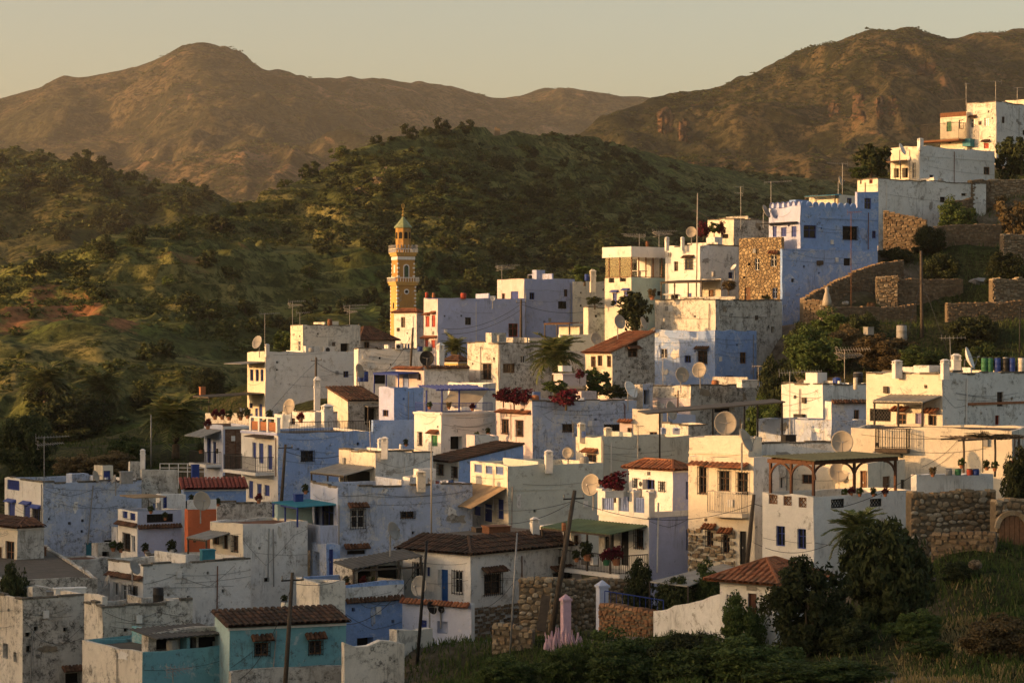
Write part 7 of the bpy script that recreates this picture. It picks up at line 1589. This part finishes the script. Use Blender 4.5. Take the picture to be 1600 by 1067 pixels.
for i, (u, v, w, hh, t) in enumerate(((1338,172,22,52,'tallest red cliff on the nearer mountain'), (1372,170,14,42,'narrow red cliff on the nearer mountain'), (1392,168,18,34,'third red cliff on the nearer mountain'), (1300,172,24,26,'pale crag west of the red cliffs'), (1445,112,34,20,'rock band high on the nearer mountain'), (1035,190,26,44,'pale rock face on the lower mountain spur'), (1065,205,20,40,'narrow rock face on the lower mountain spur'))): hill_rock(t, 'mountain_nearer', u, v, w, hh, m_redrock, 20+i)
for i, (u, v, w, hh, t) in enumerate(((598,268,14,14,'sunlit rock on the hill crest'), (585,285,26,14,'sunlit scree below the crest'), (560,300,24,12,'lower scree on the crest flank'))): hill_rock(t, 'hill', u, v, w, hh, m_palerock, 40+i)
p = on_hill_v('hill', 773, 207); b = MB(); b.box(-.9, .9, -.9, .9, -1, 2.4); b.box(-.9, -.3, -.9, .9, 2.4, 2.9); o = b.build('ruined_tower', m_stone_shaded); o.location = p; T(o, 'small ruined tower on the hill skyline', 'tower')
rock('pale boulder in the grass below the arched gate', 1524, 882, 108, 20, 14, m_palerock, 50); rock('white plastic heap on the middle terrace', 1530, 406, 232, 30, 12, m_dishg, 51, 'plastic_heap', 'rubbish'); o = bpy.data.objects['plastic_heap']; o.location.z = min(o.location.z, gz(o.location.x, o.location.y)-.1); rock('small pale boulder by the big tree', 1458, 905, 104, 10, 7, m_palerock, 52)
for i, (u, v, w, t) in enumerate(((1322,463,18,'white rag by the garden wall'), (1335,462,12,'pale stone by the garden wall'), (1360,456,26,'rust coloured rubble pile on the garden terrace'), (1500,412,20,'rag pile beside the plastic heap'), (1558,408,16,'stones beyond the plastic heap'))): o = rock(t, u, v, 221, w*.6, w*.35, [m_dishg, m_palerock, m_redrock][i % 3], 60+i, 'rubble', 'rubble'); o.location.z = min(o.location.z, gz(o.location.x, o.location.y)-.15)
o = empty('wrapped_bundle', at(1292, 478, 213)); T(o, 'white wrapped bundle standing on the garden wall', 'bundle'); b = MB(); b.lathe([(.42, 0), (.40, .4), (.25, 1.0), (.16, 1.25), (.2, 1.45), (.12, 1.65), (.02, 1.7)], 9); b.build('cloth', m_dish, o, True)
# scattered rubble and litter of the lanes
V_ = []; F_ = []; rs_ = np.random.RandomState(8)
# ================================================================ GARDEN AND BANK PLANTS
CR_NEAR = [mesh_crown('crown', 500+i, 110, 110, .06, mat=m, squash=sq, low=-.95, spread=.27, elong=2.4) for i, (m, sq) in enumerate(((m_leafd, 1.0), (m_leafd, .95), (m_leafg, .8), (m_leafb, .8)))]
def big_bush(label, u, v, Y, wpx, hpx, k, name='bush', cat='bush'):
    p = at(u, v, Y); w = wpx*mpp(Y)/2; hh = hpx*mpp(Y)/2; drop = min(4.0, max(0, p.z-gz(p.x, p.y)+.5)) if p.y < 285 else 0; p.z -= drop; hh += drop/2; o = empty(name, p, rnd.uniform(0, 6)); c = bpy.data.objects.new('crown', CR_NEAR[k]); c.scale = (w, w, hh); c.location = (0, 0, hh*.92); link(c, o)
    t = bpy.data.objects.new('trunk', TR_MID[k % 3]); t.scale = (w*1.1, w*1.1, hh*1.3); t.location = (0, 0, -.4); link(t, o); T(o, label, cat, 'bushes on the near bank' if cat == 'bush' else 'near trees'); return o
big_bush('big dark evergreen tree standing before the white terrace house', 1385, 985, 103, 140, 185, 0, 'evergreen_tree', 'tree'); big_bush('broad dark evergreen tree hiding the small white house', 1262, 1020, 98, 130, 150, 1, 'evergreen_tree', 'tree'); big_bush('dark low bush between the two evergreens', 1325, 1030, 97, 80, 70, 0)
for u, v, Y, w, hh, k, t in ((965,1050,104,120,80,2,'dark rounded bush below the low garden wall'), (1080,1058,101,120,75,0,'dark bush at the lane end'), (1040,1040,106,70,60,2,'greener bush between the two dark bank bushes'), (1160,1000,106,70,85,2,'loose grey green bush before the small white house'), (1180,1075,93,150,90,2,'green bush in the bottom middle of the bank'), (880,1070,104,90,70,2,'low green bush beside the pink rocks'), (1290,1075,90,140,50,2,'low scrub bush at the path side'), (1100,1085,96,150,100,2,'green bush along the bottom of the bank'), (970,1085,100,120,85,2,'low green bush at the bottom of the bank'),
        (1110,915,120,60,50,2,'garden shrub under the pale canopy'), (1060,935,120,70,40,0,'low hedge behind the whitewashed wall'), (1000,918,124,50,45,1,'dark shrub at the lavender house foot'), (790,1080,104,90,65,2,'grassy green bush at the foot of the bank'), (1230,1085,90,130,60,2,'green bush below the broad evergreen'), (1360,1075,90,90,40,2,'low green scrub by the footpath'), (1450,1030,93,70,40,2,'green tuft on the grass bank'), (1500,905,112,60,30,0,'dark shrub under the rubble bank wall'), (1560,1010,92,110,60,3,'dry brown thorn bush on the golden grass'), (1430,990,97,80,45,2,'low shrub at the foot of the big evergreen'), (1590,755,121,60,55,1,'dark hedge on the vine terrace at the picture edge'),
        (1275,575,198,95,75,2,'green bush filling the olive garden'), (1320,560,200,70,60,3,'brown green bush in the olive garden'), (1255,560,204,60,60,0,'dark bush at the foot of the blue wall'), (1385,575,196,90,60,3,'golden brown bush above the white block'), (1300,520,210,70,45,2,'upper green bush by the squat stone pillar'), (1440,575,192,70,40,2,'low bush behind the cream parapet'), (1345,525,208,60,40,0,'dark bush below the garden wall'), (1530,570,185,90,40,2,'weeds behind the row of barrels'), (1520,520,208,80,30,0,'dark weeds on the lower terrace'), (1215,600,190,60,50,0,'dark creeper beside the stained trough'), (1195,660,172,60,50,2,'green weeds under the metal shelter'), (1570,430,226,60,40,0,'dark weeds above the sunlit edge wall'), (1470,428,228,60,35,0,'thorny weeds by the shaded middle wall'), (1495,340,250,60,40,2,'weeds on the upper terrace'), (1450,390,240,50,40,0,'dark weeds in the bank corner'), (1400,415,234,60,30,0,'weeds over the rubble ramp'),
        (112,690,215,110,80,0,'round dark carob tree left of the palms'), (45,720,205,90,80,0,'dark bushes at the western valley edge'), (225,640,255,45,35,0,'dark tree below the meadow by the palms'), (175,740,200,70,40,3,'dry bush on the bank above the grey blue house'), (325,620,270,60,45,1,'dark hedge beside the hillside terrace'), (318,660,258,40,30,0,'dark bush behind the big palm'), (22,935,133,60,55,1,'dark creeper bush at the picture edge above the ruined house'), (20,790,190,60,50,1,'dark bush at the foot of the western slope'), (200,715,206,60,40,2,'green bush on the western bank'), (120,735,200,70,30,3,'brown weeds on the western bank')):
    if u < 330 and Y > 210: Y = on_hill_v('hill', u, v).y
    big_bush(t, u, v, Y, w, hh, k)
palm('tall palm among bushes on the western slope, farthest from the village', on_hill_v('hill', 68, 645), 3.4, 4.2, 38, 1); palm('second palm on the western slope, nearer the village', on_hill_v('hill', 155, 655), 3.0, 4.1, 38, 2); palm('big dark palm beside the brick house', at(274, 716, 208), 3.0, 3.6, 56, 3); palm('palm rising above the bougainvillea terrace', at(868, 600, 199), 2.0, 2.9, 36, 4); palm('short palm behind the cream tower block', at(710, 562, 232), 1.0, 1.9, 26, 5); palm('palm half hidden behind the big evergreen', at(1340, 885, 111), 1.4, 1.8, 30, 6)
# grass of the near bank
def grass(label, n, box, hgt, mat, seed, mask=None, name='grass'):
    rs_ = np.random.RandomState(seed); x = rs_.uniform(box[0], box[1], n); y = rs_.uniform(box[2], box[3], n)
    if mask is not None: k = rs_.rand(n) < mask(x, y); x, y = x[k], y[k]
    z = ground_z(x, y)-.35+fbm(x/5, y/5, 4, 90)*.55+fbm(x/1.6, y/1.6, 2, 91)*.12; n = len(x)
    a = rs_.uniform(0, 6.28, n); h_ = hgt*rs_.uniform(.4, 1.3, n); w = .025+.02*rs_.rand(n); lx, ly = rs_.normal(0, .3, n)*h_, rs_.normal(0, .3, n)*h_
    P = np.stack([x, y, z-.05], -1); d = np.stack([np.cos(a)*w, np.sin(a)*w, 0*a], -1); tip = P+np.stack([lx, ly, h_], -1)
    V = np.stack([P-d, P+d, tip+d*.2, tip-d*.2], 1).reshape(-1, 3); o = link(bpy.data.objects.new(name, np_mesh(name, V, np.arange(n*4).reshape(-1, 4), mat))); T(o, label, 'grass', None, 'stuff')
def u_of(x, y): return CU+x*FPX/y
grass('dark green grass of the near bank', 60000, (-12, 26, 78, 126), .35, m_grass, 1, lambda x, y: np.where(np.abs(x/y) < .24, clump(x, y, 6, 12)*.9+.1, 0)*np.where((y > 122.5) & (u_of(x, y) < 1400), .0, 1))
grass('golden dry grass at the bottom corner', 34000, (12, 24, 80, 112), .28, m_dryg, 2, lambda x, y: np.clip(fbm(x/4, y/6, 3, 44)*3+.3, 0, 1)*np.where(u_of(x, y) > 1400, 1, .05)*np.where(y < 104, 1, .12))
grass('rough grass of the garden terraces', 26000, (26, 56, 190, 262), .45, m_grass, 3, lambda x, y: clump(x, y, 5, 14)); grass('rough grass of the western bank', 22000, (-52, -26, 180, 300), .5, m_grass, 4, lambda x, y: clump(x, y, 7, 15))
# footpath at the bottom edge
def path_strip(label, pts, w):
    b = MB(); P = [at(u, 1000, Y) for u, Y in pts]; n = 24; xs = np.interp(np.linspace(0, 1, n), np.linspace(0, 1, len(P)), [p.x for p in P]); ys = np.interp(np.linspace(0, 1, n), np.linspace(0, 1, len(P)), [p.y for p in P])
    rows = []
    for i in range(n):
        r_ = []
        for k in range(5):
            x = xs[i]+(k/4-.5)*w*.5; y = ys[i]+(k/4-.5)*w; X_ = np.array([x]); Y_ = np.array([y]); z = ground_z(X_, Y_)[0]-.35+fbm(X_/5, Y_/5, 4, 90)[0]*.55+fbm(X_/1.6, Y_/1.6, 2, 91)[0]*.12+.06; r_.append((x, y, z))
        rows.append(r_)
    for i in range(n-1):
        for k in range(4): b.quad(rows[i][k], rows[i+1][k], rows[i+1][k+1], rows[i][k+1])
    o = b.build('path', m_path, None, True); o['kind'] = 'structure'
fr('S'); path_strip('dirt path', [(1280, 92), (1380, 90), (1450, 87), (1500, 82), (1560, 76)], 2.4); path_strip('lane', [(840, 119.5), (900, 119.5), (1000, 113.5), (1130, 110.5)], 2.6)

# washing on the terraces
def washing(label, u1, v1, u2, v2, Y, cols, drop=.8):
    P, Q = at(u1, v1, Y), at(u2, v2, Y+.6); o = empty('washing_line', P); d = Q-P; b = MB(); n = 10; f = lambda t: d*t-Vector((0, 0, .25*4*t*(1-t)*.4))
    b.tube([f(i/n) for i in range(n+1)], .008, 4); b.build('line', m_iron, o); rr = random.Random(int(u1)); k = len(cols)
    for i, c in enumerate(cols):
        t0 = (i+.12)/k; t1 = (i+.12+rr.uniform(.5, .8))/k; b = MB(); hgt = drop*rr.uniform(.6, 1.1); e = Vector((0, .04, 0))
        for j in range(4):
            for q in range(3):
                def pt(j, q): s_ = t0+(t1-t0)*j/4; return f(s_)+Vector((0, .05*math.sin(j*2.1+q), -hgt*q/3))
                b.quad(pt(j, q), pt(j, q+1), pt(j+1, q+1), pt(j+1, q))
        b.build('cloth', c, o, True)
    for p in (Vector((0, 0, 0)), d): b = MB(); b.bar(p+Vector((0, 0, -1.6)), p+Vector((0, 0, .1)), .05); b.build('prop', m_oldwood, o)
    T(o, label, 'washing line', 'washing lines')
m_c1, m_c2, m_c3 = plain('faded_red_cloth', (.30,.10,.08), .9, .2, 3), plain('pale_cloth', (.60,.57,.52), .9, .15, 3), plain('blue_cloth', (.10,.16,.34), .9, .2, 3)
fr('Z1'); washing('washing on the pale blue roof terrace', 640, 285, 690, 288, 162, [m_c2, m_c3, m_c2]); fr('M1'); washing('washing by the doorway of the tall white house', 390, 615, 432, 618, 246, [m_c2, m_c2, m_c3]); fr('M2'); washing('washing on the low white house roof', 240, 300, 300, 300, 245, [m_c1, m_c2, m_c3, m_c2]); fr('Z2'); washing('washing on the blue grey roof beside the beige chimney', 880, 190, 990, 190, 153, [m_c2, m_c1, m_c2, m_c3], .6)
fr('M4'); washing('washing below the metal shelter', 380, 770, 440, 772, 172, [m_c2, m_c3])
# ================================================================ GROUND AND AIR
n = m_near.node_tree; b_ = n.nodes['Principled BSDF']; old = b_.inputs['Base Color'].links[0].from_socket
at_n = n.nodes.new('ShaderNodeAttribute'); at_n.attribute_name = 'trodden'; c_ = coords(n)
earth = ramp(n, noise(n, c_, 1.2, 8, .7), [(.3, (.07,.055,.04)), (.5, (.16,.125,.09)), (.7, (.26,.22,.17))])
n.links.new(mixc(n, at_n.outputs['Fac'], old, earth), b_.inputs['Base Color'])
def ground():
    xs = np.concatenate([np.arange(-125, -60, 3.0), np.arange(-60, 75, 1.25), np.arange(75, 150, 3.0)]); ys = np.concatenate([np.arange(-120, 75, 5.0), np.arange(75, 300, 1.25), np.arange(300, 345, 3.0)])
    X, Y = np.meshgrid(xs, ys); Z = ground_z(X, Y)-.35
    Z = Z+fbm(X/5, Y/5, 4, 90)*.55+fbm(X/1.6, Y/1.6, 2, 91)*.12
    me = np_mesh('ground', np.stack([X, Y, Z], -1).reshape(-1, 3), grid_faces(len(ys), len(xs)), m_near, True)
    o = link(bpy.data.objects.new('ground', me)); o['kind'] = 'structure'
    # trodden earth and rubble between the houses
    hp = np.array([(q.x, q.y) for h in HOUSES if h.Y < 300 for q in (h.wp((0, 0, 0)), h.wp((h.W*.5, h.D*.3, 0)), h.wp((h.W*.9, 0, 0)))])
    F = np.zeros(X.size); xf, yf = X.ravel(), Y.ravel()
    for i in range(0, len(xf), 5000): F[i:i+5000] = np.clip(1.6-np.sqrt(((xf[i:i+5000, None]-hp[None, :, 0])**2+(yf[i:i+5000, None]-hp[None, :, 1])**2).min(1))/4.5, 0, 1)
    at_ = me.attributes.new('trodden', 'FLOAT', 'POINT'); at_.data.foreach_set('value', F.astype(np.float32))
    # floor of the valley and the plain reaching to the horizon
    b = MB(); b.quad((-1700, -700, -60), (2400, -700, -60), (2400, 7000, -60), (-1700, 7000, -60))
    o = b.build('terrain', m_hill2); o['kind'] = 'structure'
ground()
def haze():
    m = bpy.data.materials.new('evening_haze'); m.use_nodes = True; n = m.node_tree; n.nodes.clear()
    v = n.nodes.new('ShaderNodeVolumePrincipled'); v.inputs['Color'].default_value = (.93, .88, .80, 1); v.inputs['Density'].default_value = 5.4e-5
    v.inputs['Anisotropy'].default_value = .2
    out = n.nodes.new('ShaderNodeOutputMaterial'); n.links.new(v.outputs[0], out.inputs['Volume'])
    b = MB(); b.box(-1720, 2420, -720, 7020, -61.5, 640)
    o = b.build('haze', m); T(o, 'thin warm evening haze over the valley', 'haze', None, 'stuff')
haze()
